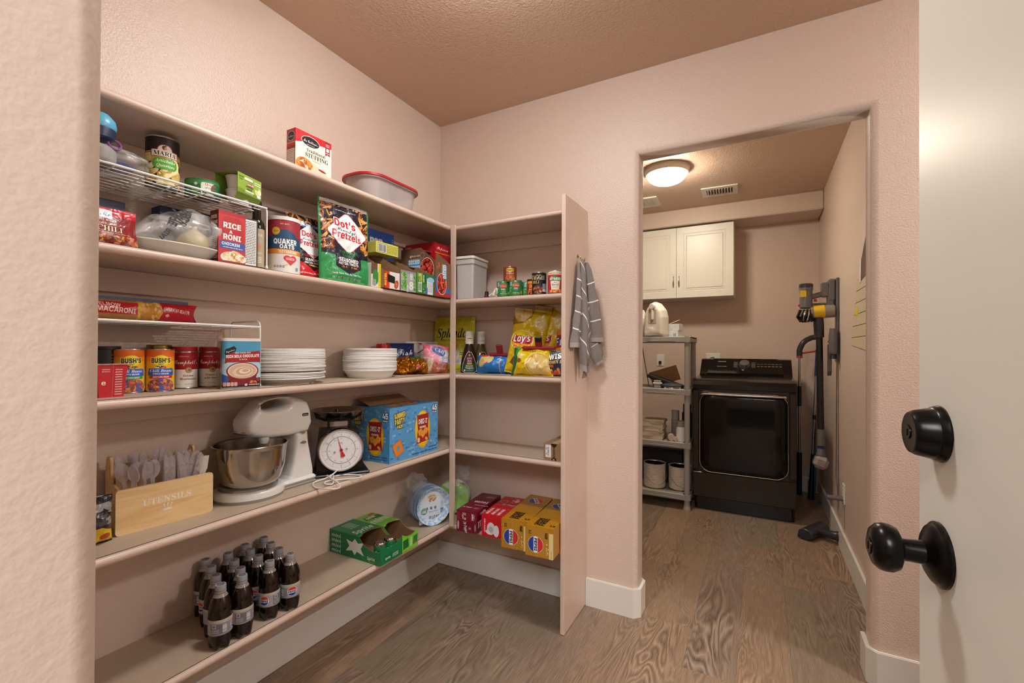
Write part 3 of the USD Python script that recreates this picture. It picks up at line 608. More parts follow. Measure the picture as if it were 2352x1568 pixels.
a.ell(-.024, .03, .0042, .0042, '#cfe0c4'); a.lines(-.034, .008, -.016, .02, 3, '#cfe0c4'); a.ell(.046, .013, .006, .006, '#3a7fc0'); a.ell(-.046, .013, .006, .006, '#3a7fc0'); a.lines(.05, .018, .07, .036, 4, '#d9e6d0')
can('flat chunk light tuna can with green label on the upper wire rack', 'can', (.17, -1.325, RZ), cam_rz(.17, -1.325, 10), .0876, H_, a)
t = thing('cup_pack', 'pair of white artichoke heart cups in a green card sleeve', 'food pack', (.205, -1.243, RZ), 90+18)
cup = lathe([(0, .0), (.026, 0), (.0275, .002), (.033, .036), (.0345, .037), (.0345, .040), (.033, .0405), (0, .0405)], 28)
obj('lower_cup', cup, 'white_gloss', t); obj('upper_cup', T(cup, 0, 0, .0415), 'white_gloss', t)
cl = Art(None, .1, .04); cl.ell(0, .02, .01, .0045, '#8a2b2b'); cl.text('CARA MIA', 0, .0185, .0032, '#f2efe8', wt=800, w=.016); cl.lines(-.018, .007, .018, .014, 2, '#8d8d86')
art_obj('cup_print', art_arrays(cl, lambda x, y: ((lambda rr, an: (np.c_[rr*np.sin(an), -rr*np.cos(an), y], np.c_[np.sin(an), -np.cos(an), 0*an]))(.0268+.0058*np.asarray(y)/.034+.0003, np.asarray(x)/.03)), np.linspace(-.025, .025, 8)), 'art_paper', t)
w, d, z0, z1 = .094, .076, .014, .0835
sl = cat(B(-w/2, w/2, -d/2-.0006, -d/2, z0+.012, z1), B(-w/2, w/2, d/2, d/2+.0006, z0, z1), B(-w/2, w/2, -d/2, d/2, z1, z1+.0006))
sl2 = trimesh.Trimesh([(-w/2, -d/2, z0+.012), (w/2, -d/2, z0+.012), (w/2-.004, -d/2+.012, z0-.004), (-w/2+.004, -d/2+.012, z0-.004)], [(0, 2, 1), (0, 3, 2)], process=False)
DEFS['card_green'] = simple('#7d9c33', .45); obj('sleeve', cat(sl, sl2), 'card_green', t, False)
a = Art('#8fb040', w, z1-z0-.012); hh = z1-z0-.012; a.poly([(-w/2, 0), (w/2, 0), (w/2, .008), (-w/2, .014)], '#6f8f2c'); a.add(rrect(-.02, hh-.016, .012, hh-.007, .003), '#e9ece0'); a.rect(-.02, hh-.0162, .012, hh-.0145, '#39471a'); a.text('Result', -.034, hh-.012, .0055, '#26301a', wt=700, w=.017); a.text('free', -.034, hh-.019, .005, '#26301a', wt=700)
a.lines(.018, hh-.02, .044, hh-.008, 2, '#eef3dc'); a.ell(.003, .032, .016, .005, '#a1333a'); a.text('CARA MIA', .003, .0297, .005, '#f3e9e0', wt=800, w=.027); a.text('artichoke', -.001, .0225, .0062, '#2c381a', w=.028); a.text('hearts', -.001, .0155, .0062, '#2c381a', w=.02); a.rect(-.018, .0095, .016, .0135, '#eef3dc'); a.lines(-.018, .005, .014, .008, 1, '#eef3dc'); a.blobs(ell(.033, .022, .013, .012), 9, (.005, .009), ['#efdc8f', '#e3c86a', '#f6ebb8'], (1, 1.5), 2, '#fbf6da'); a.ell(.036, .008, .008, .005, '#dfe8ee')
art_obj('sleeve_print', art_arrays(a, plane((0, -d/2-.0006, z0+.012), (1, 0, 0), (0, 0, 1))), 'art_card', t)
t = thing('squeeze_bottle', 'sky blue domed bottle top peeking out beside the left jamb on the upper rack', 'bottle', (.24, -1.583, RZ))
obj('body', lathe([(0, 0), (.026, 0), (.031, .008), (.031, .028), (.024, .036), (.018, .04), (0, .04)], 28), 'grey_plastic', t); DEFS['sky_blue'] = simple('#5aa9c8', .35); DEFS['navy_band'] = simple('#1d2c4d', .4); DEFS['mauve'] = simple('#7d4a86', .4)
obj('band', T(lathe([(.0, 0), (.020, 0), (.028, .004), (.0295, .022), (.028, .03), (0, .03)], 28), 0, 0, .052), 'navy_band', t); obj('cap', T(lathe([(.0, -.003), (.029, -.003), (.0315, .004), (.029, .018), (.018, .031), (0, .036)], 28), 0, 0, .08), 'sky_blue', t)
obj('loop', T(Rm(tube([(.012*math.cos(q), .012*math.sin(q), 0) for q in np.linspace(0, 2*PI, 20)[:-1]], .0028, 8, True), 70, (0, 1, 0)), .012, .024, .047), 'mauve', t)
# soft lumps for film bags
def lump(rx, ry, rz_, seed, amp=.16, sub=4, sq=1.0):
    m = trimesh.creation.icosphere(sub); v = np.array(m.vertices); n = nz(v*2.1+seed*9.7, seed)-.5; n2 = np.abs(nz(v*4.3+seed, seed+1)-.5)
    v = v*(1+amp*(2*n)-amp*.8*n2)[:, None]; v = np.sign(v)*np.abs(v)**sq*np.array((rx, ry, rz_)); return trimesh.Trimesh(v, m.faces, process=False)
t = thing('produce_bag', 'clear plastic bag with a blue print lying at the left end of the upper rack', 'bag', (.175, -1.545, RZ+.03))
obj('film', lump(.07, .085, .034, 4, .22), 'bag_film', t); DEFS['blue_packet'] = simple('#2c4aa0', .4); obj('blue_packet', T(lump(.045, .05, .012, 9, .2, 3), .01, .0, -.014), 'blue_packet', t); DEFS['tan_packet'] = simple('#b08a4a', .5); obj('tan_packet', T(lump(.035, .03, .008, 12, .2, 3), -.02, -.03, -.018), 'tan_packet', t)

# under the upper rack
W, HH = .15, .087
a = Art('#8c1a1c', W, HH); a.rect(-W/2, HH*.77, W/2, HH, '#c8202a'); a.poly([(.0, .06), (.026, .058), (.0265, .081), (-.001, .083)], '#f3f1ec'); a.text('Mc', .0125, .064, .0125, '#2a4a8c', 'script', w=.021); a.text('McCormick', .016, .0525, .0065, '#f3efe8', 'serif', w=.038); a.text('ORIGINAL', .018, .0435, .0058, '#d9c79c', 'serif', w=.036)
a.text('CHILI', .0205, .029, .0125, '#efe0b8', 'serif', w=.05, out='#5c1012', ow=.0012); a.lines(-.02, .0245, .06, .027, 1, '#e8d6b0'); a.blobs(sbox(-W/2, 0, W/2, .0225), 120, (.0025, .006), ['#7a2a1c', '#9a3a22', '#5c1c14', '#b3573a', '#c9804a'], (1, 1.7), 4); a.blobs(sbox(-.06, .004, .07, .021), 12, (.0012, .002), ['#e0a52c', '#6d8f2c'], (2, 4), 8)
bag('red chili seasoning packet leaning at the left end of the second shelf', 'packet', (.245, -1.583, Z2), 90, W, HH, .006, a, 'seasoning_packet', rx=-9, seed=2, nx=12, ny=10, wr=.003, back='#8c1a1c', seal=.06)
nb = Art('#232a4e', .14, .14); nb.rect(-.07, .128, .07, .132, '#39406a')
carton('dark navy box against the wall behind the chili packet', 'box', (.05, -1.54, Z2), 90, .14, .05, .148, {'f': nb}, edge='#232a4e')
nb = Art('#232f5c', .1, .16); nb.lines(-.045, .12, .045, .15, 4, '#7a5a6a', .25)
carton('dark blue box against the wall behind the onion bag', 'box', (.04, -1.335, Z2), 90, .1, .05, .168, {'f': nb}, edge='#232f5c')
t = thing('platter', 'white oval platter under the onion bag on the second shelf', 'platter', (.165, -1.405, Z2))
q = lathe([(0, .004), (.55, .004), (.62, 0), (.66, .002), (1.0, .0285), (1.0, .031), (.98, .031), (.64, .008), (0, .008)], 56); q.apply_scale((.098, .158, 1)); obj('dish', q, 'white_gloss', t)
t = thing('onion', 'pale peeled onion inside the clear produce bag', 'onion', (.185, -1.352, Z2+.0095))
obj('bulb', lathe([(0, 0), (.012, .001), (.032, .010), (.0425, .028), (.043, .042), (.035, .06), (.018, .072), (.007, .080), (.004, .088), (0, .09)], 36), 'onion', t)
t = thing('produce_bag', 'crumpled clear produce bag with black print around an onion', 'bag', (.0, 0, 0))
def film_sheet(keys, ny=44, nu=26, seed=3, amp=.006):
    """shell along y: keys (y, half width in x, x centre, z bottom, z top)"""
    k = np.array(keys); ys = np.linspace(k[0, 0], k[-1, 0], ny); V, F = [], []
    for y in ys:
        hw, xc, zb, zt = [np.interp(y, k[:, 0], k[:, c]) for c in range(1, 5)]
        for j in range(nu):
            an = 2*PI*j/nu; V.append((xc+hw*math.cos(an), y, (zb+zt)/2+(zt-zb)/2*math.sin(an)))
    V = np.array(V); w = np.abs(nz(V*np.array((40, 26, 40)), seed)-.5)*2; w2 = nz(V*np.array((95, 60, 95)), seed+2)-.5
    c = np.repeat(V.reshape(ny, nu, 3).mean(1), nu, 0); d = V-c; d /= np.maximum(np.linalg.norm(d, axis=1, keepdims=True), 1e-9); V = V+d*((w-.4)*amp*2+w2*amp*.6)[:, None]
    for i in range(ny-1):
        for j in range(nu): b = (j+1) % nu; F += [(i*nu+j, (i+1)*nu+j, (i+1)*nu+b), (i*nu+j, (i+1)*nu+b, i*nu+b)]
    return trimesh.Trimesh(V, F, process=False)
fs = film_sheet([(-1.535, .03, .205, Z2+.012, Z2+.016), (-1.51, .05, .2, Z2+.02, Z2+.062), (-1.46, .055, .195, Z2+.03, Z2+.10), (-1.42, .06, .19, Z2+.014, Z2+.118), (-1.37, .066, .188, Z2+.006, Z2+.142), (-1.32, .065, .188, Z2+.004, Z2+.136), (-1.28, .05, .195, Z2+.002, Z2+.09), (-1.255, .02, .205, Z2+.002, Z2+.05)])
obj('film', fs, 'bag_film', t, True)
a = Art(None); a.text('MATE', 0, 0, .017, '#1e1e1e', wt=800, w=.055, rot=-62); a.text('RECY', -.022, .004, .017, '#1e1e1e', wt=800, w=.055, rot=-62); a.text('RIAL', .028, -.05, .012, '#1e1e1e', wt=800, w=.03, rot=-62)
for i in range(len(a.L)): a.L[i] = (affinity.scale(a.L[i][0], -1, 1, origin=(0, 0)), a.L[i][1], 1.)
def on_film(u, v):
    from scipy.spatial import cKDTree
    P = np.c_[np.full(len(u), .275), -1.418+np.asarray(u), Z2+.095+np.asarray(v)]; tr = cKDTree(np.asarray(fs.vertices)[:, 1:]*1.0+0); V = np.asarray(fs.vertices)
    out = []
    for p in P:
        i = np.argsort(((V[:, 1:]-p[1:])**2).sum(1)-V[:, 0]*.0004)[:10]; i = i[np.argsort(-V[i, 0])[:3]]; out.append(V[i, 0].mean()+.002)
    return np.c_[out, P[:, 1], P[:, 2]], np.tile((1., 0, 0), (len(out), 1))
art_obj('print', art_arrays(a, on_film, np.linspace(-.08, .08, 17), np.linspace(-.09, .06, 16)), 'art_paper', t)
W, D, HH = .076, .042, .1465
a = Art('#c8242b', W, HH); a.rect(-W/2, HH-.010, W/2, HH, '#a81c22'); a.poly([(-.03, .05), (-.03, .118), (-.018, .132), (.018, .132), (.03, .118), (.03, .05)], '#b51d24'); a.text('RICE', 0, .099, .016, '#f3efe8', wt=900, w=.05); a.text('A', -.004, .085, .009, '#f3efe8', wt=800); a.text('RONI', 0, .066, .016, '#f3efe8', wt=900, w=.05); a.rect(-.034, .04, .036, .062, '#2456a8'); a.text('CHICKEN', -.004, .05, .0085, '#f3efe8', wt=800, w=.05); a.lines(-.025, .042, .03, .047, 1, '#e7d9b0')
a.ell(.004, .016, .036, .018, '#efe9dc'); a.blobs(ell(.004, .02, .031, .017), 60, (.0018, .0035), ['#e3c78a', '#d9b46a', '#c98f4a', '#efdcae'], (1, 2.6), 3); a.rect(-W/2, 0, W/2, .006, '#8a2a1c')
l = Art('#5c1c1e', D, HH); l.text('RICE', 0, .124, .009, '#e9dfd0', wt=800, w=.028); l.text('A RONI', 0, .108, .009, '#e9dfd0', wt=800, w=.034); l.rect(-.019, .08, .019, .1, '#2a4f94'); l.lines(-.018, .01, .018, .075, 12, '#c9b8b0', .4)
carton('red boxed rice mix standing behind the onion bag', 'box', (.23, -1.2865, Z2), 90, W, D, HH, {'f': a, 'l': l}, edge='#a81c22')
nb = Art('#1d1b1c', .05, .142); nb.rect(-.019, .004, .021, .138, '#e3e1dc'); nb.lines(-.017, .008, .019, .134, 26, '#3c3a3a', .42)
carton('black box with a long nutrition panel beside the olive oil', 'box', (.225, -1.235, Z2), 86, .05, .05, .142, {'f': nb}, edge='#1d1b1c')
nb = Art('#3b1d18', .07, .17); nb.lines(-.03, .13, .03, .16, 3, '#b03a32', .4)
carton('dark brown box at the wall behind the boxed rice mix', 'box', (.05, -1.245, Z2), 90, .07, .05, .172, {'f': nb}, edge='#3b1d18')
t = thing('oil_bottle', 'tall dark olive oil bottle with beige label behind the rack leg', 'bottle', (.205, -1.186, Z2), cam_rz(.205, -1.186))
obj('glass', lathe([(0, 0), (.0195, 0), (.0215, .003), (.0215, .135), (.0195, .148), (.0125, .16), (.0118, .19), (0, .19)], 28), 'glass_bottle', t); obj('cap', T(lathe([(0, 0), (.0135, 0), (.0138, .003), (.0138, .024), (.0128, .026), (0, .026)], 24), 0, 0, .188), 'black_plastic', t)
C = PI*.0216; a = Art('#b3a082', 2*C, .118); a.rect(-.02, .004, -.004, .05, '#e0dcd2'); a.lines(-.018, .008, -.006, .046, 9, '#4a4038', .4); a.text('OLIVE OIL', .006, .095, .0075, '#efe8d8', 'serif', w=.026); a.ell(.004, .062, .008, .013, '#c98b62'); a.text('ITALIAN', .006, .04, .006, '#efe8d8', 'serif', w=.02); a.lines(-.002, .012, .016, .032, 4, '#efe8d8')
label_wrap(t, a, .0216, .008)
H_ = .1815; R = .0505; C = PI*R
t = thing('oats_canister', 'round cardboard rolled oats canister with red, blue and white label', 'canister', (.2, -1.092, Z2), cam_rz(.2, -1.092, 4))
obj('body', lathe([(0, .001), (R, 0), (R, .003), (R-.001, .005), (R-.001, H_-.004), (0, H_-.004)], 48), 'paper_white', t); obj('lid', lathe([(R-.002, H_-.012), (R+.0012, H_-.012), (R+.0014, H_-.001), (R, H_), (R-.004, H_), (R-.005, H_-.006), (0, H_-.006)], 48), 'white_plastic', t)
a = Art('#e6e2da', 2*C, H_-.016); a.rect(-C, .095, C, .166, '#9d2b35'); a.rect(-C, .072, C, .112, '#1c4a6e'); a.add(ell(0, .10, .042, .035), '#1c4a6e'); a.rect(-C, .056, C, .072, '#e08a2c'); a.ell(-.026, .129, .0125, .0125, '#d9a93a'); a.lines(-.034, .126, -.018, .132, 2, '#8a6420')
a.text('QUAKER', .003, .088, .0165, '#f5f2ea', wt=900, w=.072); a.text('OATS', .008, .0735, .0135, '#f5f2ea', wt=900, w=.045); a.text('OLD FASHIONED', .012, .059, .0078, '#f8eedb', wt=800, w=.058); a.lines(-.02, .0665, .05, .07, 1, '#f8e4c0'); a.ell(.0085, .043, .0112, .0095, '#d2333f'); a.ell(.0275, .043, .0112, .0095, '#d2333f'); a.poly([(-.0015, .04), (.0375, .04), (.018, .02)], '#d2333f'); a.lines(.004, .037, .032, .046, 3, '#f5e4dc'); a.ell(.004, .021, .008, .003, '#e0c48a', 25)
for q in range(4): a.ell(-.028+q*.0085, .017, .0035, .0045, '#d5d2cc'); a.lines(-.031+q*.0085, .012, -.025+q*.0085, .02, 2, '#3a3a3a')
a.rect(.036, .006, .046, .016, '#6aa0a8'); a.text('EST 1877', .0, .15, .004, '#e8cfa0')
label_wrap(t, a, R-.0004, .004)
# pretzel pouches
def pretzels(area, seed, a, n=110): a.blobs(area, n, (.0028, .0048), ['#b5692a', '#8f4a18', '#d08a3e', '#6a3412', '#e0a558'], (3, 6.5), seed, '#efc27c', 8)
W, HH = .15, .235
a = Art('#141316', W, HH); pretzels(sbox(-W/2, .15, W/2, HH), 4, a, 60); pretzels(sbox(-W/2, .09, -.05, .15), 5, a, 20); a.rect(-W/2, .192, W/2, .208, '#2a4f9c'); a.text('SNACKING SIZE', .0, .196, .0085, '#e9e6df', wt=800, w=.10); a.poly([(-.04, .192), (.05, .192), (.055, .07), (.03, .045), (-.02, .045), (-.045, .07)], '#141316')
a.add(Polygon([(-.055, .14), (.01, .19), (.075, .14), (.01, .09)]).buffer(.012), '#e9e7e4'); a.text("Dot's", .005, .155, .021, '#c8202a', wt=800, w=.06, rot=-3); a.text('Homestyle', .006, .142, .0105, '#1e1e1e', 'script', w=.06, rot=-2); a.text('Pretzels', .008, .121, .02, '#c8202a', wt=800, w=.085, rot=-3); a.text('ORIGINAL', .004, .081, .0095, '#b5232b', wt=800, w=.06); a.text('SEASONED', .006, .066, .0095, '#efece6', wt=800, w=.06); a.text('PRETZEL TWISTS', .006, .056, .0065, '#efece6', wt=800, w=.062); a.ell(.008, .049, .02, .003, '#d59a4a', -6)
a.poly([(-W/2, 0), (W/2, 0), (W/2, .06), (.045, .06), (.008, .03), (-.035, .06), (-W/2, .06)], '#c8202a'); a.text('Small Town Story, Big Time Flavor', .0, .018, .005, '#f3e9e0', 'serif', w=.11)
bag('smaller red and black pretzel pouch behind the oats canister', 'snack bag', (.165, -.968, Z2), 88, W, HH, .026, a, 'pretzel_pouch', rx=-7, stand=True, seed=5, taper=.03)
W, HH = .205, .302
a = Art('#1e1d2c', W, HH); pretzels(sbox(-W/2, .115, W/2, HH-.014), 7, a, 190); a.poly([(-.053, HH-.02), (.053, HH-.02), (.055, .06), (.0, .03), (-.05, .06)], '#1e1d2c'); a.poly([(-W/2, 0), (W/2, 0), (W/2, .10), (.055, .095), (.053, .055), (.002, .028), (-.05, .055), (-.052, .095), (-W/2, .10)], '#2f9150'); a.rect(-W/2, 0, -W/2+.006, HH, '#2f9150'); a.rect(W/2-.006, 0, W/2, HH, '#2f9150'); a.rect(-W/2+.006, HH-.013, W/2-.006, HH, '#c9c6c4')
a.lines(-.04, HH-.036, .04, HH-.03, 1, '#b5b2ae'); a.add(Polygon([(-.062, .187), (.004, .25), (.072, .187), (.004, .125)]).buffer(.014), '#c8202a'); a.add(Polygon([(-.062, .187), (.004, .25), (.072, .187), (.004, .125)]).buffer(.012), '#eae8e6'); a.text("Dot's", -.006, .205, .030, '#c8202a', wt=800, w=.084, rot=-4, out='#eae8e6', ow=.003); a.text('Homestyle', .0, .189, .0145, '#1e1e1e', 'script', w=.084, rot=-4); a.text('Pretzels', .0, .161, .028, '#c8202a', wt=800, w=.118, rot=-4, out='#eae8e6', ow=.003)
a.text('PARMESAN', .001, .107, .011, '#2f8a4a', 'serif', w=.072); a.text('GARLIC', .001, .094, .011, '#2f8a4a', 'serif', w=.05); a.lines(-.03, .0885, .032, .091, 1, '#bdbab4'); a.text('SEASONED', .001, .075, .0135, '#efece6', wt=900, w=.082); a.text('PRETZEL TWISTS', .001, .064, .009, '#efece6', wt=800, w=.082); a.blobs(sbox(-.035, .053, .037, .06), 10, (.0022, .003), ['#d59a4a', '#b5692a'], (3, 6), 2, k=8, ang=(60, 120)); a.text('Small Town Story, Big Time Flavor', -.004, .026, .0068, '#eaf2e8', 'serif', w=.12); a.text('NET WT. 16 OZ. (1 LB) 453g', -.004, .010, .0078, '#d5e8d8', wt=400, w=.115)
bag('large green-edged garlic pretzel pouch at the front of the second shelf', 'snack bag', (.222, -.858, Z2), 83, W, HH, .030, a, 'pretzel_pouch', rx=-4, ry=1.5, stand=True, seed=8, wr=.005, taper=-.05, nx=18, ny=24, back='#c9c6c4')
W, HH = .13, .20
a = Art('#6d1d3a', W, HH); a.rect(-W/2, .168, W/2, HH, '#5a4a22'); a.rect(-W/2, .125, W/2, .155, '#c8302c'); a.text('IDAHOAN', .0, .131, .02, '#f3efe8', wt=900, w=.115); a.ell(.035, .162, .03, .012, '#cdbb84'); a.ell(.035, .162, .026, .009, '#39421c'); a.ell(.035, .115, .03, .012, '#cdbb84'); a.ell(.035, .115, .026, .009, '#39421c'); a.text('BABY REDS', .03, .087, .013, '#efe0d0', 'serifi', w=.055); a.text('POTATOES', .03, .075, .0105, '#efe0d0', 'serif', w=.055); a.lines(.0, .06, .06, .072, 2, '#e0b48a')
a.blobs(sbox(-W/2, 0, W/2, .05), 60, (.005, .011), ['#efe3c4', '#e6d2a4', '#f6efdc', '#d9b98a'], (1, 1.7), 5); a.ell(.045, .044, .015, .012, '#2c4a9c'); a.lines(.033, .04, .057, .05, 3, '#e9e6df'); a.poly([(.038, .034), (.03, .02), (.042, .026)], '#c8302c'); a.poly([(.05, .034), (.058, .02), (.047, .026)], '#2c4a9c')
bag('dark red instant mashed potato pouch squeezed beside the pretzel pouch', 'pouch', (.215, -.806, Z2), 92, W, HH, .022, a, 'potato_pouch', rx=-3, stand=True, seed=9, taper=.12)
nb = Art('#e3e0d8', .05, .094); nb.rect(-.025, .05, .008, .094, '#6a4a3a'); nb.ell(-.002, .04, .016, .03, '#3a8a3c'); nb.rect(-.02, .004, .0, .03, '#b9bcae'); nb.lines(-.019, .005, -.001, .029, 8, '#4a4a44'); nb.rect(.012, 0, .025, .094, '#ead42c'); nb.lines(.014, .004, .023, .09, 16, '#7a6c14', .25)
carton('white, green and yellow carton at the left of the opened can cases', 'box', (.2, -.7335, Z2), 90, .048, .11, .094, {'f': nb}, edge='#dcd8cc')
# opened can cases: cardboard trays with a torn front
def case(label, x1, y0, y1, dep, zf, zb, faces, cut=.45, cans=True, side=None, edge=None):
    w = y1-y0; t = thing('can_case', label, 'carton', (x1-dep/2, (y0+y1)/2, Z2), 90); th = .0016; xs = -dep/2
    g = Polygon([(-dep/2, 0), (dep/2, 0), (dep/2, zb), (-dep/2+dep*cut, zb), (-dep/2, zf)])
    for s in (-1, 1): obj('side_panel', ext(g, th, 'x', -w/2 if s < 0 else w/2-th), 'cardboard', t, False)
    obj('front_panel', B(-w/2, w/2, -dep/2, -dep/2+th, 0, zf), 'cardboard', t, False); obj('back_panel', B(-w/2, w/2, dep/2-th, dep/2, 0, zb), 'cardboard', t, False); obj('base', B(-w/2, w/2, -dep/2, dep/2, 0, th), 'cardboard', t, False)
    obj('top_panel', B(-w/2, w/2, -dep/2+dep*cut+.02, dep/2, zb-th, zb), 'cardboard', t, False)
    arrs = [art_arrays(faces, plane((0, -dep/2, 0), (1, 0, 0), (0, 0, 1)))] if faces else []
    if side is not None:
        sd = Art(None); sd.L = [(q.intersection(affinity.scale(g, -1, 1, origin=(0, 0))), c_, s_) for q, c_, s_ in side.L]; sd.L = [q for q in sd.L if not q[0].is_empty]
        arrs.append(art_arrays(sd, plane((-w/2, 0, 0), (0, -1, 0), (0, 0, 1))))
    if arrs: art_obj('print', join_arr(*arrs), 'art_card', t)
    return t
def plain_can(label, loc, D, H, top='tin'):
    t = thing('food_can', label, 'can', loc); R = D/2
    obj('body', lathe([(0, 0), (R, .001), (R, H-.003), (R*.985, H), (R*.93, H-.001), (R*.92, H-.004), (0, H-.004)], 28), top, t); return t
y0, y1 = -.708, -.622; w = y1-y0
a = Art('#e2dfd8', w, .068); a.rect(-w/2, 0, -.018, .068, '#cf3a22'); a.rect(-.018, 0, -.014, .068, '#dd7a4a'); a.text("ROTEL", -.032, .036, .012, '#f0c83a', wt=900, w=.05, rot=90); a.poly([(-.026, .058), (.016, .05), (.016, .022), (-.026, .026)], '#1a1817'); a.ell(.024, .02, .012, .018, '#b5472a', -20); a.blobs(ell(.022, .018, .008, .011), 10, (.002, .004), ['#d9a06a', '#c9663a', '#e8c49a'], (1, 1.4), 2)
case('opened brown case with red and white front beside the potato pouch', .275, y0, y1, .22, .068, .155, a, .62)
y0, y1 = -.62, -.524; w = y1-y0
a = Art('#a9abae', w, .086); a.rect(-w/2, .074, w/2, .086, '#8f9194')
for x_, s_ in ((-.028, 2), (.04, 4)): a.blobs(sbox(x_-(.016 if x_ < 0 else .009), .006, x_+(.018 if x_ < 0 else .0075), .078), 46 if x_ < 0 else 26, (.004, .006), ['#5ea336', '#4a8f2a', '#79b84c'], (1, 1.1), s_, '#c3e09a')
a.bars(.01, .05, .026, .078, 16, '#eceae6', True); a.text('CANS', .0, .012, .011, '#dfe0e0', wt=700, w=.03, rot=90); a.text('8', .0175, .01, .032, '#e6e6e4', wt=800, w=.024, out='#c3c4c6', ow=.002)
case('opened grey case of eight pea cans with pea pictures', .278, y0, y1, .2, .086, .145, a, .55)
y0, y1 = -.522, -.405; w = y1-y0
a = Art('#2f7a3c', w, .09); a.rect(-w/2, 0, -w/2+.006, .09, '#3fae4a'); a.blobs(sbox(-.05, .045, -.022, .088), 16, (.004, .006), ['#9cb44a', '#7f9c36', '#b9c86a'], (2.5, 4), 3); a.rect(-.05, .006, -.026, .048, '#d3e0c8'); a.bars(-.048, .012, -.028, .044, 14, '#3f6a4a'); a.rect(-.02, .045, .0, .09, '#1f5a3a'); a.text('ASPAR', -.009, .066, .009, '#e3ead8', wt=800, w=.034, rot=90); a.blobs(sbox(-.02, .004, .006, .044), 20, (.003, .006), ['#2f6a2c', '#49903a', '#6fae4e'], (1.5, 4), 7)
a.rect(.008, 0, .05, .07, '#dfe3e2'); a.rect(.0, .0, .012, .03, '#4a6ab0'); a.ell(.035, .066, .024, .012, '#9cc8e6'); a.lines(.014, .01, .046, .052, 7, '#6a6f72', .3)
case('opened green vegetable can case with white nutrition panel', .282, y0, y1, .18, .088, .135, a, .5)
for y_, x_ in ((-.665, .15), (-.57, .16), (-.47, .165)): plain_can({-.665: 'tin can showing inside the opened red and white case', -.57: 'tin can showing inside the grey pea case', -.47: 'tin can showing inside the green vegetable case'}[y_], (x_, y_, Z2+.0018), .066, .1)
y0, y1 = -.404, -.286; w = y1-y0; dep = .205
def tomatoes(a, cx, cy, rx, ry, seed): a.ell(cx, cy, rx, ry, '#e6ddcf'); a.ell(cx, cy, rx*.94, ry*.94, '#5c1812'); a.blobs(ell(cx, cy, rx*.9, ry*.9), 70, (rx*.1, rx*.2), ['#d23a26', '#b82a1c', '#e35a3c', '#98201a'], (1, 1.5), seed, '#f08a6a', 5)
a = Art('#7a583c', w, .158); a.poly([(-w/2, 0), (w/2, 0), (w/2, .03), (0, .05), (-w/2, .1)], '#2c6ab0'); a.rect(-w/2, 0, w/2, .02, '#b5302a'); tomatoes(a, -.012, .058, .037, .05, 3); a.text('DICED', .02, .118, .02, '#eef0f2', wt=900, w=.062, rot=90, out='#4a9fd6', ow=.004); a.text('TOMATOES', .0, .125, .010, '#eee6da', wt=800, w=.05, rot=90); a.blobs(ell(-.04, .14, .012, .014), 5, (.006, .008), ['#d23a26', '#e35a3c'], (1, 1.2), 2); a.ell(-.03, .118, .012, .012, '#a58a6c'); a.ell(-.03, .118, .0105, .0105, '#6a4a34')
sd = Art('#7a583c', dep, .225)
for k in range(5): sd.rect(-dep/2, .03+.04*k, dep/2, .0312+.04*k, '#644630')
tomatoes(sd, .052, .12, .042, .058, 5); sd.text('DICED', -.022, .152, .0185, '#eef0f2', wt=900, w=.066, out='#4a9fd6', ow=.004); sd.text('TOMATOES', -.02, .131, .0135, '#eef0f2', wt=900, w=.066, out='#4a9fd6', ow=.003); sd.text("Member's Mark", -.012, .186, .008, '#e6dccb', wt=700, w=.05); sd.poly([(-.05, .188), (-.043, .195), (-.036, .188), (-.043, .181)], '#e6dccb'); sd.ell(.026, .19, .012, .014, '#d9cbb8'); sd.ell(.026, .19, .011, .013, '#77563c'); sd.lines(-.05, .172, .02, .176, 1, '#e6dccb'); sd.blobs(ell(.075, .205, .012, .012), 5, (.005, .008), ['#d23a26', '#e35a3c'], (1, 1.3), 4); sd.ell(.082, .035, .02, .022, '#c8321f'); sd.poly([(.07, .05), (.082, .06), (.094, .05), (.082, .052)], '#3f7a2a')
case('brown opened carton of diced tomato cans at the post', .289, y0, y1, dep, .156, .226, a, .42, side=sd)
HH = .276; a = Art('#b81c26', .13, HH); a.text('Popcorn', .0, .245, .016, '#f3e6dc', 'script', w=.09); a.rect(-.065, .226, .065, .230, '#e8a03a'); l = Art('#b81c26', .2, HH); l.text('3 BAGS', -.068, .252, .01, '#f3e6dc', wt=800, w=.035)
carton('tall red popcorn box at the wall behind the diced tomato carton', 'box', (.105, -.236, Z2), 90, .13, .19, HH, {'f': a, 'l': l}, edge='#b81c26')
HH = .29; a = Art('#2450a8', .2, HH); a.rect(-.1, .2, -.062, HH, '#ddd53a'); a.text('12', -.08, .246, .022, '#2450a8', wt=800, w=.028); a.text('pop.', -.005, .232, .026, '#f0f0ee', 'round', w=.085, out='#9db4e0', ow=.003); a.text('tarts', -.005, .2, .026, '#f0f0ee', 'round', w=.085); a.lines(.086, .21, .096, .27, 6, '#9db4e0', .4)
carton('blue toaster pastry box at the wall behind the opened cases', 'box', (.045, -.54, Z2), 90, .2, .05, HH, {'f': a}, edge='#2450a8')
W, HH = .13, .047; a = Art('#d9d35a', W, HH); a.rect(-.056, .004, -.003, .042, '#23221e'); a.rect(-.0545, .0055, -.0045, .0405, '#e9e8e4'); a.bars(-.052, .008, -.007, .038, 26); a.lines(.0, .006, .062, .041, 7, '#6a6a2a', .35)
carton('small yellow box with barcode lying on the opened cases', 'box', (.152, -.61, Z2+.1562), 90, W, .085, HH, {'f': a}, edge='#d9d35a', name='food_box')

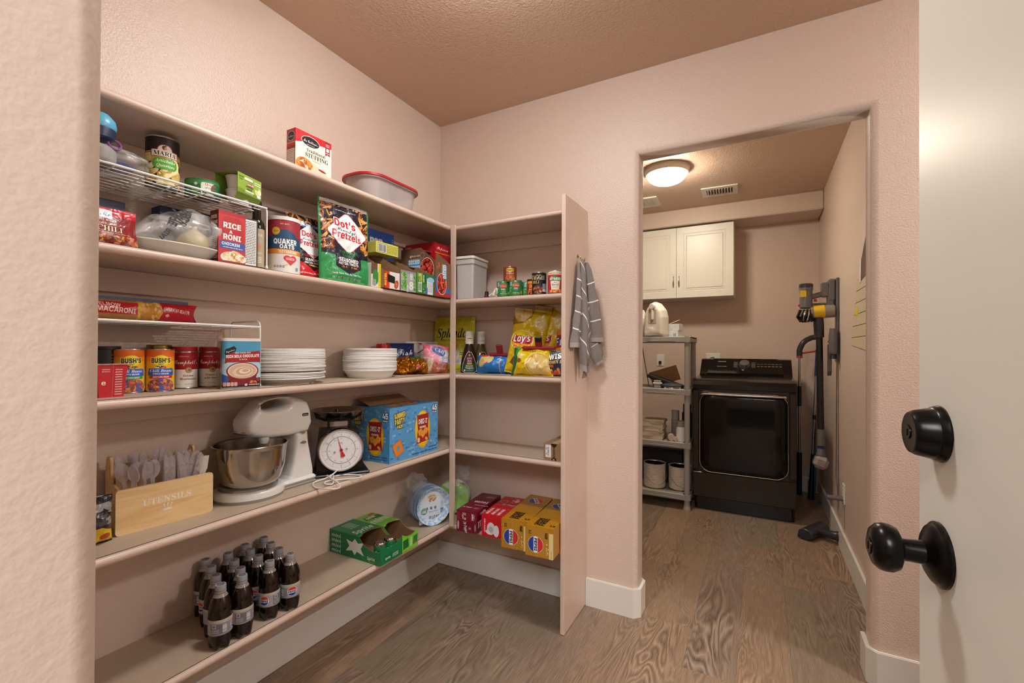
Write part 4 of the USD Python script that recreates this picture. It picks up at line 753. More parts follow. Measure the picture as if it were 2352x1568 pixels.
# ---------------------------------------------------------------- left wall, middle shelf
W, HH = .40, .066
a = Art('#26305e', W, HH); a.lines(.04, .02, .14, .024, 1, '#8a90a8', .5)
for k in range(12): x = .0+(k % 6)*.008+random.random()*.01; a.add(affinity.rotate(sbox(x-.002, .012, x+.002, .05), -28+random.random()*8, origin=(x, .03)), '#d9c26a')
carton('navy pasta box lying at the back of the lower wire rack', 'box', (.055, -1.516, RZ2), 90, W, .045, HH, {'f': a}, edge='#26305e')
W, HH = .40, .052
a = Art('#b3834a', W, HH); a.blobs(sbox(.05, 0, .12, HH), 60, (.003, .005), ['#d9a24a', '#c98a34', '#e8bf72'], (1.4, 2.2), 3); a.rect(-.1, .016, .052, .046, '#c01f2e'); a.poly([(.05, .0), (.056, .0), (.058, HH), (.052, HH)], '#d9b52c'); a.text('ELBOW', -.01, .034, .0085, '#f3e9e0', wt=700, w=.045, rot=-3); a.text('MACARONI', .004, .0195, .0125, '#f3e9e0', wt=700, w=.085, rot=-3); a.poly([(.098, 0), (W/2, 0), (W/2, HH), (.104, HH), (.112, .025)], '#b8162a'); a.text('AMERICAN BEAUTY', .147, .028, .0098, '#f3e9e0', 'serif', w=.07, rot=-8); a.ell(.122, .018, .005, .004, '#e8b0b0', 20)
bag('long clear and red macaroni bag lying on the lower wire rack', 'bag', (.142, -1.523, RZ2), 90, W, HH, .021, a, 'pasta_bag', seed=4, nx=22, ny=8, wr=.004, back='#a3162a', pinch=.32, seal=.02)
def bush(sub, band, seed):
    H_ = .117; R = .0655/2*.972; C = PI*R; a = Art('#eab01c', 2*C, H_*.93); a.rect(-C, .088, C, .11, '#d9661c'); a.rect(-C, .08, C, .092, '#e58a1c'); a.rect(-C, 0, C, .04, '#e6b820')
    a.add(sbox(-.024, .074, .024, .089).union(ell(0, .0815, .019, .0145)), '#f0dc2c'); a.text("BUSH'S", 0, .0755, .0125, '#1f2a5c', wt=900, w=.044); a.text('BEST', 0, .0695, .004, '#1f2a5c', wt=800, w=.012); a.blobs(ell(0, .064, .015, .0035), 14, (.0018, .0026), ['#c8302c', '#3a8a3c', '#e9e2d0', '#2a2a2a'], (1, 1.3), seed)
    a.poly([(-.033, .042), (-.03, .06), (.03, .06), (.033, .042), (.024, .039), (-.024, .039)], '#2a62b8'); a.text('Chili Beans', 0, .0505, .0075, '#f3f1ec', 'serifi', w=.052); a.text('PINTO BEANS', 0, .0435, .0042, '#dfe6f2', wt=800, w=.036); a.rect(-.028, .033, .028, .0405, band); a.text(sub, 0, .035, .0036, '#f3f1ec', wt=800, w=.036)
    a.ell(0, .012, .0335, .021, '#4a5aa0'); a.blobs(ell(0, .012, .0318, .0195), 46, (.003, .0043), ['#a8502c', '#c9683a', '#8a3a22', '#d98a56', '#b85a34'], (1.4, 2.), seed, '#e8b08a', 9); a.ell(-.048, .092, .004, .004, '#23221e'); a.ell(-.048, .075, .004, .004, '#2f6a2c'); a.lines(-.056, .052, -.04, .068, 4, '#7a5a14')
    return a, H_
a, H_ = bush('MILD CHILI SAUCE', '#3a9a3c', 3); can('yellow chili beans can with green band on the middle shelf', 'can', (.098, -1.467, Z3), cam_rz(.098, -1.467, 10), .0655, H_, a)
a, H_ = bush('SPICY CHILI SAUCE', '#c8202a', 5); can('yellow chili beans can with red band on the middle shelf', 'can', (.115, -1.4025, Z3), cam_rz(.115, -1.4025, 4), .0655, H_, a)
t = thing('jar', 'glass jar with gold screw lid behind the red band chili beans can', 'jar', (.045, -1.374, Z3)); obj('glass', lathe([(0, 0), (.03, 0), (.032, .004), (.032, .098), (.028, .11), (0, .11)], 28), 'clear', t); obj('lid', T(lathe([(0, 0), (.03, 0), (.0305, .002), (.0305, .017), (.029, .019), (0, .019)], 36), 0, 0, .11), 'gold_tin', t)
nbk = Art('#1f1e20', .2, .12); nbk.lines(.01, .01, .03, .1, 12, '#7a7a7c', .3)
can('black can half hidden at the left end of the middle shelf', 'can', (.062, -1.503, Z3), cam_rz(.062, -1.503), .062, .118, nbk, tin='black_metal')
t = thing('tapered_carton', 'red tapered cardboard cup beside the left jamb on the middle shelf', 'carton', (.175, -1.541, Z3), 90)
hx, hx2, d = .024, .03, .024; HH = .079
fr = trimesh.convex.convex_hull(np.array([(s*hx, q*d, 0) for s in (-1, 1) for q in (-1, 1)]+[(s*hx2, q*(d+.006), HH) for s in (-1, 1) for q in (-1, 1)])); DEFS['carton_red'] = simple('#c01f2c', .45); obj('body', fr, 'carton_red', t, False)
a = Art(None); a.lines(.006, .004, .02, .07, 11, '#e8c8c4', .4); a.rect(.001, .0, .0016, .079, '#d98a8a'); a.text('e', -.016, .03, .012, '#f3e9e0', wt=700); a.lines(-.02, .06, -.004, .07, 2, '#e8b0b0')
art_obj('print', art_arrays(a, plane((0, -d, 0), (1, 0, 0), (0, -.006/HH, 1))), 'art_card', t); DEFS['foil_lid'] = bumpy('#d9d5cf', '#b5443a', .3, 40., .002, .4, mixscale=60.); obj('foil_lid', cat(B(-hx2-.002, hx2+.004, -d-.008, d+.008, HH, HH+.0012), Rm(T(B(0, .014, -.02, .012, 0, .001), hx2, 0, HH), 35, (0, 1, 0), (hx2, 0, HH))), 'foil_lid', t, False)
def camp(l1, l2):
    H_ = .1095; R = .0645/2*.972; C = PI*R; a = Art('#e9e6df', 2*C, H_*.93); a.rect(-C, .053, C, .12, '#a3161f'); a.text("Campbell's", .006, .069, .0135, '#f1ece4', 'script', w=.062); a.text('CONDENSED', .0, .09, .0028, '#d9b9a8', wt=700); a.ell(.012, .051, .0085, .0085, '#a08848'); a.ell(.012, .051, .0068, .0068, '#b9a468'); a.ell(.013, .0515, .004, .0035, '#8a7238', 30)
    a.text(l1, .011, .032, .0058, '#8a3a34', wt=700); a.text(l2, .011, .0225, .0058, '#8a3a34', wt=700); a.text('SOUP', .012, .008, .0042, '#b09a5a', 'serif', w=.018); a.lines(-.024, .0085, -.008, .011, 1, '#b09a5a'); a.lines(-.042, .006, -.03, .04, 6, '#9a948c', .4); return a, H_
a, H_ = camp('Golden', 'Mushroom'); c0 = can('red and white golden mushroom soup can beside the chili beans', 'can', (.07, -1.319, Z3), cam_rz(.07, -1.319, -4), .0645, H_, a)
a, H_ = camp('Cream of', 'with Herbs'); can('red and white cream soup can second from the chili beans', 'can', (.07, -1.2455, Z3), cam_rz(.07, -1.2455, -14), .0645, H_, a)
a, H_ = camp('Cream of', 'Chicken'); can('red and white soup can half hidden behind the hot cocoa canister', 'can', (.1, -1.2205+.012, Z3), cam_rz(.1, -1.21, 22), .0645, H_, a)
t = thing('cocoa_canister', 'blue and red hot cocoa mix canister at the rack leg on the middle shelf', 'canister', (.19, -1.2285, Z3), cam_rz(.19, -1.2285, 14))
w, d, HH = .106, .072, .15; pf = rrect(-w/2, -d/2, w/2, d/2, .016, 6); obj('body', ext(pf, HH-.004, 'z', .002), 'tin', t); obj('lid', ext(rrect(-w/2-.001, -d/2-.001, w/2+.001, d/2+.001, .017, 6), .009, 'z', HH-.009), 'white_plastic', t); obj('base_rim', ext(rrect(-w/2-.0008, -d/2-.0008, w/2+.0008, d/2+.0008, .017, 6), .004, 'z', 0), 'tin', t)
w2 = w+.018; hh = HH-.014; a = Art('#7fb9d6', w2, hh); a.rect(-w2/2, .085, w2/2, hh, '#4a9cc0'); a.ell(0, .03, .075, .052, '#a8d4e6'); a.poly([(-w2/2, 0), (w2/2, 0), (w2/2, .028), (-w2/2, .02)], '#2b1414'); a.poly([(-w2/2, .02), (-w2/2, .045), (-.03, .03), (-.045, .0)], '#2a5aa0')
a.poly([(-.044, .084), (-.046, .07), (-.038, .074), (.046, .074), (.052, .07), (.05, .108), (-.044, .1)], '#a3161f'); a.text('RICH MILK CHOCOLATE', .002, .088, .0088, '#f3efe8', wt=900, w=.088, rot=2); a.text('FLAVOR', .002, .0805, .004, '#f3e4dc', wt=600); a.text('hot cocoa mix', .002, .1, .0058, '#f3efe8', 'serifi', w=.042, rot=2); a.poly([(-.046, .098), (-.044, .112), (-.022, .122), (-.016, .116), (-.018, .106), (-.04, .096)], '#141414'); a.text('Signature', -.031, .1055, .006, '#efece6', 'script', w=.024, rot=20)
a.add(Polygon([(-.04, .05), (-.036, .022), (-.02, .006), (.02, .006), (.036, .022), (.042, .05)]), '#7d161d'); a.ell(.001, .048, .043, .026, '#8f1a22'); a.ell(.001, .0485, .039, .023, '#ecd9c6'); a.ell(.001, .0475, .036, .021, '#d9b798')
for q in range(4): a.ell(.002+.002*q, .046+.001*q, .027-.006*q, .0145-.0033*q, ['#e9d3bd', '#cfa784', '#efe2d2', '#d3ae8c'][q], 6)
a.blobs(ell(.033, .016, .014, .009), 8, (.003, .005), ['#b5622a', '#d98a4a', '#8a3a1c'], (1.2, 2), 4); a.ell(.043, .022, .0055, .0055, '#b5202a')
for q in range(4): a.add(rrect(-.05+q*.0095, .004, -.0415+q*.0095, .0155, .002), '#e0a8a4')
a.lines(.018, .004, .048, .009, 1, '#efe6e0'); a.ell(.01, .0065, .004, .0035, '#e9dcd6')
def cocoa_surf(u, v):
    u = np.asarray(u, float); r = .016; f = w/2-r; P = np.zeros((len(u), 3)); N = np.zeros((len(u), 3))
    for i, q in enumerate(u):
        s = abs(q); sg = 1 if q >= 0 else -1
        if s <= f: P[i] = (q, -d/2, 0); N[i] = (0, -1, 0)
        else: an = (s-f)/r; P[i] = (sg*(f+r*math.sin(an)), -d/2+r-r*math.cos(an), 0); N[i] = (sg*math.sin(an), -math.cos(an), 0)
    P[:, 2] = np.asarray(v)+.0045; return P, N
f_ = w/2-.016; art_obj('label', art_arrays(a, cocoa_surf, [-w2/2]+list(np.linspace(-f_-.016, -f_, 6))+list(np.linspace(f_, f_+.016, 6))+[w2/2]), 'art_paper', t)
# paper plates and bowls, one by one
ordn = ['topmost', 'second from the top', 'third from the top', 'fourth from the top', 'fifth from the top', 'sixth from the top', 'seventh from the top', 'eighth from the top', 'ninth from the top', 'tenth from the top', 'eleventh from the top', 'twelfth from the top', 'thirteenth from the top', 'fourteenth from the top', 'fifteenth from the top', 'sixteenth from the top', 'seventeenth from the top', 'eighteenth from the top', 'nineteenth from the top', 'lowest']
plate0 = thing('paper_plate', 'white compartment paper plate, lowest of the stack beside the cocoa canister', 'plate', (.132, -1.031, Z3), 90, 'white paper plates in the left stack')
Rp = .1255; obj('plate', lathe([(0, .002), (.083, .002), (.09, .004), (.102, .0172), (Rp-.0015, .0180), (Rp, .0184), (Rp+.0004, .0205), (Rp, .0225), (Rp-.0015, .0232), (.101, .020), (.088, .0055), (0, .0035)], 64), 'paper_white', plate0)
obj('compartment', cat(ext(ell(0, 0, .09, .09, n=48).difference(sbox(.03, -.1, .038, .1)).difference(sbox(.03, -.004, .1, .004)), .003, 'z', 0)), 'paper_white', plate0)
zs = [.0054*k for k in range(1, 4)]+[.0265+.0053*k for k in range(14)]; n = len(zs); rp = random.Random(4)
for k, z in enumerate(zs): dup(plate0, (.132+rp.uniform(-.0025, .0025), -1.031+rp.uniform(-.003, .003), Z3+z), 90+rp.uniform(-6, 6), f'white compartment paper plate, {ordn[n-1-k]} of the stack beside the cocoa canister', rx=-.5)
bowl0 = thing('paper_bowl', 'white paper bowl, lowest of the stack beside the red cup', 'bowl', (.13, -.64, Z3), 0, 'white paper bowls in the right stack')
Rb = .1095; obj('bowl', lathe([(0, .004), (.078, .004), (.081, 0), (.087, .0), (.0985, .019), (Rb-.0015, .0295), (Rb, .0298), (Rb+.0003, .033), (Rb-.0005, .0355), (Rb-.002, .036), (.096, .0225), (.082, .0065), (0, .0065)], 64), 'paper_white', bowl0)
n = 14
for k in range(1, n):
    dup(bowl0, (.13+rp.uniform(-.002, .002), -.64+rp.uniform(-.002, .002), Z3+.0066*k), rp.uniform(0, 360), f'white paper bowl, {ordn[n-1-k]} of the stack beside the red cup', rx=0, ry=0)
t = thing('plastic_cup', 'red plastic cup standing upside down behind the paper bowls', 'cup', (.055, -.488, Z3)); obj('cup', lathe([(0, .143), (.0285, .143), (.0305, .1415), (.032, .12), (.0335, .118), (.044, .004), (.046, .003), (.0455, 0), (.043, 0), (.043, .003), (.0302, .138), (0, .139)], 36), 'red_plastic', t)
W, HH = .16, .148
a = Art('#1c3566', W, HH); a.rect(-W/2, .02, W/2, .058, '#1f8a9c'); a.rect(-W/2, 0, W/2, .022, '#8a9a9c'); a.text('Fi', -.018, .088, .034, '#dfe3ea', 'script', w=.04); a.text('sh', .03, .09, .03, '#dfe3ea', 'script', w=.05)
bag('dark blue and teal snack bag behind the gold foil bag', 'snack bag', (.072, -.382, Z3), 78, W, HH, .028, a, rx=-5, seed=6, back='#1c3566')
W, HH = .21, .158
a = Art('#dad7d3', W, HH); a.rect(-.09, .145, .09, .1465, '#a3303a'); a.ell(-.02, .146, .014, .004, '#a3303a'); a.lines(.0, .144, .07, .148, 1, '#8a6a6a'); a.poly([(-.055, .098), (.018, .128), (.04, .118), (.012, .122), (-.04, .097)], '#9a1f2a'); a.add(Polygon([(-.03, .108), (.016, .126), (.036, .117), (.0, .11)]), '#b5303a'); a.rect(-.05, .055, -.02, .075, '#3a6a4a'); a.rect(-.015, .06, .01, .085, '#b9bcd8')
bag('white paper pouch with red trim behind the sugar bag', 'pouch', (.055, -.205, Z3), 80, W, HH, .014, a, 'paper_pouch', mat='art_paper', rx=-3, seed=7, wr=.005, back='#d5d2ce')
W, HH = .14, .082
a = Art('#2f6a34', W, HH); a.rect(-W/2, 0, W/2, .05, '#d9d3d0'); a.text('PEARLS', .0, .058, .008, '#d9e3d0', 'serif', w=.05); a.rect(-.03, .03, .06, .047, '#d98a9c')
bag('small green and pink packet wedged behind the gold foil bag', 'packet', (.118, -.335, Z3), 84, W, HH, .015, a, 'seasoning_packet', rx=-8, seed=11, back='#2f6a34')
W, HH = .105, .075
a = Art('#b5771c', W, HH); a.text('GHIRARDELLI', .012, .018, .012, '#2a1a0c', 'serif', w=.075, rot=38); a.add(ell(.0, .036, .017, .011, 35), '#d9574a'); a.text('CHIPS', .0, .033, .006, '#f3e0d0', wt=800, rot=35)
bag('crumpled gold foil chocolate bag, gathered end beside the paper bowls', 'snack bag', (.158, -.372, Z3), cam_rz(.158, -.372, 12), W, HH, .036, a, mat='art_gold', seed=12, wr=.018, nx=20, ny=18, back='#b5771c', pinch=.35)
ga = Art('#b06e16', .08, .082); bag('loose gathered neck of gold foil leaning on the paper bowls', 'snack bag', (.128, -.432, Z3), cam_rz(.128, -.432, -10), .085, .084, .030, ga, mat='art_gold', seed=15, wr=.02, nx=18, ny=18, back='#a86a14', ry=-10)
W, HH = .135, .142
a = Art('#e2607c', W, HH); a.poly([(-W/2, 0), (W/2, 0), (W/2, .05), (-.02, .05), (-W/2, .045)], '#b5532c'); a.poly([(-.03, HH), (-.055, .09), (.0, .04), (.03, .05)], '#ee8aa0'); a.poly([(.0, .055), (.06, .055), (W/2, .09), (.05, .12), (.012, .105)], '#e9e4e6'); a.ell(.004, .108, .036, .024, '#2348a3', -28); a.text('C&H', .005, .1, .022, '#f0f0ee', 'serif', w=.045, rot=-24); a.lines(.02, .07, .06, .085, 2, '#4a5aa0'); a.text('Brown', .036, .062, .008, '#b5532c', 'serif'); a.text('SUGAR', .038, .05, .007, '#3a4aa0', wt=800); a.text('PURE CANE', .02, .02, .006, '#f0ddd0', 'serif', w=.05); a.poly([(-W/2, 0), (-.03, 0), (-.028, .07), (-W/2, .075)], '#d3b48c'); a.blobs(sbox(-W/2, .0, -.03, .068), 40, (.002, .005), ['#dcc09a', '#c9a87c', '#e6cfae'], (1, 1.5), 3)
bag('pink brown sugar bag inside a clear zip bag next to the strip', 'sugar bag', (.185, -.268, Z3), cam_rz(.185, -.268, 22), W, HH, .034, a, 'sugar_bag', rx=-12, ry=6, seed=13, wr=.007, back='#d3b48c')
t = thing('zip_bag', 'clear zip bag slipped over the brown sugar bag', 'bag', (.188, -.275, Z3), 82); obj('film', T(lump(.078, .044, .072, 6, .12, 4, .8), 0, 0, .072), 'wrap_film', t)

# ---------------------------------------------------------------- left wall, fourth shelf
t = thing('utensil_box', 'pale pine utensil box with engraved lettering on the fourth shelf', 'box', (.1545, -1.400, Z4), 85.3); W = .2245; HH = .1155; d = .118
fp = rrect(-W/2, 0, W/2, HH, .008); obj('front_panel', ext(fp, .008, 'y', -.004), 'pine', t, False)
for s in (-1, 1):
    x = s*(W/2-.016); obj('side_panel', ext(Polygon([(.004, .004), (d, .004), (d, .172), (d-.008, .186), (d-.03, .186), (d-.036, .176), (d-.04, .118), (.06, .118), (.004, .1)]), .006, 'x', x-.003), 'pine', t, False)
obj('back_panel', B(-W/2+.012, W/2-.012, d-.006, d, .004, .16, .001), 'pine', t, False); obj('divider', B(-W/2+.019, W/2-.019, .062, .067, .004, .145, .001), 'pine', t, False); obj('base', B(-W/2+.014, W/2-.014, .004, d-.006, .002, .008), 'pine', t, False)
a = Art(None); a.text('UTENSILS', .0, .062, .0165, '#efe6d6', 'serif', wt=400, w=.112)
for q, (x, r0) in enumerate(((-.006, 14), (0, 0), (.006, -14))): a.add(affinity.rotate(sbox(x-.0008, .044, x+.0008, .055), r0, origin=(x, .044)), '#efe6d6'); a.ell(x*1.5, .0545, .0016, .0026, '#efe6d6')
a.ell(0, .0415, .011, .0022, '#efe6d6'); a.lines(-.012, .037, .012, .0405, 1, '#efe6d6')
art_obj('lettering', art_arrays(a, plane((0, -.004, 0), (1, 0, 0), (0, 0, 1))), 'art_paper', t)
def cutlery(kind):
    L = .17
    if kind == 'knife': g = Polygon([(-.007, 0), (.007, 0), (.0065, .07), (.009, .085), (.009, .16), (.0, .172), (-.007, .165), (-.0065, .07)])
    elif kind == 'spoon': g = shapely.union_all([sbox(-.0045, 0, .0045, .125), ell(0, .142, .0165, .026)]).buffer(.003).buffer(-.003)
    else:
        g = shapely.union_all([sbox(-.0045, 0, .0045, .11), Polygon([(-.011, .118), (.011, .118), (.006, .1), (-.006, .1)])]+[sbox(-.011+.0062*k, .115, -.0076+.0062*k, .155) for k in range(4)]).buffer(.0015).buffer(-.0015)
    m = ext(g.simplify(.0002), .0022, 'y', -.0011)
    v = np.array(m.vertices); v[:, 1] += -.10*(np.maximum(v[:, 2]-.1, 0))**2*14*(kind != 'knife'); return trimesh.Trimesh(v, m.faces, process=False)
def to_world(t_, p): a = math.radians(85.3); return (.1545+p[0]*math.cos(a)-p[1]*math.sin(a), -1.400+p[0]*math.sin(a)+p[1]*math.cos(a), Z4+p[2])
DEFS['clear_cutlery'] = film('#dcd4d8', .22, .06, (.97, .95, .96), 90., .7)
protos = {}; rq = random.Random(21)
def stick(kind, lx, ly, lz, tilt, lean, turn, label, grp, mat='clear_cutlery'):
    key = kind+mat
    if key not in protos:
        p = thing('plastic_'+kind, label, kind, to_world(None, (lx, ly, lz)), 85.3+turn, grp, rx=lean, ry=tilt); obj('body', cutlery(kind), mat, p); protos[key] = p
    else: dup(protos[key], to_world(None, (lx, ly, lz)), 85.3+turn, label, rx=lean, ry=tilt, group=grp)
for k in range(20): stick('knife', .005+(k % 7)*.009+rq.uniform(-.004, .004), .022+.011*(k//7)+rq.uniform(-.004, .004), .010+rq.uniform(0, .008), rq.uniform(-14, 16), rq.uniform(-2, 8), rq.uniform(-30, 30), 'clear plastic knife standing among the others in the utensil box', 'clear plastic knives in the utensil box')
for k in range(7): stick('spoon', -.082+.009*k+rq.uniform(-.003, .003), .022+rq.uniform(-.008, .018), .010, rq.uniform(-12, 10), rq.uniform(-4, 6), rq.uniform(-70, 70), 'clear plastic spoon standing bowl up at the left of the utensil box', 'clear plastic spoons in the utensil box')
for k in range(7): stick('knife', -.07+.012*k, .09+rq.uniform(-.012, .012), .010+rq.uniform(.006, .02), rq.uniform(-8, 8), rq.uniform(-4, 4), rq.uniform(-30, 30), 'clear plastic utensil handle standing in the rear slot of the utensil box', 'clear utensils in the rear slot')
stick('fork', .082, .018, -.002+.012, 6, -2, -10, 'white plastic fork at the right end of the utensil box', None, 'white_plastic')
W, HH = .1, .115; a = Art('#241f22', W, HH); a.poly([(-.05, .0), (.05, .0), (.05, .03), (.02, .045), (-.05, .03)], '#d9b81c'); a.blobs(sbox(-.02, .05, .05, .1), 22, (.004, .01), ['#4a4648', '#8a8688', '#1a1618'], (1, 2), 2); a.ell(.03, .02, .012, .008, '#b5472a'); a.rect(-.05, .0, .05, .005, '#141214')
bag('black and yellow snack bag squeezed between jamb and utensil box', 'snack bag', (.16, -1.572, Z4), 92, W, HH, .022, a, seed=17, back='#241f22', wr=.008)
# stand mixer
def inflate(poly, half, r, step=.006, p=2.0, cx=0.):
    """pillowed solid of an outline in xz: thickness grows from the edge inwards as a quarter ellipse over r"""
    from scipy.spatial import Delaunay
    rings = [np.array(q.coords)[:-1] for g in getattr(poly, 'geoms', [poly]) for q in [g.exterior, *g.interiors]]
    bd = np.vstack([np.array(LineString(np.vstack([q, q[:1]])).segmentize(step).coords)[:-1] for q in rings])
    inn = []
    for f in (.12, .35, .65, 1.):
        g = poly.buffer(-r*f)
        for h in getattr(g, 'geoms', [g]):
            if h.is_empty: continue
            for q in [h.exterior, *h.interiors]: inn.append(np.array(q.segmentize(step).coords)[:-1])
    x0, y0, x1, y1 = poly.bounds; gx, gy = np.meshgrid(np.arange(x0, x1, step*2), np.arange(y0, y1, step*2)); gp = np.c_[gx.ravel(), gy.ravel()]
    gp = gp[shapely.contains_xy(poly.buffer(-r*1.05), gp[:, 0], gp[:, 1])]
    pts = np.vstack([bd]+inn+[gp]); tri = Delaunay(pts).simplices; c = pts[tri].mean(1); tri = tri[shapely.contains_xy(poly.buffer(1e-6), c[:, 0], c[:, 1])]
    dist = shapely.distance(shapely.points(pts), poly.boundary); q = np.clip(dist/r, 0, 1); hgt = half*(1-(1-q)**p)**(1/p); nb = len(bd); hgt[:nb] = 0; n = len(pts)
    a, b, c2 = pts[tri[:, 0]], pts[tri[:, 1]], pts[tri[:, 2]]; s = ((b-a)[:, 0]*(c2-a)[:, 1]-(b-a)[:, 1]*(c2-a)[:, 0]) < 0; tri[s] = tri[s][:, ::-1]
    V = np.vstack([np.c_[pts[:, 0], cx-hgt, pts[:, 1]], np.c_[pts[:, 0], cx+hgt, pts[:, 1]]]); F = np.vstack([tri, tri[:, ::-1]+n]); mp = np.arange(2*n); mp[n:n+nb] = np.arange(nb); return trimesh.Trimesh(V, mp[F], process=False)
t = thing('stand_mixer', 'white stand mixer with chrome bowl on the fourth shelf', 'mixer', (.118, -1.1, Z4), 90)
hd = Polygon([(-.088, .232), (-.084, .205), (-.062, .19), (-.012, .178), (.029, .176), (.085, .178), (.139, .182), (.156, .214), (.15, .261), (.136, .293), (.107, .31), (.08, .319), (.028, .323), (-.005, .32), (-.033, .309), (-.064, .278), (-.085, .251)]).buffer(-.006).buffer(.006)
hole = ell(.012, .2915, .046, .0135, 4); obj('motor_head', inflate(hd.difference(hole), .052, .02, .006, 2.4), 'white_gloss', t)
col = Polygon([(.088, .186), (.084, .13), (.078, .08), (.068, .04), (.05, .012), (.165, .012), (.165, .045), (.145, .145), (.14, .19)]).buffer(-.004).buffer(.004); obj('column', inflate(col, .045, .018, .007, 3), 'white_gloss', t)
q = lathe([(0, .010), (1, .010), (1.0, .024), (.97, .030), (.9, .033), (0, .033)], 56); q.apply_scale((.104, .100, 1)); q = T(q, -.048, 0, 0); q2 = T(B(.03, .168, -.055, .055, .010, .028, .012), 0, 0, 0); obj('base', cat(q, q2), 'white_gloss', t)
q = lathe([(0, 0), (.985, 0), (1, .004), (1, .010), (0, .010)], 56); q.apply_scale((.102, .098, 1)); obj('base_trim', cat(T(q, -.048, 0, 0), B(.03, .166, -.052, .052, 0, .010, .003)), 'grey_plastic', t); obj('turntable', T(lathe([(0, .033), (.086, .033), (.086, .040), (.080, .046), (0, .046)], 48), -.052, 0, 0), 'brushed', t)
obj('beater_socket', T(lathe([(0, 0), (.012, .0), (.016, .012), (.016, .02), (0, .02)], 24), -.02, -.03, .168), 'white_plastic', t)
for z, rx_ in ((.184, .006), (.149, .011)): obj('button', T(turn_b := trimesh.Trimesh(np.c_[(v_ := np.array(lathe([(0, 0), (1, 0), (1, .6), (.8, 1), (0, 1)], 20).vertices))[:, 0]*rx_, -v_[:, 2]*.006-.044, v_[:, 1]*.0055], lathe([(0, 0), (1, 0), (1, .6), (.8, 1), (0, 1)], 20).faces, process=False), .115, 0, z-.0), 'chrome', t)
obj('badge', T(ext(rrect(-.0125, -.005, .0125, .005, .004), .0015, 'y', -.0525), .118, 0, .247), 'black_plastic', t); a = Art(None); a.text('Sunbeam', .118, .2445, .0055, '#d9d9d9', 'script', w=.019); art_obj('badge_print', art_arrays(a, plane((0, -.0526, 0), (1, 0, 0), (0, 0, 1))), 'art_paper', t)
for k in range(5): obj('vent_slot', Rm(B(-.0835, -.0815+.012, -.03, .03, .203+.007*k, .2045+.007*k), 8, (0, 1, 0), (-.08, 0, .215)), 'outlet_dark', t, False)
def arcs(pts): return spline(pts, 7)
zc = .004
c1 = [(.145, .02, .15), (.16, .0, .13), (.172, .01, .09), (.178, -.0, .05), (.19, .0, .012), (.22, -.06, zc), (.262, -.085, zc), (.286, -.142, zc), (.262, -.163, zc), (.21, -.125, zc), (.172, -.1, zc), (.146, -.122, zc), (.16, -.143, zc), (.2, -.1, zc+.004), (.24, -.055, zc+.004), (.27, -.03, zc+.024), (.262, -.055, .028), (.23, -.075, .02), (.19, -.075, zc+.004), (.14, -.072, zc), (.105, -.12, zc), (.1, -.17, zc+.004), (.118, -.205, zc+.003), (.148, -.195, zc), (.17, -.16, zc+.004), (.185, -.11, zc+.008), (.205, -.06, zc+.008)]
obj('cord', tube(arcs([(p[0], p[1]*1.0, p[2]) for p in c1]), .0026, 8), 'white_plastic', t)
t = thing('mixing_bowl', 'polished steel mixing bowl standing on the mixer base', 'bowl', (.14, -1.158, Z4+.046)); Rr = .1075
obj('bowl', lathe([(0, .0), (.066, .0), (.074, .004), (.088, .02), (.099, .06), (.104, .115), (Rr, .127), (Rr+.002, .129), (Rr, .131), (.1025, .128), (.0975, .06), (.086, .022), (.072, .007), (0, .003)], 72), 'steel', t)
# kitchen scale
sz = cam_rz(.12, -.805, 6); t = thing('kitchen_scale', 'black mechanical kitchen scale with round white dial and steel pan', 'scale', (.128, -.80, Z4), sz)
bd = trimesh.convex.convex_hull(np.array([(s*.085, q*.055, 0) for s in (-1, 1) for q in (-1, 1)]+[(s*.085, q*.055, .02) for s in (-1, 1) for q in (-1, 1)]+[(s*.068, q*.045, .168) for s in (-1, 1) for q in (-1, 1)])); obj('body', bd, 'black_metal', t, False); obj('foot_plate', B(-.105, .105, -.085, .075, 0, .010, .004), 'black_metal', t, False)
yd = -.062; obj('dial_case', T(trimesh.Trimesh(np.c_[(v_ := np.array((lm := lathe([(0, 0), (.082, 0), (.083, .002), (.083, .03), (.079, .036), (.076, .036), (.075, .031), (0, .031)], 56)).vertices))[:, 0], -v_[:, 2], v_[:, 1]], lm.faces, process=False), 0, yd+.01, .098), 'chrome', t)
a = Art(None); a.ell(0, 0, .0755, .0755, '#e9e9ea'); ring = lambda r0, r1: Point(0, 0).buffer(r1, 24).difference(Point(0, 0).buffer(r0, 24)); a.add(ring(.0485, .051), '#b5b7b9'); a.add(ring(.0505, .052), '#9a9c9e')
for k in range(60): an = 2*PI*k/60; r0, r1 = (.062, .068) if k % 5 == 0 else (.0655, .068); a.add(affinity.rotate(sbox(-.0005, r0, .0005, r1), -math.degrees(an), origin=(0, 0)), '#5a5c5e')
for k in range(12): an = 2*PI*k/12; a.text(str(k), .057*math.sin(an), .057*math.cos(an)-.002, .0045, '#4a4c4e', wt=600); a.text(str(k*2), .043*math.sin(an), .043*math.cos(an)-.0015, .0035, '#6a6c6e', wt=600)
a.text('kg', 0, .026, .005, '#5a5c5e', wt=500); a.poly([(-.002, 0), (.002, 0), (.0004, .057), (-.0004, .057)], '#c2332c'); a.L[-1] = (affinity.rotate(a.L[-1][0], 15, origin=(0, 0)), a.L[-1][1], 1.); a.add(affinity.rotate(Polygon([(-.002, 0), (.002, 0), (.0085, -.025), (.0, -.028), (-.0085, -.025)]), 15, origin=(0, 0)), '#c2332c'); a.ell(0, 0, .006, .006, '#b52a26'); a.ell(0, 0, .003, .003, '#5a1a18'); a.ell(-.023, -.006, .0035, .0035, '#a89a7a'); a.ell(.019, .003, .0035, .0035, '#a89a7a')
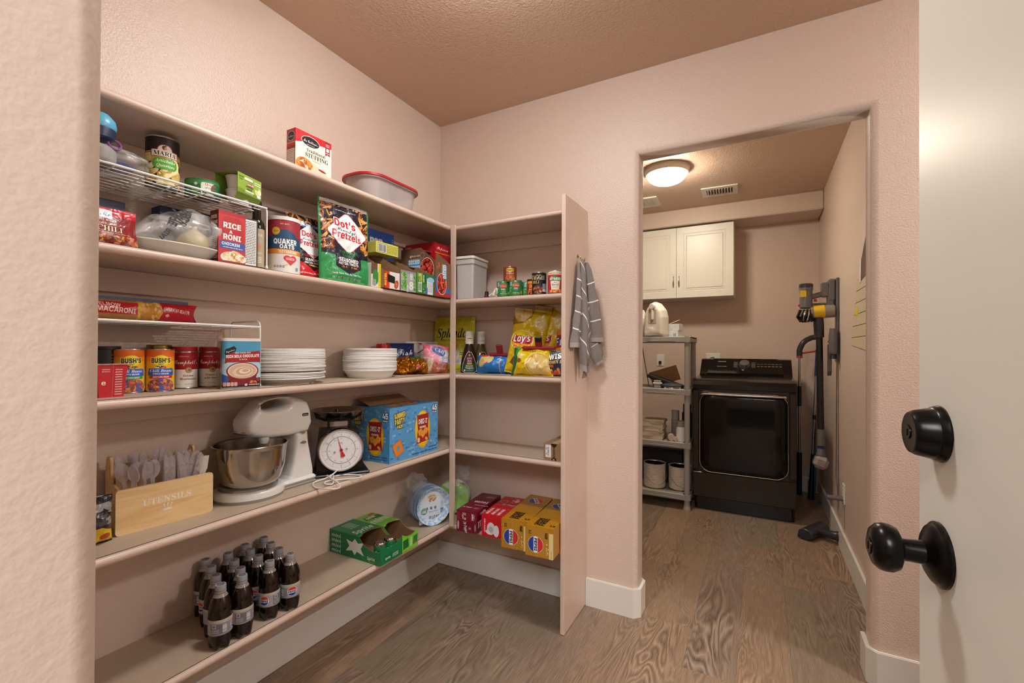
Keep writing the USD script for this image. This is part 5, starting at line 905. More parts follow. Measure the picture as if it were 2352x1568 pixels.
art_obj('dial', art_arrays(a, plane((0, yd+.01-.031, .098), (1, 0, 0), (0, 0, 1))), 'art_card', t)
obj('pan_support', cat(B(-.042, -.034, -.012, .012, .16, .2), B(.034, .042, -.012, .012, .16, .2), B(-.042, .042, -.012, .012, .196, .204), tube([(-.085, 0, .236), (-.08, 0, .215), (-.05, 0, .203), (.05, 0, .203), (.08, 0, .215), (.085, 0, .236)], .006, 8), tube([(0, -.08, .232), (0, -.07, .212), (0, 0, .203), (0, .07, .212), (0, .08, .232)], .006, 8)), 'black_metal', t)
obj('pan', T(lathe([(0, 0), (.055, .001), (.075, .009), (.092, .026), (.099, .0285), (.0995, .030), (.098, .0305), (.09, .028), (.073, .0115), (.054, .0035), (0, .0025)], 64), 0, 0, .212), 'steel', t)
# cracker box
W, D, HH = .322, .222, .229
def pool(a, x0, x1, h, seed):
    rg = random.Random(seed)
    for k in range(150): x, y = rg.uniform(x0, x1-.012), rg.uniform(0, h-.01); a.add(sbox(x, y, x+rg.uniform(.008, .02), y+.009), rg.choice(['#6aaad6', '#4a8fc6', '#84bce0', '#5a9ed0', '#3f86c0']), .06)
def snackpack(a, cx, cy, s, rot=0):
    L0 = len(a.L); a.ell(cx, cy, .052*s, .085*s, '#e6a41c'); a.ell(cx-.004*s, cy+.004*s, .05*s, .08*s, '#edc023'); a.ell(cx-.006*s, cy+.03*s, .044*s, .05*s, '#f0d23a')
    a.poly([(cx-.043*s, cy-.062*s), (cx+.043*s, cy-.055*s), (cx+.036*s, cy), (cx+.041*s, cy+.07*s), (cx-.041*s, cy+.066*s), (cx-.035*s, cy)], '#a8241c'); a.text('CHEEZ-IT', cx, cy+.025*s, .022*s, '#f3f1ec', wt=900, w=.062*s, out='#7a1612', ow=.0015*s); a.text('ORIGINAL', cx, cy+.006*s, .0085*s, '#f3f1ec', wt=900, w=.046*s)
    for dx, dy, q in ((-.018, -.012, 20), (.02, -.008, 60), (.0, -.022, 45)): a.add(affinity.rotate(sbox(cx+(dx-.014)*s, cy+(dy-.014)*s, cx+(dx+.014)*s, cy+(dy+.014)*s), q), '#e08a22'); a.add(affinity.rotate(sbox(cx+(dx-.011)*s, cy+(dy-.011)*s, cx+(dx+.011)*s, cy+(dy+.011)*s), q), '#eda53a'); a.ell(cx+dx*s, cy+dy*s, .0025*s, .0025*s, '#b5601a')
    a.add(rrect(cx-.037*s, cy-.056*s, cx-.022*s, cy-.036*s, .002), '#e6d9b8'); a.ell(cx+.024*s, cy-.046*s, .011*s, .007*s, '#e6b04a', -30)
    if rot: a.L[L0:] = [(affinity.rotate(g, rot, origin=(cx, cy)), c_, s_) for g, c_, s_ in a.L[L0:]]
def party(a, x, y, s):
    for k, (w_, h_, dy) in enumerate((('SUMMER', .022, .03), ('PARTY', .023, .004), ('PACK', .014, -.014))): a.text(w_, x, y+dy*s, h_*s, '#edd63a', wt=900, w=(.068, .062, .034)[k]*s, rot=7, out='#24406a', ow=.003*s)
a = Art('#5a9fd2', W, HH); pool(a, -W/2, W/2, HH, 2); snackpack(a, .052, .115, 1.0); party(a, -.098, .155, 1.0); a.add(affinity.rotate(rrect(-.137, .026, -.082, .086, .003), 24), '#d9701c'); a.add(affinity.rotate(rrect(-.134, .029, -.085, .083, .003), 24), '#ea8a2c'); a.ell(-.1095, .056, .009, .011, '#5a9fd2'); a.text('45', .135, .192, .026, '#f3f3f1', wt=900, w=.036, out='#24346a', ow=.003); a.text('POUCHES', .135, .181, .007, '#f3f3f1', wt=900, w=.03, out='#24346a', ow=.0015); a.lines(-.02, .008, .15, .017, 1, '#1f5a8c'); a.lines(.09, .022, .15, .03, 1, '#1f5a8c'); a.lines(-.155, .016, -.14, .024, 2, '#1f5a8c')
l = Art('#4f97cc', D, HH); pool(l, -D/2, D/2, HH, 4); snackpack(l, .03, .105, .95); party(l, -.07, .165, 1.0); l.text('45', .088, .185, .025, '#f3f3f1', wt=900, w=.032, out='#24346a', ow=.003); l.text('POUCHES', .088, .174, .006, '#f3f3f1', wt=900, w=.026, out='#24346a', ow=.0015); l.lines(.0, .008, .1, .028, 2, '#1f5a8c')
tp = Art('#5a9fd2', W, D); pool(tp, -W/2, W/2, D, 6); snackpack(tp, .03, .09, .9, 90); tp.add(affinity.rotate(rrect(-.1, .04, -.05, .09, .003), 10), '#ea8a2c'); tp.ell(.11, .1, .03, .02, '#c8504a')
tp.L = [(affinity.translate(g, 0, -D/2), c_, s_) for g, c_, s_ in tp.L]
t = carton('big blue party pack cracker box beside the scale', 'box', (.119, -.467, Z4), 90, W, D, HH, {'f': a, 'l': l, 't': tp}, 'cracker_box', edge='#5a9fd2')
obj('flap', Rm(T(B(-.13, .14, -.004, .078, 0, .0015), -.02, .02, HH+.004), 20, (1, 0, 0), (0, .02, HH+.004)), 'cardboard', t, False)

# ---------------------------------------------------------------- left wall, lowest shelf
bt = thing('cola_bottle', 'x', 'bottle', (0, 0, 0), 0, 'small cola bottles on the lowest shelf')
Rb = .0298; prof = [(.0, .006), (.012, .004), (.022, 0), (.0265, .003), (.0285, .012), (.0292, .03), (.0278, .036), (.0282, .04), (Rb, .044), (Rb, .088), (.0287, .092), (.0296, .1), (.0284, .118), (.0235, .134), (.016, .147), (.0128, .153), (.0122, .158), (.0122, .162), (0, .162)]
m = lathe(prof, 40); v = np.array(m.vertices); an = np.arctan2(v[:, 1], v[:, 0]); k = np.clip((.02-v[:, 2])/.02, 0, 1)*(np.hypot(v[:, 0], v[:, 1]) > .01); sc = 1-.16*k*(.5+.5*np.cos(an*5)); v[:, :2] *= sc[:, None]; v[:, 2] += .012*k*(.5+.5*np.cos(an*5)); obj('plastic', (v, m.faces), 'cola', bt)
DEFS['cola_neck'] = simple('#8d8378', .08, specular_ior_level=.7); obj('air_gap', lathe([(.0, .1435), (.0186, .1435), (.0163, .1475), (.0131, .1533), (.0125, .158), (.0125, .1625), (0, .1625)], 40), 'cola_neck', bt)
C = PI*(Rb+.0004); a = Art('#a3a3a8', 2*C, .043); a.rect(-C, .035, C, .043, '#bdb9a8'); a.rect(-C, 0, C, .002, '#8a8a90')
for s in (-.048, .045): a.ell(s, .02, .0145, .0145, '#e9e9e9'); a.add(ell(s, .02, .0135, .0135).intersection(sbox(s-.02, .024, s+.02, .04)), '#d2342c'); a.add(ell(s, .02, .0135, .0135).intersection(sbox(s-.02, 0, s+.02, .0145)), '#23389c'); a.text('PEPSI', s, .016, .0062, '#15151c', wt=900, w=.024)
a.rect(-.022, .004, .02, .032, '#6f6f76'); a.lines(-.02, .006, .0, .018, 4, '#d0d0d4', .35); a.bars(.008, .006, .019, .03, 14, '#e2e2e4', True); a.add(rrect(-.018, .021, -.008, .031, .001), '#d5d5d8'); a.add(rrect(-.0165, .0225, -.0095, .0295, .001), '#6f6f76'); a.lines(.021, .004, .03, .032, 9, '#4a4a50', .3)
label_wrap(bt, a, Rb+.0004, .0445, 'art_card', seg=9)
cp = lathe([(0, .0), (.0138, .0), (.0142, .001), (.0142, .0125), (.0134, .0145), (0, .0148)], 36); v = np.array(cp.vertices); r_ = np.hypot(v[:, 0], v[:, 1]); an = np.arctan2(v[:, 1], v[:, 0]); obj('cap', T(trimesh.Trimesh(v, cp.faces, process=False), 0, 0, .1605), 'cap_grey', bt); obj('neck_ring', T(lathe([(.0123, 0), (.0145, 0), (.0145, .0035), (.0123, .0035)], 32), 0, 0, .1545), 'cap_grey', bt)
a = Art(None); a.add(ring(.0072, .0092), '#3a3a40'); a.text('PEPSI', 0, -.0018, .0042, '#3a3a40', wt=900, w=.0115); art_obj('cap_print', art_arrays(a, plane((0, 0, .1754), (1, 0, 0), (0, 1, 0))), 'art_card', bt)
caps = [(0.034, -1.238), (0.099, -1.256), (0.167, -1.278), (0.234, -1.301), (0.052, -1.178), (0.118, -1.196), (0.186, -1.217), (0.236, -1.24), (0.034, -1.112), (0.087, -1.126), (0.153, -1.14), (0.222, -1.146), (0.034, -1.045), (0.098, -1.061), (0.162, -1.074), (0.232, -1.081)]
rown = ['row by the wall', 'second row from the wall', 'second row from the edge', 'row at the shelf edge']; coln = ['leftmost', 'second from left', 'third from left', 'rightmost']; turns = {3: -5, 7: 8, 11: 62, 15: -72}
for i, (x, y) in enumerate(caps):
    lb = f'dark cola bottle with grey cap, {coln[i//4]} in the {rown[i%4]}'
    x = min(x, .234); rz = cam_rz(x, y)+turns.get(i, [(-60), 20, 140, 80][i % 4]+i*11)
    if i == 0: bt.SetCustomDataByKey('label', lb); xf = UsdGeom.Xformable(bt); ops = xf.GetOrderedXformOps(); ops[0].Set(Gf.Vec3d(x, y, Z5)); xf.AddRotateZOp().Set(rz)
    else: dup(bt, (x, y, Z5), rz, lb)
# opened mini soda cartons
def soda_carton(label, loc, rz, W, D, H, col, faces, bite, edge):
    """W across the front, D deep; the top front is torn away along a curve (bite: radius)"""
    t = thing('soda_carton', label, 'carton', loc, rz); th = .0012; key = 'card_'+edge.strip('#'); DEFS.setdefault(key, simple(edge, .45))
    hole = ell(-D/2+.028, H+.012, bite, bite*.62, n=36)
    side = sbox(-D/2, 0, D/2, H).difference(hole)
    for s in (-1, 1): obj('side_panel', ext(side, th, 'x', -W/2 if s < 0 else W/2-th), 'cardboard', t, False)
    zb = H-bite*.42; obj('front_panel', ext(sbox(-W/2, 0, W/2, H).difference(ell(0, H+.012, W*.62, H-zb+.012)), th, 'y', -D/2), 'cardboard', t, False)
    xe = -D/2+.028+bite*.97; top = sbox(-W/2, xe, W/2, D/2).difference(ell(0, xe-.012, W*.42, .03)); obj('top_panel', ext(top, th, 'z', H-th), 'cardboard', t, False); obj('back_panel', B(-W/2, W/2, D/2-th, D/2, 0, H), 'cardboard', t, False); obj('base', B(-W/2, W/2, -D/2, D/2, 0, th), 'cardboard', t, False)
    arrs = []; 
    def clip(A, g): B_ = Art(None); B_.L = [(q.intersection(g), c_, s_) for q, c_, s_ in A.L if not q.intersection(g).is_empty]; return B_
    arrs.append(art_arrays(clip(faces['l'], affinity.scale(side, -1, 1, origin=(0, 0))), plane((-W/2, 0, 0), (0, -1, 0), (0, 0, 1)))); arrs.append(art_arrays(clip(faces['f'], sbox(-W/2, 0, W/2, H).difference(ell(0, H+.012, W*.62, H-zb+.012))), plane((0, -D/2, 0), (1, 0, 0), (0, 0, 1))))
    arrs.append(art_arrays(clip(faces['t'], top), plane((0, 0, H), (1, 0, 0), (0, 1, 0))))
    rb = Art(faces['r'], D, H); arrs.append(art_arrays(clip(rb, side), plane((W/2, 0, 0), (0, 1, 0), (0, 0, 1)))); art_obj('print', join_arr(*arrs), 'art_card', t); return t
W, D, HH = .124, .286, .092
l = Art('#12804a', D, HH)
for k in range(4): l.text('mini', -.103, .066-.0205*k, .0135, '#dfe9e2', wt=600, w=.052)
st = [(0.0, .034), (.018, .018), (.05, .026), (.033, .0), (.05, -.026), (.012, -.016), (-.002, -.032), (-.016, -.016), (-.052, -.024), (-.032, .0), (-.05, .024), (-.016, .017)]; l.poly([(x+.005, y+.046) for x, y in st], '#e6ebe6'); l.text('Sprite', .094, .012, .013, '#e6ebe6', 'sansi', w=.042); l.lines(.08, .004, .11, .007, 1, '#d9d23a')
tp = Art('#16884f', W, D); tp.L = [(affinity.translate(g, 0, -D/2), c_, s_) for g, c_, s_ in tp.L]; tp.text('Sprite', .0, -.0, .034, '#e9eee9', 'sansi', w=.1, rot=0)
for k in range(4): tp.text('mini', .0, .112-.017*k, .0125, '#dfe9e2', wt=600, w=.044, rot=-90 if False else 0)
f = Art('#127a46', W, HH); f.rect(-.04, .006, .045, .03, '#0f6a3c'); f.text('Sprite', -.02, .013, .009, '#e6ebe6', 'sansi', w=.03); f.lines(.005, .01, .04, .026, 3, '#cfe0d2')
soda_carton('torn open green mini soda carton with white starburst', (.144, -.672, Z5), 90, W, D, HH, '#12804a', {'l': l, 't': tp, 'f': f, 'r': '#12804a'}, .088, '#12804a')
canart = Art('#128049', .18, .07); canart.text('Sprite', 0, .02, .022, '#e9eee9', 'sansi', w=.04)
for i, (x, y) in enumerate(((.252, -.700), (.252, -.646))):
    t = thing('mini_can', ('left' if i == 0 else 'right')+' green mini soda can inside the torn green starburst carton', 'can', (x, y, Z5+.003), cam_rz(x, y)); obj('body', lathe([(0, 0), (.018, 0), (.0235, .004), (.0235, .066), (.019, .0735), (.0175, .074), (0, .072)], 32), 'tin', t); label_wrap(t, Art('#128049', .148, .058).text('Sprite', 0, .02, .02, '#e9eee9', 'sansi', w=.04), .0236, .006, 'art_card')
W, D, HH = .1, .276, .09; l = Art('#6cc22e', D, HH); tp = Art('#74c832', W, D); tp.L = [(affinity.translate(g, 0, -D/2), c_, s_) for g, c_, s_ in tp.L]; tp.text('mini', 0, .02, .045, '#eef3e6', wt=700, w=.09); tp.poly([(-.04, .075), (.045, .06), (.05, .1), (-.03, .11)], '#1f6a34'); tp.text('DEW', .0, .082, .02, '#e9efe0', wt=900, w=.05); tp.ell(.03, .12, .02, .008, '#b5402c')
f = Art('#7aca34', W, HH); f.poly([(-.042, .01), (-.008, .014), (-.012, .05), (-.044, .046)], '#1f6a34'); f.text('mini', .012, .03, .014, '#eef3e6', wt=700, w=.036, rot=90); f.poly([(.018, .012), (.046, .016), (.046, .05), (.02, .046)], '#2c7a3a'); f.ell(.03, .02, .006, .005, '#c2402c')
soda_carton('torn open lime green mini soda carton behind the starburst carton', (.144, -.556, Z5), 90, W, D, HH, '#6cc22e', {'l': l, 't': tp, 'f': f, 'r': '#6cc22e'}, .075, '#6cc22e')
# bowls in a wrap, lying on their rims
t = thing('bowl_pack', 'wrapped sleeve of blue patterned paper bowls lying on its side near the post', 'pack', (.172, -.288, Z5+.0915), cam_rz(.155, -.288, 26)); Rr = .09
def tip(m): v = np.array(m.vertices); return trimesh.Trimesh(np.c_[v[:, 0], -v[:, 2], v[:, 1]], m.faces, process=False)
DEFS['bowl_print'] = bumpy('#8db3d6', '#d6e3ee', .6, 70., .0006, .3, lo=.42, hi=.58); DEFS['bowl_stack'] = bumpy('#5f92c6', '#c9dbea', .6, 14., .0006, .3, stretch=(1, 9, 1), lo=.4, hi=.6)
for k in range(9): obj('bowl', T(tip(lathe([(0, 0), (.05, .0), (.058, .002), (.083, .03), (Rr-.001, .034), (Rr, .036), (Rr-.001, .0375), (.081, .033), (.055, .0045), (0, .003)], 48)), 0, .075-.0105*k, 0), 'bowl_stack' if k < 8 else 'bowl_print', t)
a = Art(None); a.add(Polygon([(-.055, .03), (-.02, .062), (.03, .062), (.062, .02), (.064, -.06), (-.064, -.078), (-.062, -.0)]).buffer(.006), '#2f5fa0'); a.add(Polygon([(-.055, .03), (-.02, .062), (.03, .062), (.062, .02), (.064, -.06), (-.064, -.078), (-.062, -.0)]).buffer(.0045), '#d3e0ee'); a.ell(-.002, .035, .027, .02, '#e6dcc6'); a.blobs(ell(-.002, .035, .024, .017), 34, (.003, .006), ['#d9a24a', '#b5622a', '#e8c98a', '#8a5a2a'], (1, 1.6), 3)
for q in range(3): a.ell(-.028+q*.022, -.012, .0065, .0075, '#2c4a86')
a.text('ultra', .012, -.05, .022, '#22406a', wt=700, w=.058, rot=180); a.text('paper bowls', .004, -.026, .007, '#33558a', wt=500, w=.05, rot=180); a.ell(-.043, -.022, .016, .016, '#2a8a4a'); a.text('50', -.043, -.018, .012, '#e9f0e6', wt=800, rot=180); a.bars(.044, -.045, .06, -.02, 10, '#3a3a3a', True); a.ell(.053, .005, .008, .008, '#b9c6d3'); a.rect(-.012, -.079, .008, -.068, '#1a1a1a')
art_obj('label_card', art_arrays(a, plane((0, -.0245, 0), (1, 0, 0), (0, 0, 1))), 'art_card', t)
ws = lathe([(0, -.004), (.06, -.004), (.084, .0), (.094, .02), (.0945, .12), (.08, .145), (.03, .165), (0, .168)], 48); v = np.array(ws.vertices); w_ = nz(v*45, 3)-.5; v[:, :2] *= (1+.05*w_)[:, None]; v = np.c_[v[:, 0], v[:, 2]-.036, v[:, 1]]; v[:, 2] = np.maximum(v[:, 2], -.0912)
obj('wrap', trimesh.Trimesh(v, ws.faces, process=False), 'wrap_film', t)
tl = lump(.05, .03, .045, 8, .35, 4); obj('wrap_tail', T(tl, -.045, .055, .10), 'wrap_film', t)

# ---------------------------------------------------------------- narrow bay
t = thing('food_container', 'tall clear plastic storage container with lid beside the strip', 'container', (.318, -.15, Z2), 4)
obj('tub', tub(-.05, -.075, .05, .075, .012, .001, .196, .006), 'frosted_tub', t); obj('rim', ext(Polygon(rrect(-.053, -.079, .053, .079, .014).exterior.coords, [rrect(-.049, -.074, .049, .074, .012).exterior.coords]), .02, 'z', .17), 'frosted_tub', t); obj('lid', cat(ext(rrect(-.056, -.082, .056, .082, .016), .010, 'z', .196), ext(rrect(-.05, -.076, .05, .076, .014), .003, 'z', .206)), 'white_plastic', t)
t = thing('binder_clip', 'small black and red clip lying by the white cable on the narrow shelf', 'clip', (.452, -.226, Z2), -15); obj('body', B(-.0075, .0075, -.009, .009, .004, .03, .004), 'black_plastic', t); obj('jaw', B(-.0078, .0078, -.011, .011, 0, .009, .002), 'dark_red', t)
t = thing('cable', 'white coiled cable with plug beside the small black clip', 'cable', (.485, -.2, Z2)); obj('cord', tube(spline([(-.04, .01, .004), (-.03, -.02, .004), (-.01, .0, .026), (.012, -.012, .03), (.03, .0, .006), (.01, .02, .004), (-.02, .02, .006), (.02, -.02, .004), (.06, -.01, .004)], 8), .003, 8), 'white_plastic', t); obj('plug', tube(spline([(.0, -.02, .010), (.012, -.02, .035), (.022, -.02, .036), (.026, -.02, .016), (.045, -.02, .010)], 6), [.007]*5+[.006]*10+[.005]*10, 10), 'white_plastic', t)
def delm(sub):
    H_ = .0685; R = .0605/2*.972; C = PI*R; a = Art('#2a7a46', 2*C, H_*.93); a.rect(-C, .05, C, .07, '#347f4c'); a.rect(-.03, .045, -.02, .064, '#9cc0e0'); a.ell(.0, .047, .0172, .0102, '#d9c04a'); a.ell(.0, .047, .016, .009, '#c8282c'); a.text('Del Monte', .0, .0445, .006, '#f3e9d0', 'serif', w=.026); a.text('Quality', .0, .029, .006, '#f0f0e6', 'sansi', w=.02)
    a.text(sub[0], .003, .0175, .0062, '#e6e9c9', 'serif'); a.text(sub[1], .003, .009, .006, '#e6d27a', 'serif', w=.034); a.blobs(sbox(-C, 0, -.02, .04), 20, (.003, .005), ['#4a9a3a', '#6ab84c'], (1, 2.2), 2); a.blobs(sbox(.024, 0, C, .03), 20, (.003, .005), ['#4a9a3a', '#d9c46a'], (1, 1.4), 4); return a, H_
x, y = .527, -.2; a, H_ = delm(('CUT', 'GREEN BEANS')); can('green cut bean can, left of the two front green cans', 'can', (x, y, Z2), cam_rz(x, y), .0605, H_, a)
x, y = .594, -.2; a, H_ = delm(('', 'SWEET PEAS')); can('green sweet pea can, right of the two front green cans', 'can', (x, y, Z2), cam_rz(x, y), .0605, H_, a)
x, y = .612, -.128; a, H_ = delm(('CUT', 'CORN')); can('green can half hidden behind the sweet pea can', 'can', (x, y, Z2), cam_rz(x, y, 40), .0605, H_, a)
x, y = .555, -.185; H_ = .072; R = .0625/2*.972; C = PI*R; a = Art('#8a3a1e', 2*C, H_*.93); a.add(sbox(-.017, .046, .017, .06).union(ell(0, .053, .013, .0105)), '#e6c82c'); a.text("BUSH'S", 0, .049, .008, '#1f2a4c', wt=900, w=.028); a.text('Original', 0, .0345, .0075, '#efe6d6', 'serifi', w=.036); a.rect(-.02, .026, .02, .031, '#c8542a'); a.blobs(sbox(-.024, 0, .024, .025), 36, (.0025, .004), ['#b5652c', '#8a4420', '#d08a4a'], (1.4, 2), 3, '#e0b080')
can('small brown baked beans can stacked on the two green cans', 'can', (x, y, Z2+.0687), cam_rz(x, y), .0625, H_, a)
x, y = .68, -.185; H_ = .074; R = .066/2*.972; C = PI*R; a = Art('#b5221c', 2*C, H_*.93); a.text('HORMEL', -.006, .05, .0115, '#e8b82c', wt=900, w=.05); a.text('Chili', -.004, .032, .014, '#e8b82c', wt=900, w=.034); a.text('No Beans', -.004, .021, .006, '#f0e0c0', 'sansi'); a.blobs(sbox(-.03, 0, .03, .02), 34, (.0025, .005), ['#8a2a18', '#b5502c', '#c97a4a', '#5c1a10'], (1, 1.6), 5); a.rect(-C, .062, C, .07, '#1f1a18')
can('red chili can with yellow lettering behind the black can', 'can', (x, y, Z2), cam_rz(x, y, -6), .066, H_, a)
x, y = .716, -.2075; H_ = .0975; R = .066/2*.972; C = PI*R; a = Art('#171516', 2*C, H_*.93); a.text('STAGG', -.022, .062, .021, '#e3d29a', 'serif', w=.062); a.text('CHILI', -.022, .045, .0125, '#d9b84a', 'serif', w=.04); a.lines(.008, .06, .026, .08, 4, '#d9d4c8', .35); a.ell(-.008, .018, .026, .02, '#3a2a26'); a.blobs(ell(-.008, .018, .023, .017), 36, (.003, .005), ['#8a3a24', '#b5583a', '#5c2418', '#c98a6a'], (1, 1.6), 4); a.rect(.014, .008, .04, .044, '#8d99a8'); a.rect(.014, .008, .04, .02, '#c9ced6')
can('tall black chili can with cream lettering on the narrow shelf', 'can', (x, y, Z2), cam_rz(x, y, 2), .066, H_, a)
x, y = .797, -.2125; H_ = .0975; R = .0685/2*.972; C = PI*R; a = Art('#c8242a', 2*C, H_*.93); a.rect(-C, .077, C, .095, '#e6dcb8'); a.lines(-.03, .08, .03, .086, 1, '#7a6a3a'); a.poly([(-.03, .05), (-.026, .066), (-.008, .07), (0, .078), (.008, .07), (.026, .066), (.03, .05)], '#2f7a3c'); a.text('Chef', -.012, .064, .006, '#f0efe6', 'script', w=.016); a.text('BOYARDEE', 0, .0535, .011, '#f3f1ea', wt=900, w=.05, out='#1f5a2c', ow=.001); a.poly([(-.022, .05), (.022, .05), (.017, .012), (-.017, .012)], '#e9e2cf'); a.text('Beef', 0, .041, .005, '#4a4030', 'serif'); a.text('Ravioli', 0, .0295, .009, '#3a3428', 'serif', w=.03); a.lines(-.012, .019, .012, .026, 2, '#7a9a7a'); a.blobs(sbox(-.032, 0, .032, .013), 22, (.004, .007), ['#e0782c', '#c8442a', '#e8a05a'], (1, 1.5), 4); a.blobs(ell(-.028, .02, .007, .012), 6, (.003, .005), ['#3a7a2c', '#c8242a'], (1, 1.4), 2); a.blobs(ell(.028, .022, .007, .012), 6, (.003, .005), ['#3a7a2c', '#d8542a'], (1, 1.4), 3)
can('red ravioli can with cream band next to the end panel', 'can', (x, y, Z2), cam_rz(x, y, -2), .0685, H_, a)
# middle shelf of the bay
W, HH = .245, .292
a = Art('#cfc32c', W, HH); a.rect(-W/2, .0, W/2, HH, '#d3c62c'); a.rect(-.1, .245, .1, HH, '#c2b524'); a.text('Splenda', -.008, .182, .052, '#25265c', 'serifi', w=.185); a.text('ZERO CALORIE SWEETENER', .01, .163, .0085, '#25265c', wt=500, w=.14); a.ell(.015, .055, .07, .018, '#e6e4e6'); a.ell(.015, .057, .06, .013, '#c9c9d0'); a.poly([(.0, .07), (.05, .155), (.07, .08)], '#e3dd7a'); a.blobs(ell(.01, .09, .035, .035), 14, (.008, .014), ['#efece2', '#e3dfd2'], (1, 1.2), 2); a.lines(.048, .085, .08, .105, 2, '#3a3a4a', .4); a.rect(-.11, .075, -.05, .13, '#dcd6b8')
bag('yellow sweetener pouch behind the strip with dark blue script', 'pouch', (.135, -.058, Z3), 5, W, HH, .022, a, 'sweetener_pouch', rx=-4, stand=True, seed=19, wr=.005, taper=-.04, back='#c9bc2a', nx=16, ny=18)
db0 = None
for i, (x, y, lb, fc) in enumerate(((.283, -.118, 'dark salad dressing bottle with green and maroon label in front', 2), (.322, -.068, 'olive salad dressing bottle standing behind the balsamic one', 24))):
    t = thing('dressing_bottle', lb, 'bottle', (x, y, Z3), cam_rz(x, y, fc)); key = ('dress_dark', 'dress_olive')[i]; DEFS[key] = simple(('#2a1810', '#4a3d16')[i], .06)
    k = lathe([(0, 0), (.9, 0), (1, .006), (1, .03), (.9, .07), (.62, .118), (.45, .14), (.43, .15), (0, .15)], 36); v = np.array(k.vertices); v[:, 0] *= .044; v[:, 1] *= .033; obj('glass', trimesh.Trimesh(v, k.faces, process=False), key, t)
    obj('cap', T(lathe([(0, 0), (.0205, 0), (.0205, .062), (.0195, .064), (0, .064)], 32), 0, 0, .147), 'white_plastic', t)
    a = Art(None); dr_ = Polygon([(-.034, .012), (-.022, .004), (.022, .004), (.034, .012), (.03, .045), (.017, .085), (.008, .103), (-.008, .103), (-.017, .085), (-.03, .045)]).buffer(.003); a.add(dr_, '#e3dcc6'); a.add(dr_.buffer(-.002), '#1f4a34'); a.add(dr_.buffer(-.002).intersection(sbox(-.05, .05, .05, .12)), '#4a1820'); a.text("KEN'S", 0, .07, .009, '#e3dcc6', 'serif', w=.024); a.text('Steak', 0, .061, .0065, '#e3dcc6', 'serif', w=.02); a.text('House', 0, .054, .0065, '#e3dcc6', 'serif', w=.022); a.rect(-.012, .044, .012, .0505, '#d9b82c'); a.text('Balsamic', 0, .033, .0085, '#e6e4d6', 'serif', w=.036); a.text('Vinaigrette', 0, .0225, .0085, '#e6e4d6', 'serif', w=.042); a.lines(-.018, .012, .02, .016, 1, '#b9c9b4'); a.ell(-.024, .014, .004, .005, '#d9d6c6'); a.ell(0, .09, .004, .006, '#b59a5a')
    def ds(u, v):
        u = np.asarray(u, float); v = np.asarray(v, float); f = np.interp(v, [0, .006, .03, .07, .118, .14], [.9, 1, 1, .9, .62, .45]); an = np.clip(u/(.044*f), -.999, .999); an = np.arcsin(an); n = np.c_[np.sin(an)/.044, -np.cos(an)/.033, np.zeros(len(u))]; n /= np.linalg.norm(n, axis=1, keepdims=True); return np.c_[.044*f*np.sin(an), -.033*f*np.cos(an), v]+n*.0012, n
    art_obj('label', art_arrays(a, ds, np.linspace(-.042, .042, 15), np.linspace(0, .112, 15)), 'art_paper', t)
    a = Art('#e3e2de', 2*PI*.0206, .05); a.add(ell(0, .038, .012, .008), '#3a3a38'); a.add(ell(0, .038, .011, .007), '#e3e2de'); a.text("KEN'S", 0, .0362, .0045, '#3a3a38', 'serif', w=.016); 
    if i == 0: a.rect(-.012, .018, .014, .026, '#d9a82c'); a.text('LITE', 0, .0195, .005, '#8a2a1c', wt=900)
    a.lines(-.014, .005, .016, .015, 3, '#8a8a86', .35); label_wrap(t, a, .0206, .152)
W, HH = .172, .092
a = Art('#1c78c8', W, HH); a.ell(-.042, .066, .024, .022, '#d9bf7a'); a.ell(-.018, .07, .026, .022, '#e3cf8c'); a.ell(-.056, .05, .018, .02, '#d3b468'); a.poly([(-.03, .05), (-.018, .038), (-.02, .056)], '#b5642c'); a.ell(-.048, .088, .02, .006, '#c8342c'); a.text('CHIPS', .04, .02, .006, '#4a94d8', wt=700); a.lines(-.08, .003, -.03, .008, 1, '#a8c8e6'); a.rect(.04, 0, .044, HH, '#d98a7a')
bag('small blue cookie bag folded down under a red clip', 'snack bag', (.432, -.13, Z3), 12, W, HH, .038, a, rx=-10, seed=23, back='#1c78c8', nx=16, ny=14, wr=.006)
def bag_clip(label, loc, rz, L, rx=0):
    t = thing('bag_clip', label, 'clip', loc, rz, None, rx); obj('jaw', B(-L/2, L/2, -.010, .010, -.008, .010, .006), 'dark_red', t, False); obj('lever', Rm(B(-.016, .016, -.008, .0, .008, .036, .003), 18, (1, 0, 0), (0, 0, .008)), 'dark_red', t, False); obj('grip', Rm(T(B(-.016, .016, -.0095, .001, .03, .058, .004), 0, 0, 0), 18, (1, 0, 0), (0, 0, .008)), 'black_plastic' if 'front' in label else 'dark_red', t, False); return t
bag_clip('red bag clip closing the small blue cookie bag', (.465, -.115, Z3+.093), 12, .115, 8)
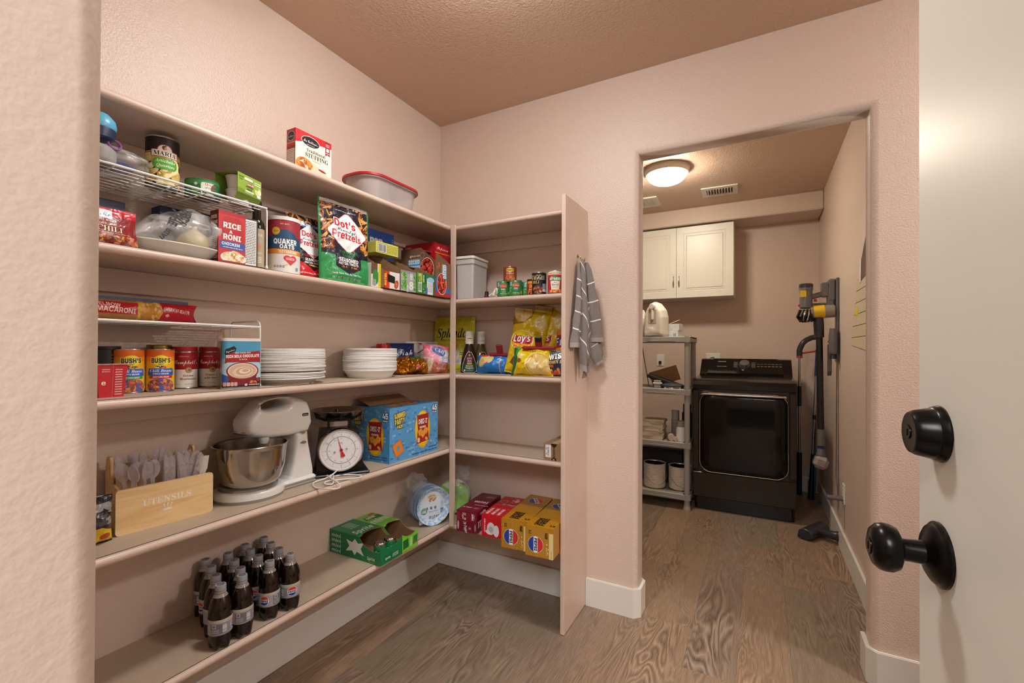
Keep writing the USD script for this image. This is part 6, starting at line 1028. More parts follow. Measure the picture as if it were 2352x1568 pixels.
def lays(W, HH, tall):
    a = Art('#e3bf14', W, HH); s = 1.0
    if tall:
        a.poly([(-W/2, HH), (-W/2, HH*.72), (-.04, HH*.76), (.0, HH*.86), (.01, HH)], '#9a7a24'); a.blobs(Polygon([(-W/2, HH*.99), (-W/2, HH*.76), (-.03, HH*.79), (.0, HH*.9), (.0, HH*.99)]), 12, (.016, .026), ['#e3c276', '#d9b062', '#efd898'], (1, 1.5), 3, '#f3e6b8'); a.ell(.05, HH*.80, .032, .038, '#e3c87a', 20); a.ell(.048, HH*.81, .026, .03, '#eedb9c', 20); a.ell(.046, HH*.80, .014, .016, '#e6cc82', 20)
        a.ell(-.026, HH*.50, .058, .05, '#f0e6c0'); a.ell(-.026, HH*.50, .055, .047, '#eda81c'); a.add(ell(-.026, HH*.5, .055, .047).intersection(sbox(-.1, HH*.5-.01, .1, HH)), '#e9cf1c'); a.poly([(-.078, HH*.47), (-.07, HH*.56), (.025, HH*.58), (.028, HH*.5), (.018, HH*.46), (-.05, HH*.445)], '#c2202a'); a.text("Lay's", -.026, HH*.48, .034, '#f3f1ea', 'sansi', w=.088, rot=6, out='#7a1216', ow=.002)
        a.text('Classic', -.032, HH*.36, .017, '#3a2a12', wt=500, w=.065); a.ell(-.03, HH*.24, .03, .032, '#e0c06a'); a.ell(-.03, HH*.25, .026, .026, '#ecd28a'); a.poly([(-.07, HH*.15), (-.055, HH*.26), (-.02, HH*.12), (-.04, HH*.1)], '#7a4a22'); 
        for q in range(4): a.add(affinity.rotate(ell(-.035+q*.008, HH*.17-q*.004, .005, .026), 25), '#f3e8c2')
        a.lines(.03, HH*.6, .075, HH*.66, 3, '#7a5a14', .35); a.text('NET WT', -.07, .006, .006, '#7a5a14', wt=600)
    else:
        a.text('Classic', -.01, HH*.83, .0135, '#3a2a12', wt=500, w=.085, rot=-6); a.poly([(-W/2, HH), (-W/2+.018, HH), (-W/2+.03, HH*.55), (-W/2+.012, .0), (-W/2+.0, .0)], '#1f6a2c'); a.poly([(-W/2+.018, HH), (-W/2+.04, HH), (-W/2+.02, HH*.7), (-W/2+.014, HH*.6)], '#2c9a3c'); a.ell(.036, HH*.40, .064, .052, '#e9dc8c'); a.ell(.038, HH*.39, .061, .049, '#d9a834'); a.blobs(ell(.04, HH*.38, .056, .045), 22, (.014, .024), ['#ecd28a', '#e3c06a', '#f3e2a8', '#e8c878'], (1, 1.5), 6, '#f6efd2'); a.ell(-.058, HH*.7, .018, .014, '#e3c87a', -30); a.ell(-.06, HH*.52, .012, .01, '#8a5a2a', -30); a.lines(-.07, .004, -.04, .01, 1, '#8a6a14')
    return a
W, HH = .178, .318
bag('second yellow chip bag leaning behind the tall one', 'snack bag', (.655, -.045, Z3), 10, W, HH+.012, .03, lays(W, HH+.012, True), rx=-3, ry=9, seed=31, wr=.007, back='#cfae14')
bag('tall yellow classic chip bag with round red logo', 'snack bag', (.585, -.115, Z3), 18, W, HH, .034, lays(W, HH, True), rx=-5, ry=9, seed=32, wr=.007, back='#cfae14', nx=16, ny=22)
W, HH = .198, .128
bag('front yellow chip bag folded down under a red clip', 'snack bag', (.672, -.188, Z3), 14, W, HH, .045, lays(W, HH, False), rx=-9, seed=33, wr=.008, back='#cfae14', nx=18, ny=16, taper=.12)
bag_clip('red clip with black grip on the front yellow chip bag', (.703, -.178, Z3+.126), 14, .155, 6)
W, HH = .15, .215
a = Art('#d9902c', W, HH); a.poly([(-W/2, .12), (W/2, .145), (W/2, .205), (-W/2, .18)], '#c2202a'); a.text('Fritos', .004, .143, .036, '#f3f1ea', 'sansi', w=.135, rot=9, out='#1f3a8c', ow=.004); a.text('ORIGINAL', .0, .125, .008, '#f3e6d0', wt=800, w=.06, rot=9); a.rect(-W/2, 0, W/2, .07, '#2c3340')
bag('orange corn chip bag with red banner beside the end panel', 'snack bag', (.79, -.075, Z3), 4, W-.03, HH, .026, a, rx=-3, ry=4, seed=35, wr=.006, back='#c9822c')
W, HH = .13, .115
a = Art('#2c3340', W, HH); a.poly([(-W/2, .07), (W/2, .09), (W/2, HH), (-W/2, HH)], '#6a8aa8'); a.text('TWISTS', -.0, .076, .026, '#f0efe9', wt=900, w=.12, rot=8, out='#1a1f28', ow=.003); a.text('HONEY BBQ', .0, .056, .014, '#c9a45a', wt=900, w=.1, rot=6); a.blobs(sbox(-W/2, .005, W/2, .05), 26, (.005, .009), ['#d9622c', '#c24a1c', '#e8894a', '#a3441c'], (1.2, 2), 4, '#f0b07a')
bag('dark grey corn twists bag in front of the orange one', 'snack bag', (.788, -.155, Z3), 6, .11, HH, .03, a, rx=-5, seed=36, wr=.006, back='#2c3340')
# single cardboard box
W, D, HH = .098, .19, .072
t = thing('shipping_box', 'small brown cardboard box with white label beside the end panel', 'box', (.7965, -.135, Z4), 0); obj('box', B(-W/2+.004, W/2-.004, -D/2, D/2, 0, HH, .0015), 'cardboard', t, False)
a = Art(None); a.rect(-.036, .012, -.010, .066, '#e3e3e0'); a.bars(-.026, .018, -.020, .058, 18, '#4a4a4a', True); a.lines(-.034, .016, -.029, .06, 2, '#8a8a8a'); a.text('SOURCE', -.003+.003, .036, .009, '#241c14', wt=800, w=.046, rot=-90); a.add(Point(.004, 0).buffer(.013).intersection(sbox(-1, 0, 1, 1)), '#1f1b19'); a.add(Point(.004, HH).buffer(.014).intersection(sbox(-1, 0, 1, HH)), '#1f1b19'); a.text('NS', .003, .002, .005, '#c9c4bc', wt=700)
tp = Art(None); tp.rect(-.012, -.095, .02, .095, '#b59a72'); add_faces(t, W, D, HH, {'f': a, 't': tp})
# soda cartons on the lowest shelf of the bay
def set12(label, loc, rz, W, D, H, faces, edge): return carton(label, 'carton', loc, rz, W, D, H, faces, 'soda_carton', edge=edge)
W, D, HH = .105, .27, .098
f = Art('#7d1428', W, HH); f.rect(-W/2, .055, -W/2+.018, HH-.006, '#8d2036'); f.text('Dr', -.012, .083, .009, '#efe6e6', 'serifi', rot=-90); f.text('Pepper', -.022, .074, .009, '#efe6e6', 'serifi', w=.03, rot=-90); f.ell(-.008, .062, .006, .006, '#c2a0a6'); f.text('mini', .026, .073, .012, '#f3eeee', 'serif', w=.03, rot=-90); f.lines(.03, .062, .042, .086, 4, '#e0c9cc', .4); f.rect(-W/2+.004, .004, W/2-.004, .05, '#6d1020'); f.text('Dr Pepper', -.012, .022, .016, '#efe6e6', 'serifi', w=.052, rot=-78); f.ell(.017, .02, .009, .009, '#a34a5a'); f.ell(.017, .02, .0075, .0075, '#6d1020'); f.text('23', .017, .0175, .006, '#efe6e6', wt=800); f.ell(-W/2+.009, .03, .0045, .02, '#c9b4b8'); f.ell(W/2-.008, .026, .004, .018, '#a3848a')
r = Art('#7d1428', D, HH); r.text('mini', -.06, .022, .045, '#efe6e6', 'serif', w=.13); r.text('10 cans', -.07, .006, .009, '#d9c0c4', wt=700, w=.05); r.text('Dr', -.09, .075, .012, '#efe6e6', 'serifi'); r.ell(-.06, .08, .02, .009, '#efe6e6')
tp = Art('#741226', W, D); tp.text('mini', .008, D*.47, .03, '#efe6e6', 'serif', w=.07, rot=0); tp.text('10 perfect 7.5 fl oz cans', .03, D*.33, .0075, '#efe6e6', wt=600, w=.07, rot=0); tp.text('Dr Pepper', -.022, D*.17, .012, '#efe6e6', 'serifi', w=.05, rot=0); tp.ell(.024, D*.18, .014, .012, '#a34a5a'); tp.lines(.0, D*.75, .045, D*.85, 3, '#d9b4ba'); tp.poly([(-.05, D*.62), (.045, D*.57), (.045, D*.585), (-.05, D*.635)], '#3a0a12'); tp.L = [(affinity.translate(g, 0, -D/2), c_, s_) for g, c_, s_ in tp.L]
set12('maroon mini soda carton next to the vertical strip', (.379, -.163, Z5), 6, W, D, HH, {'f': f, 'r': r, 't': tp}, '#7d1428')
f = Art('#c81422', W, HH); f.text('ZERO SUGAR', -.04, .05, .006, '#f3e4e4', wt=800, w=.06, rot=-90); f.ell(-.006, .038, .02, .028, '#d9d5d6'); f.ell(-.006, .034, .012, .014, '#b9b2b4'); f.ell(-.02, .02, .014, .008, '#e6e2e2', -30); f.ell(.02, .03, .014, .026, '#e3dfe0')
tp = Art('#c81422', W, D)
for q in range(3): tp.text('mini', -.028+.028*q, D*.12, .019, '#f3eaea', 'serif', w=.036, rot=90); tp.text('mini', -.028+.028*q, D*.27, .019, '#f3eaea', 'serif', w=.036, rot=90)
tp.text('Dr Pepper', .02, D*.55, .016, '#f3eaea', 'serifi', w=.075, rot=0); tp.ell(-.024, D*.72, .02, .02, '#e8a8ac'); tp.ell(-.024, D*.72, .017, .017, '#c81422'); tp.blobs(ell(.025, D*.8, .022, .03), 10, (.005, .009), ['#f0c8ca', '#e39aa0'], (1, 1.5), 3); tp.poly([(-.05, D*.46), (.045, D*.42), (.045, D*.435), (-.05, D*.475)], '#5a0810'); tp.L = [(affinity.translate(g, 0, -D/2), c_, s_) for g, c_, s_ in tp.L]
set12('bright red mini soda carton between the maroon and gold cartons', (.511, -.153, Z5), 6, W, D, HH, {'f': f, 't': tp, 'l': Art('#b5101e', D, HH)}, '#c81422')
W, D, HH = .1225, .395, .122
def globe(a, x, y, r, rot=0):
    L0 = len(a.L); a.ell(x, y, r, r, '#d9d6cc'); c_ = ell(x, y, r*.95, r*.95, n=40); a.add(c_, '#e9e9ea'); a.add(c_.intersection(sbox(x-r, y+r*.26, x+r, y+r)), '#cf2f36'); a.add(c_.intersection(sbox(x-r, y-r, x+r, y-r*.26)), '#24409c'); a.text('PEPSI', x, y-r*.17, r*.36, '#14141c', wt=900, w=r*1.5)
    if rot: a.L[L0:] = [(affinity.rotate(g, rot, origin=(x, y)), q, s_) for g, q, s_ in a.L[L0:]]
def dots(a, cx, cy, x0, y0, x1, y1, seed):
    for i in range(9):
        r = .032+.0055*i; n = int(2*PI*r/.0058)
        for j in range(n):
            an = 2*PI*(j+.5*(i % 2))/n; x, y = cx+r*math.cos(an), cy+r*math.sin(an)
            if x0+.002 < x < x1-.002 and y0+.002 < y < y1-.002: a.add(ell(x, y, .0012, .0012, n=5), '#dcc07a', .06)
GOLD = '#b07a12'
for i, (x, y) in enumerate(((.652, -.149), (.7805, -.165))):
    f = Art(GOLD, W, HH); dots(f, -.014, .052, -W/2, 0, W/2, HH, 1); globe(f, -.016, .05, .034, -90); f.text('12', -.046, .098, .01, '#1a1408', wt=800, rot=-90); f.text('CAFFEINE', .03, .092, .006, '#1a1408', wt=800, w=.026, rot=-90); f.text('FREE', .024, .092, .007, '#1a1408', wt=900, w=.022, rot=-90); f.rect(.042, .0, W/2-.001, .104, '#e3c88a'); f.text('YOUR CODE', .05, .02, .004, '#5a4a2a', wt=600, rot=-90); f.blobs(sbox(.03, .01, .04, .06), 10, (.001, .003), ['#e8d8a8'], (1, 1.2), 4)
    tp = Art(GOLD, W, D); dots(tp, .0, D*.68, -W/2, 0, W/2, D, 2); tp.text('CAFFEINE', -.016, D*.15, .017, '#1a1408', wt=900, w=.08, rot=90); tp.text('FREE', .012, D*.15, .026, '#1a1408', wt=900, w=.08, rot=90); globe(tp, .0, D*.68, .037, -60); tp.text('12', .046, D*.06, .014, '#1a1408', wt=900, rot=-0); tp.L = [(affinity.translate(g, 0, -D/2), c_, s_) for g, c_, s_ in tp.L]
    r = Art(GOLD, D, HH); r.text('PEPSI', .02, .03, .06, '#1f1a12', wt=900, w=.26)
    set12(('gold caffeine free soda carton beside the red carton', 'gold caffeine free soda carton against the end panel')[i], (x, y, Z5), 5.5 if i == 0 else 4.0, W-.004, D, HH, {'f': f, 't': tp, 'r': r, 'l': Art(GOLD, D, HH)}, GOLD)
# bright green wrapped plates in the corner behind the strip
t = thing('plate_pack', 'wrapped pack of bright green rimmed plates standing in the shelf corner', 'pack', (.185, -.105, Z5+.084), 28, None, -14); DEFS['lime'] = simple('#86c82a', .4); DEFS['plate_edge'] = simple('#d9dcd6', .6)
for k in range(8): obj('plate', T(tip(lathe([(0, 0), (.06, 0), (.068, .004), (.082, .010), (.0825, .0115), (.067, .0065), (0, .003)], 44)), 0, .03-.008*k, 0), 'lime' if k > 5 else 'plate_edge', t)
ws = lathe([(0, -.012), (.06, -.01), (.083, .0), (.0835, .06), (.07, .09), (0, .1)], 44); v = np.array(ws.vertices); w_ = nz(v*40, 5)-.5; v[:, :2] *= (1+.05*w_)[:, None]; v = np.c_[v[:, 0], v[:, 2]-.04, v[:, 1]]; obj('wrap', trimesh.Trimesh(v, ws.faces, process=False), 'wrap_film', t)
obj('wrap_tail', T(lump(.05, .03, .06, 18, .35, 4), .03, .0, .10), 'wrap_film', t)
a = Art(None); a.add(Point(0, 0).buffer(.078, 20).difference(Point(0, -.03).buffer(.05, 20)), '#8fd02e'); a.poly([(-.06, .055), (-.02, .03), (.05, .07), (.02, .085)], '#d9e6c8'); a.poly([(.02, .07), (.06, .06), (.055, .05)], '#c2442a'); art_obj('label_card', art_arrays(a, plane((0, -.0395, 0), (1, 0, 0), (0, 0, 1))), 'art_card', t)

# ---------------------------------------------------------------- hook and towel on the end panel
XF = XP+.018
t = thing('wall_hook', 'small brass hook screwed into the end panel above the towel', 'hook', (XF, -.132, 1.585)); obj('hook', tube(spline([(0, 0, .02), (.012, 0, .018), (.016, 0, .004), (.022, 0, -.008), (.032, 0, -.004), (.034, 0, .010)], 6), .0024, 8), 'brass', t); obj('rosette', T(trimesh.Trimesh(np.c_[(v_ := np.array((lm := lathe([(0, 0), (.009, 0), (.008, .002), (0, .003)], 20)).vertices))[:, 2], v_[:, 0], v_[:, 1]], lm.faces, process=False), 0, 0, .02), 'brass', t)
t = thing('towel', 'grey terry kitchen towel with white stripes hanging from the hook', 'towel', (0, 0, 0))
# folded cloth fanning down from the hook: each fold is a strip of cloth with its own width, length and hem
def strip(top, bot, w0, w1, bul, seed, ribs=1, tipw=None, thick=.004, hemdip=0.):
    """sheet from top to bot (points of its middle line), widening from w0 to w1 along dirn, bulging away from the panel"""
    top, bot = np.array(top), np.array(bot); nv, nu = 36, 14; V = []; d = np.array(bul[:3]); wd = np.array(bul[3:]); wd = wd/np.linalg.norm(wd)
    for i in range(nv+1):
        q = i/nv; c = top+(bot-top)*q+d*math.sin(PI*min(q*1.1, 1))*.4; w = w0+(w1-w0)*q**.8
        if tipw is not None and q > .8: w *= 1+(tipw-1)*((q-.8)/.2)
        for j in range(nu+1):
            s = j/nu*2-1; o = wd*s*w/2+d*(math.cos(s*PI/2*ribs)-.2)*(.25+.75*q)+np.array((.0035, 0, 0))*math.cos(s*7+seed)*q; V.append(c+o+np.array((0, 0, -hemdip*s*q)))
    V = np.array(V); V += (nz(V*np.array((50, 50, 22)), seed)-.5)[:, None]*np.array((.006, .004, 0)); F = []
    for i in range(nv):
        for j in range(nu): a_ = i*(nu+1)+j; F += [(a_, a_+1, a_+nu+2), (a_, a_+nu+2, a_+nu+1)]
    m = trimesh.Trimesh(V, F, process=False); n = np.array(m.vertex_normals); n = -n if n[:, 0].mean() < 0 else n; k = len(V); V2 = np.vstack([V, V-n*thick]); F2 = F+[(c+k, b+k, a+k) for a, b, c in F]
    for j in range(nu): F2 += [(j, k+j, k+j+1), (j, k+j+1, j+1)]; e = nv*(nu+1)+j; F2 += [(e, e+1, k+e+1), (e, k+e+1, k+e)]
    for i in range(nv):
        a_ = i*(nu+1); b_ = a_+nu+1; F2 += [(a_, b_, b_+k), (a_, b_+k, a_+k)]; a2 = a_+nu; b2 = b_+nu; F2 += [(a2, a2+k, b2+k), (a2, b2+k, b2)]
    return trimesh.Trimesh(V2, F2, process=False), (V.reshape(nv+1, nu+1, 3), n.reshape(nv+1, nu+1, 3))
def stripes(fold, G, qs, slant=0.):
    V, n = G; nv, nu = V.shape[0]-1, V.shape[1]-1; ms = []
    for q0 in qs:
        P, F = [], []
        for j in range(nu+1):
            q = (q0+slant*(j/nu-.5))*nv; 
            for dq in (-.26, .26):
                qq = min(max(q+dq, 0), nv-.001); i = int(qq); f = qq-i; P.append(V[i, j]*(1-f)+V[i+1, j]*f+n[i, j]*.0008)
        for j in range(nu): F += [(2*j, 2*j+1, 2*j+3), (2*j, 2*j+3, 2*j+2)]
        ms.append(trimesh.Trimesh(P, F, process=False))
    if ms: obj('stripe', cat(ms), 'towel_stripe', fold, True)
X0 = XF
spec = [((X0+.016, -.152, 1.572), (X0+.018, -.215, 1.20), .018, .062, (.02, -.004, 0, .35, 1, 0), 1, None, (.22, .42, .6, .8), .05, 0.),
        ((X0+.028, -.142, 1.588), (X0+.036, -.158, 1.085), .020, .062, (.024, -.002, 0, .5, 1, 0), 2, .25, (.10, .34, .55, .78), .16, .02),
        ((X0+.022, -.124, 1.575), (X0+.040, -.112, 1.10), .018, .05, (.016, 0, 0, .6, 1, 0), 3, .2, (.2, .45, .68), -.14, -.02),
        ((X0+.036, -.110, 1.578), (X0+.062, -.062, 1.225), .022, .098, (.030, -.006, 0, .5, 1, 0), 4, None, (.25, .48, .72, ), -.06, 0.),
        ((X0+.018, -.098, 1.565), (X0+.05, -.025, 1.22), .018, .05, (.018, 0, 0, .7, 1, 0), 5, None, (.42, .75), .12, 0.),
        ((X0+.028, -.095, 1.30), (X0+.075, -.052, 1.135), .05, .085, (.022, 0, 0, .5, 1, 0), 6, .35, (.5,), -.1, -.02)]
for (tp_, bt_, w0, w1, bul, sd_, tw, qs, sl, hd_) in spec:
    m, G = strip(tp_, bt_, w0, w1, bul, sd_, 1, tw, .004, hd_); fo = obj('fold', m, 'towel', t, True); stripes(fo, G, qs, sl)
    V, n = G; k = V.shape[0]-3; hem = []
    P = np.concatenate([V[k]+n[k]*.001, V[-1]+n[-1]*.001]); nu = V.shape[1]; F = []
    for j in range(nu-1): F += [(j, nu+j, nu+j+1), (j, nu+j+1, j+1)]
    DEFS.setdefault('towel_hem', simple('#958a84', .9)); obj('hem', trimesh.Trimesh(P, F, process=False), 'towel_hem', fo, True)

# ---------------------------------------------------------------- laundry room
t = thing('wall_cabinet', 'white raised panel wall cabinet with two doors above the utility shelf', 'cabinet', (0, 0, 0)); CX = .9315; y0 = 2.2; z0, z1 = 1.652, 2.278
obj('body', B(.478, 1.39, 2.222, YB-.001, z0, z1, .001), 'cab_white', t, False)
def cab_door(x0, x1, hs):
    w, h = x1-x0, z1-z0-.004; r = [(0, 0), (.055, 0), (.058, .0035), (.064, .0035), (.067, .001), (.078, .001), (.086, -.0035)]
    ms = [B(x0, x1, y0+.004, y0+.021, z0+.002, z1-.002, .002)]; V, F = [], []
    for o, d in r: V += [(x0+o, y0+.004+d if o else y0+.004, z0+.002+o), (x1-o, y0+.004+d if o else y0+.004, z0+.002+o), (x1-o, y0+.004+d if o else y0+.004, z1-.002-o), (x0+o, y0+.004+d if o else y0+.004, z1-.002-o)]
    V = np.array(V); V[:, 1] -= .0042
    for i in range(len(r)-1):
        for j in range(4): k = (j+1) % 4; F += [(i*4+j, i*4+k, i*4+4+k), (i*4+j, i*4+4+k, i*4+4+j)]
    e = (len(r)-1)*4; F += [(e, e+1, e+2), (e, e+2, e+3)]; ms.append(trimesh.Trimesh(V, F, process=False))
    d = obj('door', cat(ms), 'cab_white', t, False); hx = x1-.022 if hs > 0 else x0+.022
    obj('handle', tube(spline([(hx, y0+.002, 1.755), (hx, y0-.018, 1.762), (hx, y0-.026, 1.80), (hx, y0-.018, 1.838), (hx, y0+.002, 1.845)], 6), [.0035]*6+[.004, .005, .0055, .006, .0065, .006, .0055, .005, .0045, .004, .004, .0038]+[.0035]*7, 10), 'brushed', d)
cab_door(.48, CX-.0015, 1); cab_door(CX+.0015, 1.389, -1)
# dryer
t = thing('dryer', 'black front loading clothes dryer with large dark glass door', 'dryer', (1.1385, 1.6, 0)); W = .670
DEFS['dryer_metal'] = simple('#3a342e', .3, .6); DEFS['dryer_glass'] = simple('#060505', .06, 0, specular_ior_level=.35); DEFS['dryer_black'] = simple('#100e0c', .18)
pr = rrect(.0, .02, W, .75, .03, 6); obj('body', ext(pr, .80, 'z', .1), 'dryer_metal', t); obj('plinth', ext(rrect(.012, .045, W-.012, .74, .02), .095, 'z', .006), 'dryer_black', t)
for x in (.06, W-.06): obj('foot', T(lathe([(0, 0), (.02, 0), (.02, .008), (0, .008)], 16), x, .1, 0), 'black_plastic', t)
g = Polygon([(.02, .90), (.0, .905), (-.004, .935), (.012, .962), (.05, .978), (.42, .985), (.47, .995), (.62, 1.112), (.66, 1.118), (.75, 1.118), (.75, .90)]); obj('top_cover', ext(g, W-.006, 'x', .003), 'dryer_black', t, 25)
pl = plane((0, .4745, .999), (1, 0, 0), (0, .776, .631)); pg = Polygon([(.06, .0), (W-.06, .0), (W-.075, .165), (W-.11, .186), (.11, .186), (.075, .165)])
m2 = trimesh.creation.extrude_polygon(pg, .004, engine='earcut'); v = np.array(m2.vertices); P_3, N_3 = pl(v[:, 0], v[:, 1]); obj('control_panel', trimesh.Trimesh(P_3+N_3*v[:, 2:], m2.faces, process=False), 'black_gloss', t, False)
kp, kn = pl(np.array([.335]), np.array([.105])); lm = lathe([(0, 0), (.042, 0), (.041, .012), (.036, .026), (.034, .03), (0, .031)], 40); v = np.array(lm.vertices); ax2 = np.array((0, .776, .631)); obj('dial', trimesh.Trimesh(kp[0]+np.outer(v[:, 0], (1, 0, 0))+np.outer(v[:, 1], ax2)+np.outer(v[:, 2]+.004, kn[0]), lm.faces, process=False), 'brushed', t)
a = Art(None); a.text('SAMSUNG', .165, .14, .0125, '#b0aca6', wt=600, w=.062); a.text('SMART DRYER', .165, .08, .009, '#a8a49e', wt=600, w=.072)
for k in range(6): a.lines(.255, .075+.012*k, .285, .081+.012*k, 1, '#8d8a84', .7, k); a.lines(.385, .075+.012*k, .415, .081+.012*k, 1, '#8d8a84', .7, k+9)
for k in range(7): a.lines(.425+.026*k, .085, .443+.026*k, .095, 1, '#8d8a84', .7, k+20); a.lines(.425+.026*k, .115, .443+.026*k, .123, 1, '#7d7a74', .7, k+30)
def pl2(u, v): P, N = pl(u, v); return P+N*.0045, N
art_obj('panel_print', art_arrays(a, pl2), 'art_card', t)
dg = rrect(.055, .295, W-.055, .875, .075, 8); obj('door_frame', ext(Polygon(rrect(.045, .285, W-.045, .885, .085, 8).exterior.coords), .012, 'y', .010), 'dryer_black', t)
dd = obj('door', inflate(dg, .03, .05, .02, 2.4, cx=.012), 'dryer_glass', t); obj('chrome_trim', tube([(x, .004, z) for x, z in list(rrect(.053, .293, W-.053, .877, .077, 8).exterior.coords)[:-1]], .0035, 8, True), 'chrome', t)
hp = [(.075, -.014, .862), (.09, -.022, .868), (W/2, -.026, .868), (W-.09, -.022, .868), (W-.075, -.014, .862)]; obj('door_handle', tube(spline(hp, 8), [.006]*4+[.0095]*25+[.006]*4, 10), 'chrome', t)
for s, x in ((-1, .024), (1, W-.024)): obj('front_strip', B(x-.021, x+.021, .008, .022, .30, .895, .004), 'dryer_metal', t, False)
obj('front_panel', B(.004, W-.004, .010, .022, .10, .285, .005), 'dryer_metal', t, False)
# resin utility shelf
t = thing('utility_shelf', 'grey plastic utility shelf with four tiers beside the dryer', 'shelf unit', (0, 0, 0)); tz = [1.292, .897, .50, .116]
xs0, xs1, ys0, ys1 = .51, 1.108, 1.56, 1.90
for z in tz:
    g = cat(B(xs0-.025, xs1+.025, ys0-.022, ys1+.022, z-.014, z, .003), B(xs0-.025, xs1+.022, ys0-.025, ys0-.017, z-.043, z-.002, .002), B(xs0-.025, xs1+.022, ys1+.017, ys1+.025, z-.043, z-.002, .002), B(xs1+.017, xs1+.025, ys0-.02, ys1+.02, z-.04, z-.002, .002)); s = obj('tier', g, 'grey_plastic', t, False)
    obj('grip', B(xs1-.29, xs1-.08, ys0-.0275, ys0-.024, z-.034, z-.028, .001), 'grey_plastic', s, False)
    for x in (xs0, xs1):
        for y in (ys0, ys1): obj('collar', T(lathe([(0, 0), (.028, 0), (.028, .045), (0, .045)], 20), x, y, z-.045), 'grey_plastic', s)
for x in (xs0, xs1):
    for y in (ys0, ys1): obj('leg', T(lathe([(0, 0), (.0275, 0), (.0275, .01), (.023, .03), (.02, .04), (.02, 1.25), (0, 1.25)], 20), x, y, 0), 'grey_plastic', t)
def jug(label, x, y, cap):
    t = thing('detergent_jug', label, 'jug', (x, y, tz[0]), -20)
    pf = Polygon([(-.083, 0), (.083, 0), (.088, .02), (.088, .15), (.075, .205), (.03, .262), (.0, .275), (-.03, .262), (-.062, .225), (-.085, .17), (-.088, .02)]).buffer(-.01).buffer(.01); hole = Polygon([(-.032, .205), (-.014, .205), (-.012, .13), (-.026, .128), (-.04, .16)]).buffer(.004)
    obj('body', inflate(pf, .058, .035, .012, 2.6), 'cream_jug', t)
    obj('grip', B(-.010, .012, -.07, -.045, .13, .215, .006), 'cream_jug', t, False); obj('grip_recess', B(-.036, .036, -.0595, -.05, .10, .212, .003), 'cream_shade', t, False)  # flat darker plate: shade behind the grip put into its colour
    obj('cap', T(turnf(lathe([(0, 0), (.024, 0), (.024, .012), (.02, .016), (0, .016)], 28)), 0, -.055, .235), 'cream_jug', t); obj('spout_cup', T(turnf(lathe([(0, 0), (.034, 0), (.036, .01), (.030, .05), (.026, .055), (0, .055)], 32)), -.012, -.055, .045), 'clear_thin', t); return t
def turnf(m): v = np.array(m.vertices); return trimesh.Trimesh(np.c_[v[:, 0], -v[:, 2], v[:, 1]], m.faces, process=False)
DEFS['cream_shade'] = simple('#b3aa9a', .5)  # jug cream darkened to stand for shade behind the grip
jug('large white detergent jug with clear spout cup on the top tier', .872, 1.615, 1); j2 = thing('detergent_jug', 'second white jug with red print cut off by the jamb', 'jug', (.70, 1.69, tz[0]), -20); obj('body', inflate(Polygon([(-.08, 0), (.08, 0), (.085, .15), (.06, .22), (.0, .25), (-.06, .22), (-.085, .15)]).buffer(-.01).buffer(.01), .055, .035, .014), 'cream_jug', j2); obj('cap', T(lathe([(0, 0), (.025, 0), (.025, .03), (0, .03)], 24), 0, 0, .243), 'grey_plastic', j2); a = Art(None); a.ell(.04, .1, .03, .04, '#c8342c'); a.ell(.04, .13, .02, .02, '#1a1a1a'); art_obj('print', art_arrays(a, plane((0, -.0555, 0), (1, 0, 0), (0, 0, 1))), 'art_card', j2)
for i, (z, rz, lb) in enumerate(((0, -8, 'lower of two small white cartons beside the detergent jug'), (.0505, -4, 'upper of two small white cartons beside the detergent jug'))):
    a = Art('#d9dcdb', .1, .048); a.lines(-.04, .006, .0, .016, 2, '#9fb4bd', .5); 
    if i == 0: a.bars(.01, .004, .034, .026, 14, '#6a6a6e')
    else: a.ell(-.03, .03, .007, .007, '#4a4a4e'); a.ell(-.03, .03, .0055, .0055, '#d9dcdb'); a.lines(-.015, .022, .04, .042, 3, '#c3c8c8')
    carton(lb, 'box', (.998+.004*i, 1.66, tz[0]+z), rz-14, .1, .06, .049, {'f': a}, 'small_carton', edge='#d3d6d4')
t = thing('wooden_stick', 'thin wooden stick lying on the two small cartons', 'stick', (.99, 1.665, tz[0]+.101), -14); obj('stick', tube([(-.03, 0, .002), (.05, 0, .03)], .0025, 6), 'pine', t)
z = tz[1]
t = thing('folded_cardboard', 'crumpled brown cardboard sheet on the second tier', 'cardboard', (.95, 1.75, z), 10); obj('sheet', Rm(B(-.16, .16, -.12, .12, .02, .024), 16, (0, 1, 0)), 'cardboard', t, False); obj('flap', Rm(T(B(-.12, .1, -.02, .0, .03, .15), 0, .06, 0), -18, (0, 1, 0)), 'cardboard', t, False)
t = thing('tool_case', 'flat black tool case tilted on the second tier', 'case', (.93, 1.64, z), 0); obj('case', Rm(B(-.15, .13, -.03, .05, .035, .065, .008), 18, (0, 1, 0)), 'black_paper', t, False); a = Art(None); a.text('TOOLS', .0, .004, .018, '#8a8782', wt=700, w=.08); a.L = [(affinity.translate(g, 0, .045), c_, s_) for g, c_, s_ in a.L]
t = thing('scrub_brush', 'small clear handled brush standing at the front of the second tier', 'brush', (.888, 1.585, z), -10); obj('bristles', B(-.026, .026, -.012, .012, 0, .06, .004), 'frosted', t, False); obj('handle', B(-.034, .034, -.015, .015, .03, .042, .004), 'cream_jug', t, False)
t = thing('dark_pouch', 'dark blue grey pouch lying beside the small brush', 'pouch', (.99, 1.60, z), 5); DEFS['slate'] = simple('#2a3038', .6); obj('pouch', T(lump(.09, .04, .022, 5, .12, 3), 0, 0, .02), 'slate', t)
